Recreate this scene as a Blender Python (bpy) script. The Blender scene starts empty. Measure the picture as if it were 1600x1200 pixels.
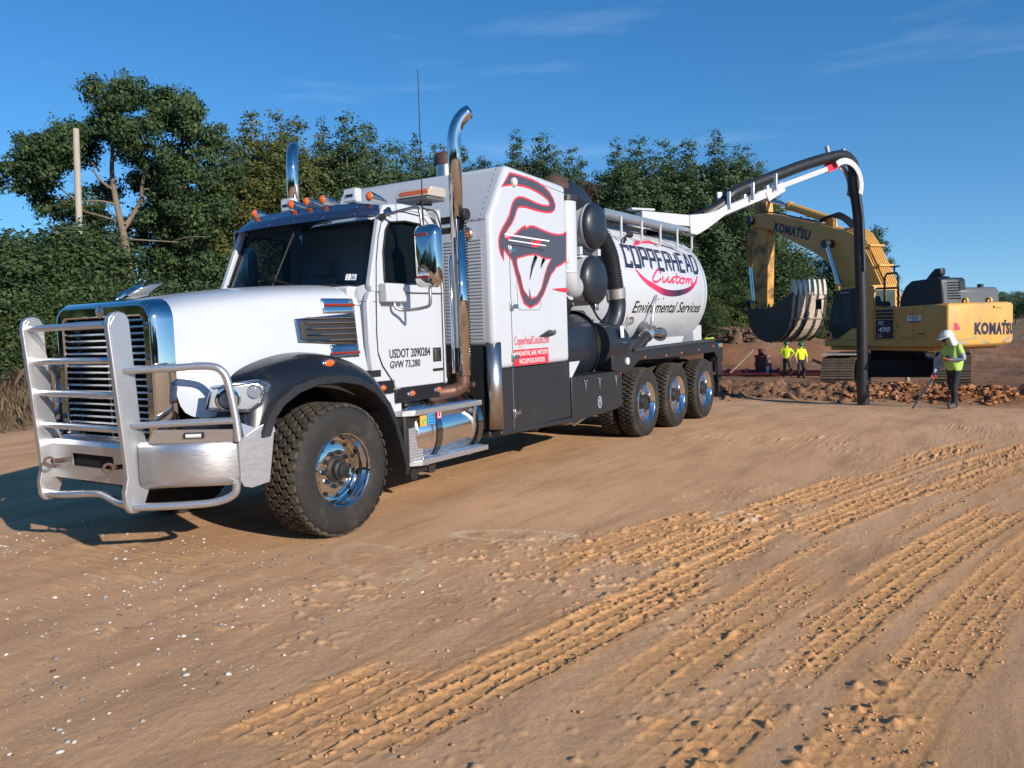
import bpy, bmesh, math, random
import numpy as np
from mathutils import Vector, Matrix, noise as mnoise

random.seed(7)
rng = np.random.default_rng(7)
S = bpy.context.scene
COL = S.collection
PI = math.pi
R_ = math.radians

# ------------------------------------------------------------------ camera
# World axes follow the truck: +x out of its nose, +y to its left (towards the
# camera), z up, origin on the ground under the front axle.
CAM = Vector((4.893, 6.053, 1.695))
FWD = Vector((-0.83913, -0.53946, -0.06986))
RGT = Vector((-0.53857, 0.84190, -0.03243))
UPV = RGT.cross(FWD)
cam = bpy.data.cameras.new('camera')
cam.sensor_width = 36.0
cam.lens = 36.0 * 1274.94 / 1600.0
cam.clip_start = 0.1
cam.clip_end = 3000.0
camo = bpy.data.objects.new('camera', cam)
COL.objects.link(camo)
UPV.normalize()
camo.matrix_world = Matrix(((RGT.x, UPV.x, -FWD.x, CAM.x), (RGT.y, UPV.y, -FWD.y, CAM.y),
                            (RGT.z, UPV.z, -FWD.z, CAM.z), (0, 0, 0, 1)))
S.camera = camo

# ------------------------------------------------------------------ sun and sky
SUN = Vector((0.29, 1.0, 0.415)).normalized()
sl = bpy.data.lights.new('sun', 'SUN')
sl.energy = 4.9
sl.angle = R_(0.53)
sl.color = (1.0, 0.905, 0.78)
so = bpy.data.objects.new('sun', sl)
COL.objects.link(so)
so.rotation_euler = SUN.to_track_quat('Z', 'Y').to_euler()
so.location = (0, 0, 40)

W = bpy.data.worlds.new('World')
S.world = W
W.use_nodes = True
nt = W.node_tree
nt.nodes.clear()
wo = nt.nodes.new('ShaderNodeOutputWorld')
bg = nt.nodes.new('ShaderNodeBackground')
sky = nt.nodes.new('ShaderNodeTexSky')
sky.sky_type = 'NISHITA'
sky.sun_disc = False
sky.sun_elevation = math.asin(SUN.z)
sky.sun_rotation = math.atan2(SUN.x, SUN.y)
sky.altitude = 0
sky.air_density = 1.0
sky.dust_density = 0.1
sky.ozone_density = 3.0
hs = nt.nodes.new('ShaderNodeHueSaturation')
hs.inputs['Saturation'].default_value = 1.30
hs.inputs['Hue'].default_value = 0.502
# look a little above the true horizon so that its yellow haze band stays below view
tc0 = nt.nodes.new('ShaderNodeTexCoord')
lift = nt.nodes.new('ShaderNodeVectorMath')
lift.operation = 'ADD'
lift.inputs[1].default_value = (0, 0, 0.10)
nrm_ = nt.nodes.new('ShaderNodeVectorMath')
nrm_.operation = 'NORMALIZE'
nt.links.new(tc0.outputs['Generated'], lift.inputs[0])
nt.links.new(lift.outputs[0], nrm_.inputs[0])
nt.links.new(nrm_.outputs[0], sky.inputs['Vector'])
nt.links.new(sky.outputs[0], hs.inputs['Color'])
# thin wisps of high cloud, stretched along the horizon
tc = nt.nodes.new('ShaderNodeTexCoord')
mp = nt.nodes.new('ShaderNodeMapping')
mp.inputs['Rotation'].default_value = (R_(12), R_(5), R_(25))
mp.inputs['Scale'].default_value = (0.9, 1.6, 13.0)
nz = nt.nodes.new('ShaderNodeTexNoise')
nz.inputs['Scale'].default_value = 1.7
nz.inputs['Detail'].default_value = 7
nz.inputs['Roughness'].default_value = 0.55
cr = nt.nodes.new('ShaderNodeValToRGB')
cr.color_ramp.elements[0].position = 0.56
cr.color_ramp.elements[0].color = (0, 0, 0, 1)
cr.color_ramp.elements[1].position = 0.86
cr.color_ramp.elements[1].color = (0.16, 0.16, 0.16, 1)
mx = nt.nodes.new('ShaderNodeMix')
mx.data_type = 'RGBA'
nt.links.new(tc.outputs['Generated'], mp.inputs['Vector'])
nt.links.new(mp.outputs[0], nz.inputs['Vector'])
nt.links.new(nz.outputs['Fac'], cr.inputs[0])
nt.links.new(cr.outputs[0], mx.inputs['Factor'])
nt.links.new(hs.outputs[0], mx.inputs['A'])
mx.inputs['B'].default_value = (6.2, 7.4, 9.0, 1)
nt.links.new(mx.outputs['Result'], bg.inputs['Color'])
bg.inputs['Strength'].default_value = 0.138
nt.links.new(bg.outputs[0], wo.inputs[0])

S.view_settings.view_transform = 'Standard'
S.view_settings.look = 'None'
S.view_settings.exposure = 0.22
S.view_settings.gamma = 1.0
S.view_settings.use_curve_mapping = False
S.cycles.max_bounces = 7
S.cycles.diffuse_bounces = 3
S.cycles.glossy_bounces = 4
S.cycles.transparent_max_bounces = 10

# ------------------------------------------------------------------ materials
def pm(name, col, rough=0.5, metal=0.0, var=0.0, vs=3.0, bump=0.0, bs=40.0, coat=0.0,
       dirt=None, dirt_amt=0.0, dirt_scale=4.0, rvar=0.0, trans=0.0, spec=None, stretch=None, attr=None):
    m = bpy.data.materials.new(name)
    m.use_nodes = True
    n = m.node_tree.nodes
    l = m.node_tree.links
    p = n['Principled BSDF']
    p.inputs['Roughness'].default_value = rough
    p.inputs['Metallic'].default_value = metal
    if spec is not None: p.inputs['Specular IOR Level'].default_value = spec
    if coat:
        p.inputs['Coat Weight'].default_value = coat
        p.inputs['Coat Roughness'].default_value = 0.04
    c4 = (*col, 1)
    p.inputs['Base Color'].default_value = c4
    t = n.new('ShaderNodeTexCoord')
    vec = t.outputs['Object']
    if stretch:
        mp_ = n.new('ShaderNodeMapping')
        mp_.inputs['Scale'].default_value = stretch
        l.new(vec, mp_.inputs['Vector'])
        vec = mp_.outputs[0]
    out = None
    if var > 0:
        a = n.new('ShaderNodeTexNoise')
        a.inputs['Scale'].default_value = vs
        a.inputs['Detail'].default_value = 6
        a.inputs['Roughness'].default_value = 0.65
        l.new(vec, a.inputs['Vector'])
        mr = n.new('ShaderNodeMapRange')
        mr.inputs['From Min'].default_value = 0.25
        mr.inputs['From Max'].default_value = 0.75
        mr.inputs['To Min'].default_value = 1 - var
        mr.inputs['To Max'].default_value = 1 + var
        l.new(a.outputs['Fac'], mr.inputs['Value'])
        mxx = n.new('ShaderNodeVectorMath')
        mxx.operation = 'SCALE'
        mxx.inputs[0].default_value = col
        l.new(mr.outputs[0], mxx.inputs['Scale'])
        out = mxx.outputs[0]
    if dirt is not None:
        a = n.new('ShaderNodeTexNoise')
        a.inputs['Scale'].default_value = dirt_scale
        a.inputs['Detail'].default_value = 9
        a.inputs['Roughness'].default_value = 0.7
        l.new(vec, a.inputs['Vector'])
        r = n.new('ShaderNodeValToRGB')
        r.color_ramp.elements[0].position = 0.62 - 0.3 * dirt_amt
        r.color_ramp.elements[1].position = 0.82 - 0.3 * dirt_amt
        l.new(a.outputs['Fac'], r.inputs[0])
        mi = n.new('ShaderNodeMix')
        mi.data_type = 'RGBA'
        l.new(r.outputs[0], mi.inputs['Factor'])
        if out is not None: l.new(out, mi.inputs['A'])
        else: mi.inputs['A'].default_value = c4
        mi.inputs['B'].default_value = (*dirt, 1)
        out = mi.outputs['Result']
    if attr:
        at_ = n.new('ShaderNodeAttribute')
        at_.attribute_name = attr
        mi = n.new('ShaderNodeVectorMath')
        mi.operation = 'SCALE'
        if out is not None: l.new(out, mi.inputs[0])
        else: mi.inputs[0].default_value = col
        l.new(at_.outputs['Fac'], mi.inputs['Scale'])
        out = mi.outputs[0]
    if out is not None: l.new(out, p.inputs['Base Color'])
    if rvar > 0:
        a = n.new('ShaderNodeTexNoise')
        a.inputs['Scale'].default_value = vs * 2.3
        a.inputs['Detail'].default_value = 5
        l.new(vec, a.inputs['Vector'])
        mr = n.new('ShaderNodeMapRange')
        mr.inputs['From Min'].default_value = 0.3
        mr.inputs['From Max'].default_value = 0.7
        mr.inputs['To Min'].default_value = max(0.02, rough - rvar)
        mr.inputs['To Max'].default_value = rough + rvar
        l.new(a.outputs['Fac'], mr.inputs['Value'])
        l.new(mr.outputs[0], p.inputs['Roughness'])
    if bump > 0:
        a = n.new('ShaderNodeTexNoise')
        a.inputs['Scale'].default_value = bs
        a.inputs['Detail'].default_value = 6
        l.new(vec, a.inputs['Vector'])
        b = n.new('ShaderNodeBump')
        b.inputs['Strength'].default_value = bump
        b.inputs['Distance'].default_value = 0.01
        l.new(a.outputs['Fac'], b.inputs['Height'])
        l.new(b.outputs[0], p.inputs['Normal'])
    return m

M = {}
DUST = (0.30, 0.19, 0.11)
M['white'] = pm('white_paint', (0.490, 0.525, 0.575), 0.28, var=0.015, vs=0.8, coat=0.4, dirt=(0.43, 0.44, 0.445), dirt_amt=0.10, dirt_scale=2.2, stretch=(1, 1, 0.3))
M['tank_white'] = pm('tank_white_paint', (0.490, 0.525, 0.575), 0.33, var=0.02, vs=0.9, coat=0.25, dirt=(0.42, 0.425, 0.425), dirt_amt=0.12, dirt_scale=1.8, stretch=(1, 1, 0.4))
M['offwhite'] = pm('off_white_paint', (0.50, 0.52, 0.55), 0.4, var=0.04, vs=2)
M['black'] = pm('black_gloss_paint', (0.007, 0.009, 0.012), 0.30, coat=0.3, rvar=0.08, vs=2, dirt=(0.05, 0.045, 0.04), dirt_amt=0.05)
M['navy'] = pm('navy_black_enamel', (0.012, 0.017, 0.028), 0.42, coat=0.12, rvar=0.06)
M['visor'] = pm('dark_visor_steel', (0.16, 0.20, 0.27), 0.13, metal=0.9, rvar=0.03)
M['dark'] = pm('dark_grey_panel', (0.019, 0.0205, 0.024), 0.45, var=0.12, vs=1.5, rvar=0.05, dirt=(0.05, 0.042, 0.035), dirt_amt=0.08, dirt_scale=2.5)
M['chassis'] = pm('chassis_black', (0.012, 0.012, 0.013), 0.6, dirt=(0.07, 0.05, 0.035), dirt_amt=0.3)
M['flare'] = pm('fender_flare_plastic', (0.014, 0.0145, 0.016), 0.5, rvar=0.06)
M['rubber'] = pm('tire_rubber', (0.017, 0.0165, 0.016), 0.75, var=0.2, vs=6, dirt=(0.055, 0.042, 0.032), dirt_amt=0.36, dirt_scale=3.5, bump=0.15, bs=60)
M['tread'] = pm('tread_rubber', (0.036, 0.032, 0.027), 0.85, var=0.25, vs=9, dirt=(0.10, 0.076, 0.05), dirt_amt=0.55, dirt_scale=6)
M['alu'] = pm('brushed_aluminium', (0.60, 0.61, 0.63), 0.36, metal=0.85, var=0.05, vs=8, rvar=0.08, stretch=(1, 1, 14))
M['polish'] = pm('polished_aluminium', (0.80, 0.80, 0.81), 0.14, metal=1.0, rvar=0.05, vs=4)
M['steel'] = pm('stainless_steel', (0.50, 0.49, 0.48), 0.33, metal=1.0, rvar=0.06, vs=2, stretch=(1, 1, 0.2))
M['chrome'] = pm('chrome', (0.64, 0.63, 0.61), 0.05, metal=1.0, rvar=0.02)
M['darkchrome'] = pm('dark_chrome', (0.28, 0.29, 0.31), 0.10, metal=1.0)
M['blackmatte'] = pm('matte_black', (0.012, 0.012, 0.012), 0.65)
M['hole'] = pm('hole_shade_black', (0.004, 0.004, 0.004), 0.9)  # near-black put in for the shade inside holes, slots and behind openings
M['hose'] = pm('hose_rubber', (0.016, 0.017, 0.019), 0.42, rvar=0.08, vs=5, dirt=(0.06, 0.05, 0.04), dirt_amt=0.1)
M['amber'] = pm('amber_lens', (0.66, 0.125, 0.015), 0.15, coat=0.6)
M['red_lens'] = pm('red_lens', (0.26, 0.025, 0.018), 0.2, coat=0.4)
M['clear'] = pm('clear_lens', (0.75, 0.77, 0.78), 0.12, metal=0.2, coat=0.6)
M['rust'] = pm('rusty_steel', (0.085, 0.045, 0.036), 0.7, metal=0.3, var=0.35, vs=9)
M['rustpipe'] = pm('heat_tinted_pipe', (0.15, 0.085, 0.062), 0.5, metal=0.5, var=0.3, vs=6)
M['red'] = pm('red_print', (0.72, 0.03, 0.055), 0.4)
M['pink'] = pm('crimson_print', (0.75, 0.045, 0.12), 0.4)
M['ink'] = pm('navy_print', (0.018, 0.022, 0.055), 0.4)
M['slate'] = pm('slate_print', (0.060, 0.068, 0.092), 0.4)
M['blackprint'] = pm('black_print', (0.012, 0.012, 0.013), 0.45)
M['whiteprint'] = pm('white_print', (0.80, 0.80, 0.80), 0.45)
M['lilac'] = pm('pale_blue_print', (0.50, 0.55, 0.68), 0.4)
M['green_st'] = pm('green_sticker', (0.10, 0.45, 0.06), 0.5)
M['orange_st'] = pm('orange_sticker', (0.85, 0.35, 0.05), 0.5)
M['blue_st'] = pm('blue_sticker', (0.03, 0.28, 0.62), 0.5)
M['yellow'] = pm('weathered_yellow_paint', (0.66, 0.36, 0.088), 0.45, var=0.08, vs=1.5, dirt=(0.36, 0.23, 0.12), dirt_amt=0.20, dirt_scale=1.3, rvar=0.08)
M['yellow_mud'] = pm('muddy_yellow_paint', (0.70, 0.36, 0.085), 0.55, var=0.1, vs=1.5, dirt=(0.075, 0.05, 0.035), dirt_amt=0.62, dirt_scale=1.6)
M['exdark'] = pm('charcoal_paint', (0.022, 0.025, 0.030), 0.38, rvar=0.08, dirt=(0.10, 0.085, 0.07), dirt_amt=0.15)
M['exgrey'] = pm('grey_hood_paint', (0.11, 0.12, 0.125), 0.4, var=0.1, vs=2)
M['track'] = pm('track_steel', (0.13, 0.10, 0.075), 0.65, metal=0.3, var=0.3, vs=5, dirt=(0.20, 0.13, 0.08), dirt_amt=0.5)
M['bucket'] = pm('worn_bucket_steel', (0.56, 0.47, 0.37), 0.5, metal=0.15, var=0.25, vs=3, dirt=(0.33, 0.21, 0.125), dirt_amt=0.45, dirt_scale=2.5)
M['bucket_side'] = pm('dark_bucket_steel', (0.075, 0.068, 0.062), 0.5, metal=0.3, var=0.3, vs=2)
M['tooth'] = pm('worn_tooth_steel', (0.55, 0.50, 0.43), 0.4, metal=0.4, var=0.15, vs=6)
M['glass'] = None
M['lime'] = pm('lime_shirt', (0.40, 0.62, 0.13), 0.85, var=0.06, vs=10, bump=0.3, bs=22)
M['hivis'] = pm('hi_vis_shirt', (0.62, 0.82, 0.02), 0.8, var=0.06, vs=10, bump=0.3, bs=22)
M['trouser'] = pm('dark_trousers', (0.016, 0.017, 0.02), 0.85, var=0.2, vs=9, bump=0.3, bs=20)
M['brown_tr'] = pm('brown_trousers', (0.060, 0.046, 0.032), 0.85, var=0.2, vs=9)
M['boot'] = pm('muddy_boots', (0.11, 0.09, 0.065), 0.75, var=0.25, vs=14)
M['sleeve'] = pm('grey_sleeve', (0.30, 0.34, 0.42), 0.85, var=0.1, vs=12)
M['glove'] = pm('orange_glove', (0.80, 0.13, 0.06), 0.6)
M['skin'] = pm('skin', (0.48, 0.27, 0.19), 0.5)
M['greyhat'] = pm('white_hard_hat', (0.72, 0.74, 0.77), 0.3)
M['cloth'] = pm('pale_neck_cloth', (0.62, 0.66, 0.74), 0.85, bump=0.3, bs=25)
M['greenhat'] = pm('green_hard_hat', (0.012, 0.11, 0.055), 0.3)
M['khaki'] = pm('pale_grey_trousers', (0.30, 0.28, 0.25), 0.85, var=0.1, vs=9)
M['pump_red'] = pm('dull_red_paint', (0.10, 0.018, 0.020), 0.5, var=0.2, vs=5)
M['pole'] = pm('weathered_pole_wood', (0.40, 0.36, 0.30), 0.85, var=0.18, vs=2, stretch=(6, 6, 0.4), bump=0.3, bs=9)
M['bark'] = pm('tree_bark', (0.19, 0.145, 0.105), 0.9, var=0.3, vs=3, stretch=(3, 3, 0.6), bump=0.6, bs=8)
M['root'] = pm('root_wood', (0.15, 0.088, 0.055), 0.9, var=0.3, vs=6, bump=0.5, bs=12)
M['seat'] = pm('grey_seat_fabric', (0.15, 0.16, 0.18), 0.8)
M['dash'] = pm('grey_dash', (0.30, 0.33, 0.36), 0.7)

def glass_mat(name, tint, opac, rough=0.02, base=(0.012, 0.016, 0.02)):
    m = bpy.data.materials.new(name)
    m.use_nodes = True
    n = m.node_tree.nodes
    l = m.node_tree.links
    n.clear()
    o = n.new('ShaderNodeOutputMaterial')
    t = n.new('ShaderNodeBsdfTransparent')
    t.inputs[0].default_value = (*tint, 1)
    g = n.new('ShaderNodeBsdfPrincipled')
    g.inputs['Base Color'].default_value = (*base, 1)
    g.inputs['Roughness'].default_value = rough
    x = n.new('ShaderNodeMixShader')
    f = n.new('ShaderNodeFresnel')
    f.inputs[0].default_value = 1.5
    a = n.new('ShaderNodeMath')
    a.operation = 'MAXIMUM'
    a.inputs[1].default_value = opac
    l.new(f.outputs[0], a.inputs[0])
    l.new(a.outputs[0], x.inputs[0])
    l.new(t.outputs[0], x.inputs[1])
    l.new(g.outputs[0], x.inputs[2])
    l.new(x.outputs[0], o.inputs[0])
    return m
M['glass'] = glass_mat('tinted_windshield_glass', (0.74, 0.84, 0.86), 0.10, 0.02, (0.020, 0.044, 0.075))
M['lampbowl'] = pm('silvered_reflector', (0.50, 0.51, 0.53), 0.20, metal=0.85)
M['beacon'] = pm('pale_beacon_plastic', (0.50, 0.47, 0.43), 0.3, coat=0.3)
M['lens'] = glass_mat('clear_lamp_lens', (0.82, 0.85, 0.88), 0.10)
M['glass_dark'] = glass_mat('dark_side_glass', (0.60, 0.67, 0.67), 0.22)

def leaf_mat(name, c1, c2, c3, trans=0.25):
    m = bpy.data.materials.new(name)
    m.use_nodes = True
    n = m.node_tree.nodes
    l = m.node_tree.links
    p = n['Principled BSDF']
    p.inputs['Roughness'].default_value = 0.6
    p.inputs['Specular IOR Level'].default_value = 0.25
    a = n.new('ShaderNodeAttribute')
    a.attribute_name = 'tone'
    r = n.new('ShaderNodeValToRGB')
    r.color_ramp.elements[0].position = 0.0
    r.color_ramp.elements[0].color = (*c1, 1)
    r.color_ramp.elements[1].position = 1.0
    r.color_ramp.elements[1].color = (*c3, 1)
    e = r.color_ramp.elements.new(0.5)
    e.color = (*c2, 1)
    l.new(a.outputs['Fac'], r.inputs[0])
    l.new(r.outputs[0], p.inputs['Base Color'])
    tr = n.new('ShaderNodeBsdfTranslucent')
    l.new(r.outputs[0], tr.inputs[0])
    x = n.new('ShaderNodeMixShader')
    x.inputs[0].default_value = trans
    l.new(p.outputs[0], x.inputs[1])
    l.new(tr.outputs[0], x.inputs[2])
    l.new(x.outputs[0], n['Material Output'].inputs[0])
    return m
M['leaf_oak'] = leaf_mat('oak_leaves', (0.034, 0.062, 0.027), (0.058, 0.099, 0.038), (0.121, 0.168, 0.056))
M['leaf_gum'] = leaf_mat('turning_leaves', (0.043, 0.066, 0.023), (0.095, 0.119, 0.034), (0.217, 0.182, 0.053))
M['leaf_dark'] = leaf_mat('dark_leaves', (0.041, 0.078, 0.041), (0.074, 0.122, 0.055), (0.139, 0.19, 0.074))
M['leaf_bush'] = leaf_mat('bush_leaves', (0.03, 0.052, 0.022), (0.058, 0.096, 0.034), (0.129, 0.172, 0.055))
M['leaf_lime'] = leaf_mat('light_brush_leaves', (0.040, 0.070, 0.020), (0.085, 0.125, 0.032), (0.17, 0.20, 0.05))
M['leaf_grey'] = leaf_mat('greyish_leaves', (0.035, 0.042, 0.034), (0.062, 0.068, 0.052), (0.11, 0.11, 0.08))
M['leaf_russet'] = leaf_mat('russet_leaves', (0.050, 0.028, 0.022), (0.085, 0.048, 0.036), (0.13, 0.075, 0.05))
M['grass'] = leaf_mat('dry_grass', (0.081, 0.053, 0.028), (0.149, 0.105, 0.059), (0.236, 0.174, 0.099), 0.2)

# ------------------------------------------------------------------ mesh helpers
def setprops(o, label=None, cat=None, group=None, kind=None):
    if label: o['label'] = label
    if cat: o['category'] = cat
    if group: o['group'] = group
    if kind: o['kind'] = kind
    return o

def thing(name, label, cat, loc=(0, 0, 0), rz=0.0, group=None):
    o = bpy.data.objects.new(name, None)
    o.empty_display_size = 0.3
    COL.objects.link(o)
    o.location = loc
    o.rotation_euler = (0, 0, rz)
    return setprops(o, label, cat, group)

def link(name, me, mat=None, parent=None, kind=None, loc=None, rot=None, label=None):
    o = bpy.data.objects.new(name, me)
    COL.objects.link(o)
    if mat is not None:
        me.materials.clear()
        me.materials.append(mat)
    if parent: o.parent = parent
    if loc: o.location = loc
    if rot: o.rotation_euler = rot
    if kind: o['kind'] = kind
    if label: o['label'] = label
    return o

def basis(d):
    d = Vector(d).normalized()
    a = Vector((0, 0, 1)) if abs(d.z) < 0.9 else Vector((1, 0, 0))
    u = d.cross(a).normalized()
    return u, d.cross(u).normalized(), d

class MB:
    def __init__(s): s.v = []; s.f = []; s.sh = []
    def add(s, vs, fs):
        b = len(s.v)
        s.v += [tuple(p) for p in vs]
        s.f += [tuple(b + i for i in f) for f in fs]
        return s
    def box(s, a, b):
        x0, y0, z0 = [min(p, q) for p, q in zip(a, b)]
        x1, y1, z1 = [max(p, q) for p, q in zip(a, b)]
        return s.add([(x0, y0, z0), (x1, y0, z0), (x1, y1, z0), (x0, y1, z0), (x0, y0, z1), (x1, y0, z1), (x1, y1, z1), (x0, y1, z1)],
                     [(0, 3, 2, 1), (4, 5, 6, 7), (0, 1, 5, 4), (1, 2, 6, 5), (2, 3, 7, 6), (3, 0, 4, 7)])
    def bar(s, p, q, w, h, up=(0, 0, 1)):
        p, q = Vector(p), Vector(q)
        d = (q - p).normalized()
        u = d.cross(Vector(up)).normalized()
        t = u.cross(d).normalized()
        vs = []
        for c in (p, q):
            for i, j in ((-1, -1), (1, -1), (1, 1), (-1, 1)): vs.append(c + u * (i * w / 2) + t * (j * h / 2))
        return s.add(vs, [(0, 3, 2, 1), (4, 5, 6, 7), (0, 1, 5, 4), (1, 2, 6, 5), (2, 3, 7, 6), (3, 0, 4, 7)])
    def cyl(s, p, q, r0, r1=None, n=16, caps=True):
        r1 = r0 if r1 is None else r1
        p, q = Vector(p), Vector(q)
        u, w, d = basis(q - p)
        vs = []
        for c, r in ((p, r0), (q, r1)):
            for i in range(n):
                a = 2 * PI * i / n
                vs.append(c + u * (r * math.cos(a)) + w * (r * math.sin(a)))
        fs = [(i, (i + 1) % n, n + (i + 1) % n, n + i) for i in range(n)]
        if caps: fs += [tuple(range(n - 1, -1, -1)), tuple(range(n, 2 * n))]
        return s.add(vs, fs)
    def tube(s, pts, r, n=10, caps=True):
        pts = [Vector(p) for p in pts]
        rr = r if isinstance(r, (list, tuple)) else [r] * len(pts)
        vs = []
        u = None
        for i, p in enumerate(pts):
            a = pts[max(0, i - 1)]; b = pts[min(len(pts) - 1, i + 1)]
            d = (b - a).normalized()
            if u is None: u = basis(d)[0]
            u = (u - d * u.dot(d)).normalized()
            w = d.cross(u)
            for k in range(n):
                t = 2 * PI * k / n
                vs.append(p + u * (rr[i] * math.cos(t)) + w * (rr[i] * math.sin(t)))
        fs = []
        for i in range(len(pts) - 1):
            for k in range(n):
                fs.append((i * n + k, i * n + (k + 1) % n, (i + 1) * n + (k + 1) % n, (i + 1) * n + k))
        if caps:
            fs.append(tuple(range(n - 1, -1, -1)))
            e = (len(pts) - 1) * n
            fs.append(tuple(range(e, e + n)))
        return s.add(vs, fs)
    def lathe(s, prof, o, d, n=32, a0=0.0, a1=2 * PI):
        """prof: list of (radius, height along d)"""
        u, w, d = basis(d)
        o = Vector(o)
        full = abs(a1 - a0 - 2 * PI) < 1e-6
        m = n if full else n + 1
        vs = []
        for r, h in prof:
            for i in range(m):
                a = a0 + (a1 - a0) * i / n
                vs.append(o + d * h + u * (r * math.cos(a)) + w * (r * math.sin(a)))
        fs = []
        for j in range(len(prof) - 1):
            for i in range(n):
                k = (i + 1) % m
                fs.append((j * m + i, j * m + k, (j + 1) * m + k, (j + 1) * m + i))
        return s.add(vs, fs)
    def prism(s, pts, ext):
        """pts: 3D outline, ext: extrude vector"""
        e = Vector(ext)
        n = len(pts)
        vs = [Vector(p) for p in pts] + [Vector(p) + e for p in pts]
        fs = [tuple(range(n)), tuple(range(2 * n - 1, n - 1, -1))]
        fs += [(i, n + i, n + (i + 1) % n, (i + 1) % n) for i in range(n)]
        return s.add(vs, fs)
    def ring(s, outer, inner, ext):
        """plate with a hole; both loops have the same number of points"""
        e = Vector(ext)
        n = len(outer)
        vs = [Vector(p) for p in outer] + [Vector(p) for p in inner]
        vs += [v + e for v in vs]
        fs = []
        for i in range(n):
            j = (i + 1) % n
            fs += [(i, j, n + j, n + i), (2 * n + i, 3 * n + i, 3 * n + j, 2 * n + j),
                   (i, 2 * n + i, 2 * n + j, j), (n + i, n + j, 3 * n + j, 3 * n + i)]
        return s.add(vs, fs)
    def grid(s, rows, close=False):
        """rows of 3D points -> quad sheet"""
        m = len(rows[0])
        vs = [p for r in rows for p in r]
        fs = []
        for j in range(len(rows) - 1):
            for i in range(m if close else m - 1):
                k = (i + 1) % m
                fs.append((j * m + i, j * m + k, (j + 1) * m + k, (j + 1) * m + i))
        return s.add(vs, fs)
    def ball(s, c, r, n=12, m=8, sq=(1, 1, 1)):
        c = Vector(c)
        rows = []
        for j in range(m + 1):
            t = PI * j / m
            rows.append([c + Vector((sq[0] * r * math.sin(t) * math.cos(2 * PI * i / n), sq[1] * r * math.sin(t) * math.sin(2 * PI * i / n), sq[2] * r * math.cos(t))) for i in range(n)])
        return s.grid(rows, True)
    def mirror_y(s):
        b = len(s.v)
        n = len(s.f)
        s.v += [(x, -y, z) for x, y, z in s.v]
        s.f += [tuple(b + i for i in reversed(f)) for f in s.f[:n]]
        return s
    def mesh(s, name, smooth=None):
        me = bpy.data.meshes.new(name)
        me.from_pydata(s.v, [], s.f)
        bm = bmesh.new()
        bm.from_mesh(me)
        bmesh.ops.recalc_face_normals(bm, faces=bm.faces)
        bm.to_mesh(me)
        bm.free()
        if smooth:
            me.shade_smooth()
            me.set_sharp_from_angle(angle=R_(smooth))
        return me
    def build(s, name, mat, parent=None, smooth=40, bevel=0.0, solid=0.0, sub=0, kind=None, label=None, loc=None, rot=None, seg=2):
        o = link(name, s.mesh(name, smooth), M[mat] if isinstance(mat, str) else mat, parent, kind, loc, rot, label)
        if solid:
            md = o.modifiers.new('solid', 'SOLIDIFY'); md.thickness = solid; md.offset = -1
        if bevel:
            md = o.modifiers.new('bevel', 'BEVEL'); md.width = bevel; md.segments = seg; md.limit_method = 'ANGLE'; md.angle_limit = R_(35)
            if hasattr(md, 'harden_normals'): md.harden_normals = False
        if sub:
            md = o.modifiers.new('sub', 'SUBSURF'); md.levels = sub; md.render_levels = sub
        return o

def arc(c, r, a0, a1, n, ax=(1, 0, 0), ay=(0, 0, 1)):
    c, ax, ay = Vector(c), Vector(ax), Vector(ay)
    return [c + ax * (r * math.cos(a0 + (a1 - a0) * i / n)) + ay * (r * math.sin(a0 + (a1 - a0) * i / n)) for i in range(n + 1)]

def smooth_path(pts, n=6):
    P = [Vector(p) for p in pts]
    P = [P[0] * 2 - P[1]] + P + [P[-1] * 2 - P[-2]]
    out = []
    for i in range(1, len(P) - 2):
        for k in range(n):
            t = k / n
            a, b, c, d = P[i - 1], P[i], P[i + 1], P[i + 2]
            out.append(0.5 * ((2 * b) + (c - a) * t + (2 * a - 5 * b + 4 * c - d) * t * t + (3 * b - a - 3 * c + d) * t ** 3))
    out.append(P[-2])
    return out

def ribbon(pts, w, closed=False):
    """2D polyline -> (verts2d, quads)"""
    n = len(pts)
    vs = []
    for i in range(n):
        a = Vector(pts[(i - 1) % n] if closed or i > 0 else pts[i]); b = Vector(pts[(i + 1) % n] if closed or i < n - 1 else pts[i]); p = Vector(pts[i])
        d1 = (p - a); d2 = (b - p)
        if d1.length < 1e-9: d1 = d2
        if d2.length < 1e-9: d2 = d1
        d1.normalize(); d2.normalize()
        t = d1 + d2
        t = d1 if t.length < 1e-6 else t.normalized()
        nn = Vector((-t.y, t.x))
        k = 1.0 / max(0.5, abs(t.dot(d1)))
        ww = (w[i] if isinstance(w, (list, tuple)) else w) / 2 * k
        vs += [p + nn * ww, p - nn * ww]
    fs = [(2 * i, 2 * i + 1, 2 * ((i + 1) % n) + 1, 2 * ((i + 1) % n)) for i in range(n if closed else n - 1)]
    return [tuple(v) for v in vs], fs

def flat(name, polys, fn, mat, parent, kind=None):
    """polys: list of (verts2d, faces); fn maps (a, b) -> 3D"""
    mb = MB()
    for vs, fs in polys:
        used = sorted({i for f in fs for i in f})
        ix = {v: k for k, v in enumerate(used)}
        mb.add([fn(*vs[i][:2]) for i in used], [tuple(ix[i] for i in f) for f in fs])
    me = bpy.data.meshes.new(name)
    me.from_pydata(mb.v, [], mb.f)
    return link(name, me, M[mat], parent, kind)

def poly(pts): return (list(pts), [tuple(range(len(pts)))])

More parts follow.
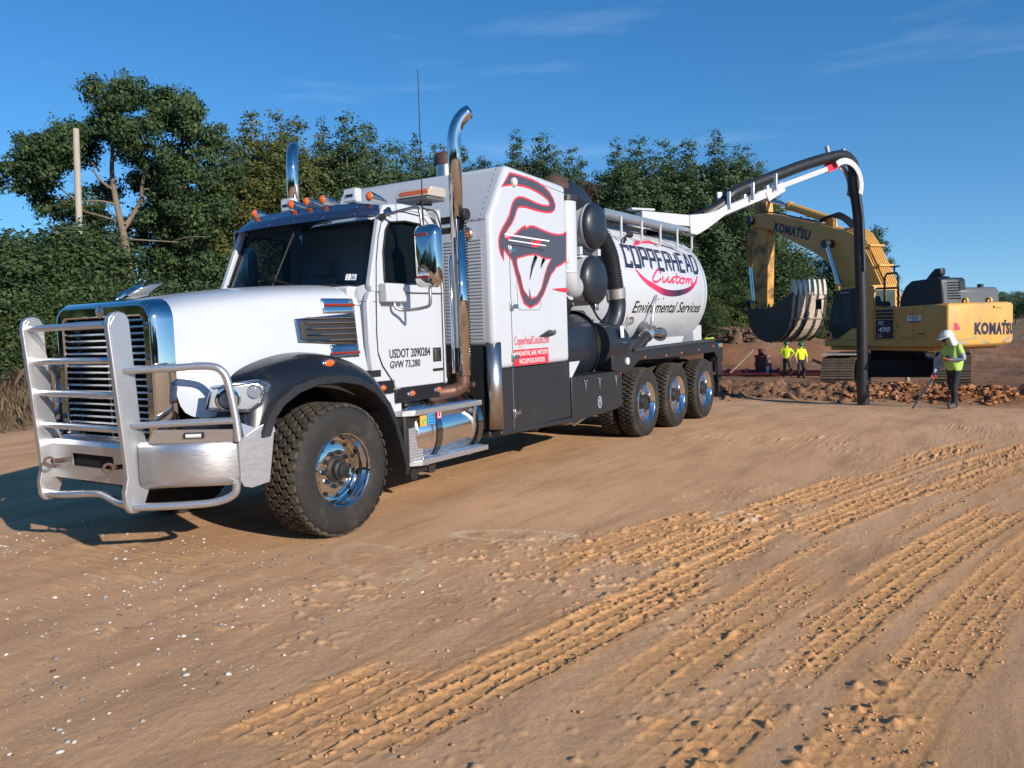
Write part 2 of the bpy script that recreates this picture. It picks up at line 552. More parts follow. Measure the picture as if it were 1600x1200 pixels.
def text2d(txt, w, h, shear=0.0, bold=0.0, space=1.0):
    """text outline as 2D mesh fitted to a w x h box with origin bottom left"""
    cu = bpy.data.curves.new('txt', 'FONT')
    cu.body = txt
    cu.shear = shear
    cu.offset = bold
    cu.space_character = space
    cu.resolution_u = 3
    ob = bpy.data.objects.new('txt', cu)
    COL.objects.link(ob)
    bpy.context.view_layer.update()
    me = bpy.data.meshes.new_from_object(ob.evaluated_get(bpy.context.evaluated_depsgraph_get()))
    vs = [(v.co.x, v.co.y) for v in me.vertices]
    fs = [tuple(p.vertices) for p in me.polygons]
    bpy.data.objects.remove(ob); bpy.data.curves.remove(cu); bpy.data.meshes.remove(me)
    x0 = min(v[0] for v in vs); x1 = max(v[0] for v in vs); y0 = min(v[1] for v in vs); y1 = max(v[1] for v in vs)
    return [((x - x0) / (x1 - x0) * w, (y - y0) / (y1 - y0) * h) for x, y in vs], fs

def shift(p, dx, dy): return [(x + dx, y + dy) for x, y in p[0]], p[1]

def np_mesh(name, V, F, tone=None, smooth=False):
    me = bpy.data.meshes.new(name)
    F = np.asarray(F, dtype=np.int32)
    k = F.shape[1]
    me.vertices.add(len(V)); me.vertices.foreach_set('co', np.asarray(V, dtype=np.float32).ravel())
    me.loops.add(F.size); me.loops.foreach_set('vertex_index', F.ravel())
    me.polygons.add(len(F)); me.polygons.foreach_set('loop_start', np.arange(0, F.size, k, dtype=np.int32))
    try: me.polygons.foreach_set('loop_total', np.full(len(F), k, dtype=np.int32))
    except Exception: pass
    me.update(calc_edges=True)
    if tone is not None:
        a = me.attributes.new('tone', 'FLOAT', 'FACE')
        a.data.foreach_set('value', np.asarray(tone, dtype=np.float32))
    if smooth: me.shade_smooth()
    return me

def copy_tree(o, parent=None, loc=None, rz=None, scale=None):
    c = o.copy(); COL.objects.link(c)
    if parent is not None: c.parent = parent
    if loc is not None: c.location = loc
    if rz is not None: c.rotation_euler = (0, 0, rz)
    if scale is not None: c.scale = scale
    for ch in list(o.children): copy_tree(ch, c)
    return c

# ------------------------------------------------------------------ ground
def vnoise(x, y, seed=0):
    xi = np.floor(x).astype(np.int64); yi = np.floor(y).astype(np.int64)
    fx = x - xi; fy = y - yi
    fx = fx * fx * (3 - 2 * fx); fy = fy * fy * (3 - 2 * fy)
    def h(a, b):
        n = (a * 374761393 + b * 668265263 + seed * 982451653) & 0x7fffffff
        n = ((n ^ (n >> 13)) * 1274126177) & 0x7fffffff
        return ((n ^ (n >> 16)) & 0xffff) / 65535.0
    return (h(xi, yi) * (1 - fx) + h(xi + 1, yi) * fx) * (1 - fy) + (h(xi, yi + 1) * (1 - fx) + h(xi + 1, yi + 1) * fx) * fy

def fbm(x, y, oct=4, seed=0):
    s = 0; a = 0.5; t = 0
    for o in range(oct):
        s = s + a * vnoise(x, y, seed + o * 17); t += a
        x = x * 2.03 + 5.2; y = y * 2.03 + 1.7; a *= 0.5
    return s / t

def sstep(a, b, x):
    t = np.clip((x - a) / (b - a), 0, 1)
    return t * t * (3 - 2 * t)

def ridge_mask(x, y):
    """the strip of dug-up soil across the end of the pad"""
    c = -15.6 - 0.12 * (y - 3) + 0.5 * (fbm(y * 0.6, y * 0 + 3.1, 3, 5) - 0.5)
    w = np.exp(-((x - c) / 1.1) ** 2)
    return w * sstep(-4.5, -1.0, y) * (1 - 0.35 * sstep(6, 9, y))

def ground_z(x, y):
    x = np.asarray(x, float); y = np.asarray(y, float)
    d = -(x + 9.5)
    base = -0.047 * np.log1p(np.exp(d * 1.2)) / 1.2
    base = np.maximum(base, -1.32 + 0.0 * x)
    far = sstep(46, 60, -x) * 0.75                     # bank rising behind the dig
    z = base + far
    z = z + ridge_mask(x, y) * (0.10 + 0.26 * fbm(x * 1.4, y * 1.4, 3, 8)) * (0.45 + 1.0 * fbm(y * 0.45, x * 0.3, 3, 18))
    # spoil heaps at the back of the site
    for mx, my, sx, sy, hh in ((-46, -9.5, 5.0, 4.5, 1.75), (-50, -4.0, 6, 5, 1.05), (-53, -14, 6, 5, 1.3), (-22, 11.0, 2.2, 2.4, 0.5), (-30, 9.5, 4, 3.0, 0.55), (-17.6, 6.2, 0.55, 0.6, 0.5)):
        z = z + hh * np.exp(-((x - mx) / sx) ** 2 - ((y - my) / sy) ** 2)
    dist = sstep(-12.5, -16, x)
    z = z + dist * (0.30 * (fbm(x * 0.35, y * 0.35, 4, 2) - 0.5) + 0.10 * (fbm(x * 1.7, y * 1.7, 3, 9) - 0.5))
    # grassy bank on the far side of the truck
    gr = sstep(-10.0, -14.0, y) * sstep(-40, -26, x)
    z = z + gr * (0.25 + 0.35 * (fbm(x * 0.25, y * 0.25, 3, 4) - 0.4))
    z = z + 0.012 * (fbm(x * 0.9, y * 0.9, 3, 1) - 0.5)
    return z

def gz(x, y): return float(ground_z(np.array([x]), np.array([y]))[0])

def track_center(x): return 3.90 - 0.155 * x + 0.0125 * x * x

def tire_marks(x, y):
    """tread prints pressed into the loose sand; returns height and a looseness mask"""
    l = y - track_center(x)
    s = -x * 1.01
    z = np.zeros_like(x); m = np.zeros_like(x)
    wob = 0.05 * (fbm(s * 0.5, s * 0 + 1.3, 2, 33) - 0.5)
    for off, half, depth, pitch, cols, seed, lo, hi, sl in (
            (-0.22, 0.21, 0.014, 0.120, 4, 3, -3.2, 9.0, 0.0), (0.24, 0.20, 0.016, 0.125, 4, 5, -3.0, 9.5, 0.03), (0.80, 0.19, 0.008, 0.135, 3, 6, -1.8, 12.0, -0.02),
            (1.28, 0.20, 0.011, 0.120, 4, 7, -3.2, 12.0, 0.02), (1.85, 0.19, 0.007, 0.105, 4, 9, -3.2, 6.0, 0.0), (-0.75, 0.17, 0.006, 0.10, 4, 12, -1.2, 3.0, 0.05),
            (0.45, 0.22, 0.008, 0.15, 3, 13, 3.0, 13.0, 0.06)):
        c = off + wob + sl * s
        u = (l - c) / half
        inside = sstep(1.10, 0.92, np.abs(u))
        along = sstep(-hi, -hi + 1.5, -s) * sstep(-lo + 0.3, -lo - 0.8, -s)
        fade = sstep(0.33, 0.55, fbm(s * 0.9 + seed, l * 2.2, 4, seed)) * along
        cu = (u * 0.5 + 0.5) * cols + 0.30 * (fbm(s * 4 + 9, l * 4, 3, seed + 3) - 0.5)
        ci = np.floor(cu)
        sv = (s + 0.06 * fbm(s * 1.7, l * 2, 2, seed + 2)) / pitch + 0.5 * (ci % 2) + 0.25 * np.abs(cu - ci - 0.5) + 0.34 * (fbm(s * 5, l * 5, 3, seed + 1) - 0.5)
        a = np.abs(cu - ci - 0.5) * 2
        b = np.abs(sv - np.floor(sv) - 0.5) * 2
        groove = np.maximum(sstep(0.76, 0.90, a) * 0.7, sstep(0.78, 0.92, b))
        rough = 0.55 + 0.75 * sstep(0.3, 0.7, fbm(x * 9, y * 9, 3, seed + 40))
        depth = depth * 0.56
        z = z + fade * inside * (-depth * (0.6 + 0.8 * fbm(x * 3, y * 3, 2, seed + 70)) + groove * depth * 1.75 * rough + 0.003 * (fbm(x * 25, y * 25, 3, seed + 80) - 0.5))
        edge = np.exp(-((np.abs(u) - 1.12) / 0.16) ** 2)
        z = z + fade * edge * depth * 0.55 * (0.3 + 1.2 * fbm(x * 7, y * 7, 3, seed + 60))
        m = np.maximum(m, fade * np.maximum(inside, edge))
    return z, m

def axis(lo, hi, f0, f1, fine, grow):
    a = list(np.arange(f0, f1, fine))
    s = fine
    while a[-1] < hi:
        s = min(s * grow, 14.0); a.append(a[-1] + s)
    b = []
    s = fine; p = f0
    while p > lo:
        s = min(s * grow, 14.0); p -= s; b.append(p)
    return np.array(b[::-1] + a)

gx = axis(-420, 120, -3.0, 3.75, 0.0100, 1.028)
gy = axis(-330, 330, 2.5, 6.25, 0.0100, 1.036)
GX, GY = np.meshgrid(gx, gy)
GZ = ground_z(GX, GY)
tm, loose = tire_marks(GX, GY)
pad = sstep(-14.2, -11.5, GX) * sstep(-11.5, -8.5, GY)
nearf = sstep(-13, -7, GX) * sstep(-4, 0, GY) * sstep(12, 8, GY)
# crumbs and pock marks in the loose sand of the near ground
crumb = np.clip(fbm(GX * 16, GY * 16, 3, 71) - 0.62, 0, 1) * 0.10 * sstep(0.42, 0.62, fbm(GX * 0.8, GY * 0.8, 3, 72))
fine_ = (fbm(GX * 30, GY * 30, 3, 73) - 0.5) * 0.0065 + (fbm(GX * 5, GY * 5, 3, 74) - 0.5) * 0.007
swirl = (fbm(GX * 2.2 + GY * 0.4, GY * 9.0, 3, 79) - 0.5) * 0.008
GZ = GZ + nearf * (tm + (crumb + fine_) * (0.35 + 0.65 * np.maximum(loose, sstep(0.3, 0.7, fbm(GX * 0.6, GY * 0.6, 2, 75)))) + swirl * 0.15)
ny_, nx_ = GX.shape
idx = np.arange(nx_ * ny_).reshape(ny_, nx_)
quads = np.stack([idx[:-1, :-1], idx[:-1, 1:], idx[1:, 1:], idx[1:, :-1]], -1).reshape(-1, 4)
gme = np_mesh('ground', np.stack([GX, GY, GZ], -1).reshape(-1, 3), quads, smooth=True)
dig = np.maximum(sstep(-12.8, -15.5, GX + 1.2 * (fbm(GX * 0.5, GY * 0.5, 3, 21) - 0.5)), ridge_mask(GX, GY))
grassy = sstep(-9.0, -11.5, GY + 1.5 * (fbm(GX * 0.4, GY * 0.4, 3, 22) - 0.5)) * sstep(-44, -28, GX)
grassy = np.maximum(grassy, sstep(-62, -72, GX))
# pale scuffed rings where a tyre turned
def ell(cx, cy, a, b, rot, t):
    c, s_ = math.cos(rot), math.sin(rot)
    u = ((GX - cx) * c + (GY - cy) * s_) / a; v = (-(GX - cx) * s_ + (GY - cy) * c) / b
    r = np.sqrt(u * u + v * v)
    return np.exp(-((r - 1) * min(a, b) / t) ** 2)
ring_ = ell(-0.60, 2.48, 0.16, 0.47, R_(22), 0.022) * 0.9 + ell(-1.95, 3.9, 0.22, 0.16, 0.5, 0.03) * 0.8 + ell(0.45, 1.95, 0.25, 0.55, R_(-25), 0.03) * 0.45 * sstep(0.2, 0.6, fbm(GX * 3, GY * 3, 2, 91))
for nm, arr in (('dig', dig), ('grassy', grassy), ('loose', np.clip(loose, 0, 1) * nearf), ('scuff', np.clip(ring_, 0, 1))):
    a = gme.attributes.new(nm, 'FLOAT', 'POINT')
    a.data.foreach_set('value', arr.astype(np.float32).ravel())

def ground_material():
    m = bpy.data.materials.new('sandy_ground')
    m.use_nodes = True
    n = m.node_tree.nodes; l = m.node_tree.links
    p = n['Principled BSDF']
    p.inputs['Roughness'].default_value = 0.95
    p.inputs['Specular IOR Level'].default_value = 0.15
    tc_ = n.new('ShaderNodeTexCoord')
    def nz_(scale, det=6, rough=0.6, stretch=None):
        v = tc_.outputs['Object']
        if stretch:
            mm = n.new('ShaderNodeMapping'); mm.inputs['Scale'].default_value = stretch
            mm.inputs['Rotation'].default_value = (0, 0, R_(9))
            l.new(v, mm.inputs[0]); v = mm.outputs[0]
        a = n.new('ShaderNodeTexNoise'); a.inputs['Scale'].default_value = scale
        a.inputs['Detail'].default_value = det; a.inputs['Roughness'].default_value = rough
        l.new(v, a.inputs['Vector'])
        return a.outputs['Fac']
    def ramp(f, stops):
        r = n.new('ShaderNodeValToRGB')
        while len(r.color_ramp.elements) < len(stops): r.color_ramp.elements.new(0.5)
        for e, (ps, c) in zip(r.color_ramp.elements, stops):
            e.position = ps; e.color = (*c, 1) if len(c) == 3 else c
        l.new(f, r.inputs[0])
        return r.outputs[0]
    def mix(f, a, b, bt='MIX'):
        x = n.new('ShaderNodeMix'); x.data_type = 'RGBA'; x.blend_type = bt
        if isinstance(f, float): x.inputs['Factor'].default_value = f
        else: l.new(f, x.inputs['Factor'])
        for k, v in (('A', a), ('B', b)):
            if isinstance(v, tuple): x.inputs[k].default_value = (*v, 1)
            else: l.new(v, x.inputs[k])
        return x.outputs['Result']
    def attr(nm):
        a = n.new('ShaderNodeAttribute'); a.attribute_name = nm
        return a.outputs['Fac']
    sand = ramp(nz_(0.55, 8, 0.62, (1.0, 2.6, 1)), [(0.30, (0.480, 0.280, 0.150)), (0.48, (0.630, 0.372, 0.200)), (0.62, (0.700, 0.418, 0.226)), (0.78, (0.650, 0.360, 0.178))])
    streak = ramp(nz_(1.1, 7, 0.7, (0.5, 3.5, 1)), [(0.50, (0, 0, 0)), (0.72, (1, 1, 1))])
    sm = n.new('ShaderNodeMath'); sm.operation = 'MULTIPLY'; sm.inputs[1].default_value = 0.55
    l.new(streak, sm.inputs[0])
    sand = mix(sm.outputs[0], sand, (0.310, 0.162, 0.082))
    sand = mix(attr('loose'), sand, mix(nz_(6, 5), (0.620, 0.322, 0.135), (0.720, 0.395, 0.175)))
    grain = ramp(nz_(75, 4, 0.8), [(0.25, (0.78, 0.78, 0.78)), (0.75, (1.18, 1.18, 1.18))])
    sand = mix(1.0, sand, grain, 'MULTIPLY')
    sand = mix(attr('scuff'), sand, (0.72, 0.52, 0.33))
    soil = ramp(nz_(0.5, 9, 0.7), [(0.32, (0.105, 0.062, 0.040)), (0.47, (0.190, 0.105, 0.060)), (0.60, (0.270, 0.155, 0.088)), (0.75, (0.330, 0.205, 0.125))])
    soil = mix(ramp(nz_(0.23, 4), [(0.45, (0, 0, 0)), (0.65, (0.6, 0.6, 0.6))]), soil, (0.33, 0.14, 0.062))
    col = mix(attr('dig'), sand, soil)
    gr = ramp(nz_(0.8, 8, 0.7), [(0.3, (0.10, 0.068, 0.036)), (0.5, (0.20, 0.14, 0.075)), (0.7, (0.27, 0.195, 0.11))])
    col = mix(attr('grassy'), col, gr)
    l.new(col, p.inputs['Base Color'])
    b1 = n.new('ShaderNodeBump'); b1.inputs['Strength'].default_value = 0.85; b1.inputs['Distance'].default_value = 0.012
    l.new(nz_(30, 10, 0.85), b1.inputs['Height'])
    b2 = n.new('ShaderNodeBump'); b2.inputs['Strength'].default_value = 0.12; b2.inputs['Distance'].default_value = 0.05
    l.new(nz_(4.5, 7, 0.7, (0.7, 1.8, 1)), b2.inputs['Height'])
    l.new(b1.outputs[0], b2.inputs['Normal'])
    l.new(b2.outputs[0], p.inputs['Normal'])
    return m
M['ground'] = ground_material()
link('ground', gme, M['ground'], kind='structure')

def blob_verts(n_lat=1):
    bm = bmesh.new()
    bmesh.ops.create_icosphere(bm, subdivisions=n_lat, radius=1.0)
    bm.verts.ensure_lookup_table()
    V = np.array([v.co[:] for v in bm.verts]); F = np.array([[v.index for v in f.verts] for f in bm.faces])
    bm.free()
    return V, F
ICO, ICF = blob_verts(1)

def scatter_blobs(P, size, flatn, jit=0.35, sub=None):
    """many irregular lumps joined in one mesh"""
    n = len(P)
    k = len(ICO)
    base = ICO[None] * (1 + jit * (rng.random((n, k, 1)) - 0.5) * 2)
    sc = np.stack([size * rng.uniform(0.7, 1.4, n), size * rng.uniform(0.7, 1.4, n), size * flatn * rng.uniform(0.7, 1.3, n)], -1)
    V = base * sc[:, None, :]
    a = rng.uniform(0, 2 * PI, n); c, s_ = np.cos(a)[:, None], np.sin(a)[:, None]
    X = V[..., 0] * c - V[..., 1] * s_; Y = V[..., 0] * s_ + V[..., 1] * c
    V = np.stack([X, Y, V[..., 2]], -1) + P[:, None, :]
    F = ICF[None] + (np.arange(n) * k)[:, None, None]
    return V.reshape(-1, 3), F.reshape(-1, 3)

# gravel strewn over the near ground, thickest at the lower left
def gravel(n, x0, x1, y0, y1, smin, smax, seed):
    px = rng.uniform(x0, x1, n); py = rng.uniform(y0, y1, n)
    keep = fbm(px * 1.3, py * 1.3, 3, seed) * 0.55 + fbm(px * 5, py * 5, 3, seed + 5) * 0.45 + 0.22 * rng.random(n) > 0.60
    px, py = px[keep], py[keep]
    sz = smin + (smax - smin) * rng.random(len(px)) ** 6
    zz = ground_z(px, py) + sz * rng.uniform(-0.1, 0.3, len(sz))
    return np.stack([px, py, zz], -1), sz
P1, s1 = gravel(7500, 0.6, 3.9, -1.6, 2.75, 0.0022, 0.016, 50)
P2, s2 = gravel(1500, -6.0, 3.9, 1.2, 6.3, 0.002, 0.011, 51)
P3, s3 = gravel(900, -4.5, 3.0, -3.0, 3.0, 0.002, 0.010, 52)
m1 = rng.random(len(P1)) < 0.9; m2 = rng.random(len(P2)) < 0.45; m3 = rng.random(len(P3)) < 0.6
PG = np.concatenate([P1[m1], P2[m2], P3[m3]]); sg = np.concatenate([s1[m1], s2[m2], s3[m3]])
V, F = scatter_blobs(PG, sg, 0.55)
M['gravel'] = pm('pale_gravel', (0.58, 0.55, 0.51), 0.85, attr='tone')
tone = np.repeat(rng.uniform(0.25, 1.15, len(PG)) ** 1.2, len(ICF))
link('gravel', np_mesh('gravel', V, F, tone), M['gravel'], kind='stuff')
# crumbs of damp soil and leaf litter
Pc = np.concatenate([P1[~m1], P2[~m2], P3[~m3]]); sc_ = np.concatenate([s1[~m1], s2[~m2], s3[~m3]]) * 1.0
V, F = scatter_blobs(Pc, sc_, 0.5, 0.5)
M['crumb'] = pm('dark_soil_crumbs', (0.17, 0.105, 0.065), 0.95, var=0.3, vs=20)
link('soil_crumbs', np_mesh('soil_crumbs', V, F), M['crumb'], kind='stuff')
# crumbled sand thrown up along the tyre marks
cx_ = rng.uniform(-6.5, 3.2, 26000); cl_ = rng.uniform(-0.7, 2.2, 26000); cy_ = track_center(cx_) + cl_
cm_ = tire_marks(cx_, cy_)[1]
kk = (rng.random(26000) < 0.75 * cm_ * sstep(0.35, 0.65, fbm(cx_ * 2, cy_ * 2, 3, 201)) + 0.03)
cx_, cy_ = cx_[kk], cy_[kk]
cs_ = 0.0025 + 0.0095 * rng.random(len(cx_)) ** 4
V, F = scatter_blobs(np.stack([cx_, cy_, ground_z(cx_, cy_) + tire_marks(cx_, cy_)[0] + cs_ * 0.3], -1), cs_, 0.7, 0.7)
M['sandlump'] = pm('sand_lumps', (0.60, 0.33, 0.16), 0.95, attr='tone')
link('sand_crumbs', np_mesh('sand_crumbs', V, F, np.repeat(rng.uniform(0.6, 1.1, len(cx_)), len(ICF))), M['sandlump'], kind='stuff')

# broken clods along the dug strip
def clods(n, colname, cols, xr, yr, smin, smax, name, thr=0.18, seed=0, power=6):
    px = rng.uniform(*xr, n); py = rng.uniform(*yr, n)
    r = ridge_mask(px, py)
    k = rng.random(n) * 0.9 < r - thr
    px, py = px[k], py[k]
    sz = smin + (smax - smin) * rng.random(len(px)) ** power
    zz = ground_z(px, py) + sz * 0.15 + 0.16 * rng.random(len(px)) * ridge_mask(px, py)
    V, F = scatter_blobs(np.stack([px, py, zz], -1), sz, 0.6, 1.0)
    M[name] = pm(name, cols, 0.95, attr='tone', var=0.25, vs=4)
    link(colname, np_mesh(colname, V, F, np.repeat(rng.uniform(0.45, 1.25, len(px)), len(ICF))), M[name], kind='stuff')
rgx = np.arange(-18.2, -13.0, 0.045); rgy = np.arange(-4.8, 9.5, 0.045)
RX, RY = np.meshgrid(rgx, rgy)
rm = ridge_mask(RX, RY)
def turb(x, y, o, sd): return np.abs(fbm(x, y, o, sd) - 0.5) * 2
lump = 0.42 * fbm(RX * 1.5, RY * 1.5, 4, 101) + 0.34 * (1 - turb(RX * 3.1, RY * 3.1, 3, 102)) * fbm(RX * 5, RY * 5, 2, 104) + 0.22 * (1 - turb(RX * 8, RY * 8, 3, 103))
RZ = ground_z(RX, RY) - 0.10 + sstep(0.08, 0.75, rm) * (0.02 + 0.46 * lump ** 1.5) * (0.35 + 1.15 * fbm(RY * 0.5, RX * 0.4, 3, 19)) + 0.05 * rm
k_ = np.arange(RX.size).reshape(RX.shape)
rq = np.stack([k_[:-1, :-1], k_[:-1, 1:], k_[1:, 1:], k_[1:, :-1]], -1).reshape(-1, 4)
rme = np_mesh('dirt_mound', np.stack([RX, RY, RZ], -1).reshape(-1, 3), rq, smooth=False)
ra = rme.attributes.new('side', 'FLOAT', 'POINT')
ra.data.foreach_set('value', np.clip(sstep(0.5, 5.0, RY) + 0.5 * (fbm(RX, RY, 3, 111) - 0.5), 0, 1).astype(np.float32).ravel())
def mound_material():
    m = bpy.data.materials.new('turned_clay')
    m.use_nodes = True
    n = m.node_tree.nodes; l = m.node_tree.links
    p = n['Principled BSDF']; p.inputs['Roughness'].default_value = 0.95; p.inputs['Specular IOR Level'].default_value = 0.1
    t = n.new('ShaderNodeTexCoord')
    a = n.new('ShaderNodeTexNoise'); a.inputs['Scale'].default_value = 2.2; a.inputs['Detail'].default_value = 10; a.inputs['Roughness'].default_value = 0.75
    l.new(t.outputs['Object'], a.inputs['Vector'])
    def rp(cs):
        r = n.new('ShaderNodeValToRGB'); r.color_ramp.elements[0].position = 0.32; r.color_ramp.elements[1].position = 0.70
        r.color_ramp.elements[0].color = (*cs[0], 1); r.color_ramp.elements[1].color = (*cs[1], 1); l.new(a.outputs['Fac'], r.inputs[0]); return r.outputs[0]
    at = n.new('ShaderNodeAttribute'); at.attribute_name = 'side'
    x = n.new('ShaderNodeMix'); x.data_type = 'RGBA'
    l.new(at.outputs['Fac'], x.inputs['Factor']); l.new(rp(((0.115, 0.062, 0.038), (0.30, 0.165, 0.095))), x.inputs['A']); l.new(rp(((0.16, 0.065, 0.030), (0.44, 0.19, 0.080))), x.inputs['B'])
    l.new(x.outputs['Result'], p.inputs['Base Color'])
    b = n.new('ShaderNodeBump'); b.inputs['Strength'].default_value = 0.8; b.inputs['Distance'].default_value = 0.05
    c = n.new('ShaderNodeTexNoise'); c.inputs['Scale'].default_value = 9; c.inputs['Detail'].default_value = 8; l.new(t.outputs['Object'], c.inputs['Vector'])
    l.new(c.outputs['Fac'], b.inputs['Height']); l.new(b.outputs[0], p.inputs['Normal'])
    return m
M['mound'] = mound_material()
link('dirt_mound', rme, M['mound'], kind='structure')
clods(8500, 'orange_clods', (0.40, 0.17, 0.070), (-18, -13.0), (2.2, 8.8), 0.012, 0.095, 'orange_clay', 0.10)
clods(8500, 'brown_clods', (0.25, 0.14, 0.082), (-18, -13.0), (-3.8, 3.6), 0.012, 0.095, 'brown_clay', 0.10)

# ------------------------------------------------------------------ truck
truck = thing('vacuum_truck', 'long white and black vacuum truck with chrome stacks, snake decal and white debris tank', 'truck')
TY = 1.216

# -- wheels
def tire_mesh(Ro, w, ri):
    """sidewalls and casing; outer face at y=0, inner at y=-w"""
    p = [(ri, -0.012), (ri + 0.02, 0.004), (ri + 0.06, 0.014), (ri + 0.13, 0.020), (Ro - 0.10, 0.018), (Ro - 0.05, 0.006), (Ro - 0.022, -0.010), (Ro - 0.016, -0.03)]
    p2 = [(r, -w - h) for r, h in reversed(p)]
    prof = p + p2
    mb = MB(); mb.lathe(prof, (0, 0, 0), (0, 1, 0), 72)
    return mb.mesh('tire', 50)

def tread_mesh(Ro, w, cols, n, gap, lug=0.022, hexy=True):
    mb = MB()
    cw = w / cols
    for c in range(cols):
        y0 = -w + c * cw + gap * 0.5; y1 = -w + (c + 1) * cw - gap * 0.5
        ym = (y0 + y1) / 2
        for i in range(n):
            a0 = 2 * PI * (i + 0.5 * (c % 2)) / n; da = 2 * PI / n * (1 - gap / (2 * PI * Ro / n)) / 2
            sh = 0.0 if (c in (0, cols - 1)) else 0.0
            outl = [(y0, -0.62), (ym, -1.0 if hexy else -0.9), (y1, -0.62), (y1, 0.62), (ym, 1.0 if hexy else 0.9), (y0, 0.62)] if hexy else [(y0, -1), (y1, -0.8), (y1, 1), (y0, 0.8)]
            vs = []
            for r, k in ((Ro - lug, 1.04), (Ro, 0.92)):
                for yy, t in outl:
                    a = a0 + da * t * k
                    y_ = ym + (yy - ym) * k
                    e = 0.010 if (c == 0 and yy == y0) or (c == cols - 1 and yy == y1) else 0
                    vs.append(((r - e) * math.cos(a), y_, (r - e) * math.sin(a)))
            m = len(outl)
            mb.add(vs, [tuple(range(m, 2 * m))] + [(j, (j + 1) % m, m + (j + 1) % m, m + j) for j in range(m)])
    return mb.mesh('tread', None)

def rim_front_mesh():
    mb = MB()
    mb.lathe([(0.308, -0.012), (0.313, 0.0), (0.306, 0.010), (0.296, 0.002), (0.288, -0.03), (0.272, -0.045), (0.262, -0.085), (0.258, -0.105), (0.245, -0.108), (0.215, -0.095), (0.150, -0.090), (0.085, -0.085), (0.0, -0.085)], (0, 0, 0), (0, 1, 0), 56)
    return mb.mesh('rim', 35)

def rim_dual_mesh():
    mb = MB()
    mb.lathe([(0.306, -0.015), (0.311, 0.0), (0.305, 0.010), (0.296, 0.0), (0.286, -0.03), (0.274, -0.05), (0.268, -0.13), (0.262, -0.16), (0.245, -0.170), (0.16, -0.160), (0.13, -0.150), (0.0, -0.150)], (0, 0, 0), (0, 1, 0), 48)
    return mb.mesh('rim', 35)

def holes_mesh(rad, y, r, n=10):
    mb = MB()
    for i in range(n):
        a = 2 * PI * (i + 0.5) / n
        c = Vector((rad * math.cos(a), y, rad * math.sin(a)))
        mb.cyl(c, c + Vector((0, 0.004, 0)), r, n=12)
    return mb.mesh('hand_hole', None)

def nuts_mesh(rad, y, n=10):
    mb = MB()
    for i in range(n):
        a = 2 * PI * i / n
        c = Vector((rad * math.cos(a), y, rad * math.sin(a)))
        mb.cyl(c, c + Vector((0, 0.014, 0)), 0.022, n=12)
        mb.cyl(c + Vector((0, 0.014, 0)), c + Vector((0, 0.040, 0)), 0.017, 0.015, n=6)
    return mb.mesh('lug_nut', None)

def hub_mesh(front):
    mb = MB()
    if front: mb.lathe([(0.115, -0.09), (0.115, -0.075), (0.085, -0.06), (0.080, -0.025), (0.060, -0.010), (0.058, 0.012), (0.034, 0.018), (0.030, 0.004), (0.0, 0.004)], (0, 0, 0), (0, 1, 0), 28)
    else: mb.lathe([(0.120, -0.155), (0.118, -0.10), (0.105, -0.075), (0.095, -0.03), (0.08, -0.012), (0.0, -0.010)], (0, 0, 0), (0, 1, 0), 24)
    return mb.mesh('wheel', 35)

T_F = tire_mesh(0.548, 0.38, 0.300); TR_F = tread_mesh(0.560, 0.37, 5, 38, 0.009)
T_R = tire_mesh(0.508, 0.26, 0.300); TR_R = tread_mesh(0.520, 0.25, 4, 46, 0.016, hexy=False)
RF, RD = rim_front_mesh(), rim_dual_mesh()
HF, HR = hub_mesh(True), hub_mesh(False)
HOF = holes_mesh(0.228, -0.094, 0.019); NF = nuts_mesh(0.1425 , -0.088)
HOR = holes_mesh(0.215, -0.166, 0.026, 8); NR = nuts_mesh(0.1425, -0.155)
def wheel(x, y, z, side, front, outer=True):
    """side: +1 driver. A wheel is its hub with tire, tread, rim, nuts as sub-parts."""
    w = link('wheel', HF if front else HR, M['chassis'], truck, loc=(x, y, z), rot=(0, random.uniform(0, 6), 0 if side > 0 else PI))
    link('tire', T_F if front else T_R, M['rubber'], w)
    link('tread', TR_F if front else TR_R, M['tread'], w, kind='stuff')
    if outer:
        link('rim', RF if front else RD, M['chrome'] if front else M['polish'], w)
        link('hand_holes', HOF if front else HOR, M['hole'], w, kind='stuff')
        link('lug_nuts', NF if front else NR, M['darkchrome'] if front else M['steel'], w, kind='stuff')
for sd in (1, -1):
    wheel(0, sd * TY, 0.553, sd, True)
    for x in (-6.356, -7.602, -8.918):
        wheel(x, sd * 1.19, 0.513, sd, False)
        wheel(x, sd * 0.86, 0.513, sd, False, False)
mb = MB()
mb.cyl((0, -0.95, 0.55), (0, 0.95, 0.55), 0.07)
for x in (-6.356, -7.602, -8.918):
    mb.cyl((x, -0.95, 0.51), (x, 0.95, 0.51), 0.10); mb.ball((x, 0, 0.53), 0.24)
for y in (-0.43, 0.43):
    mb.box((1.25, y - 0.04, 0.78), (-9.6, y + 0.04, 1.05))
for x in (0.9, -1.0, -2.2, -4.2, -5.3, -9.4): mb.box((x - 0.05, -0.43, 0.80), (x + 0.05, 0.43, 1.03))
mb.box((0.9, -0.4, 0.62), (-0.9, 0.4, 1.1)); mb.box((-0.9, -0.35, 0.6), (-2.3, 0.35, 1.0))
for x in (-6.356, -7.602, -8.918):
    for y in (-0.5, 0.5): mb.box((x - 0.45, y - 0.04, 0.62), (x + 0.45, y + 0.04, 0.70))
mb.build('chassis_frame', 'chassis', truck, 35)

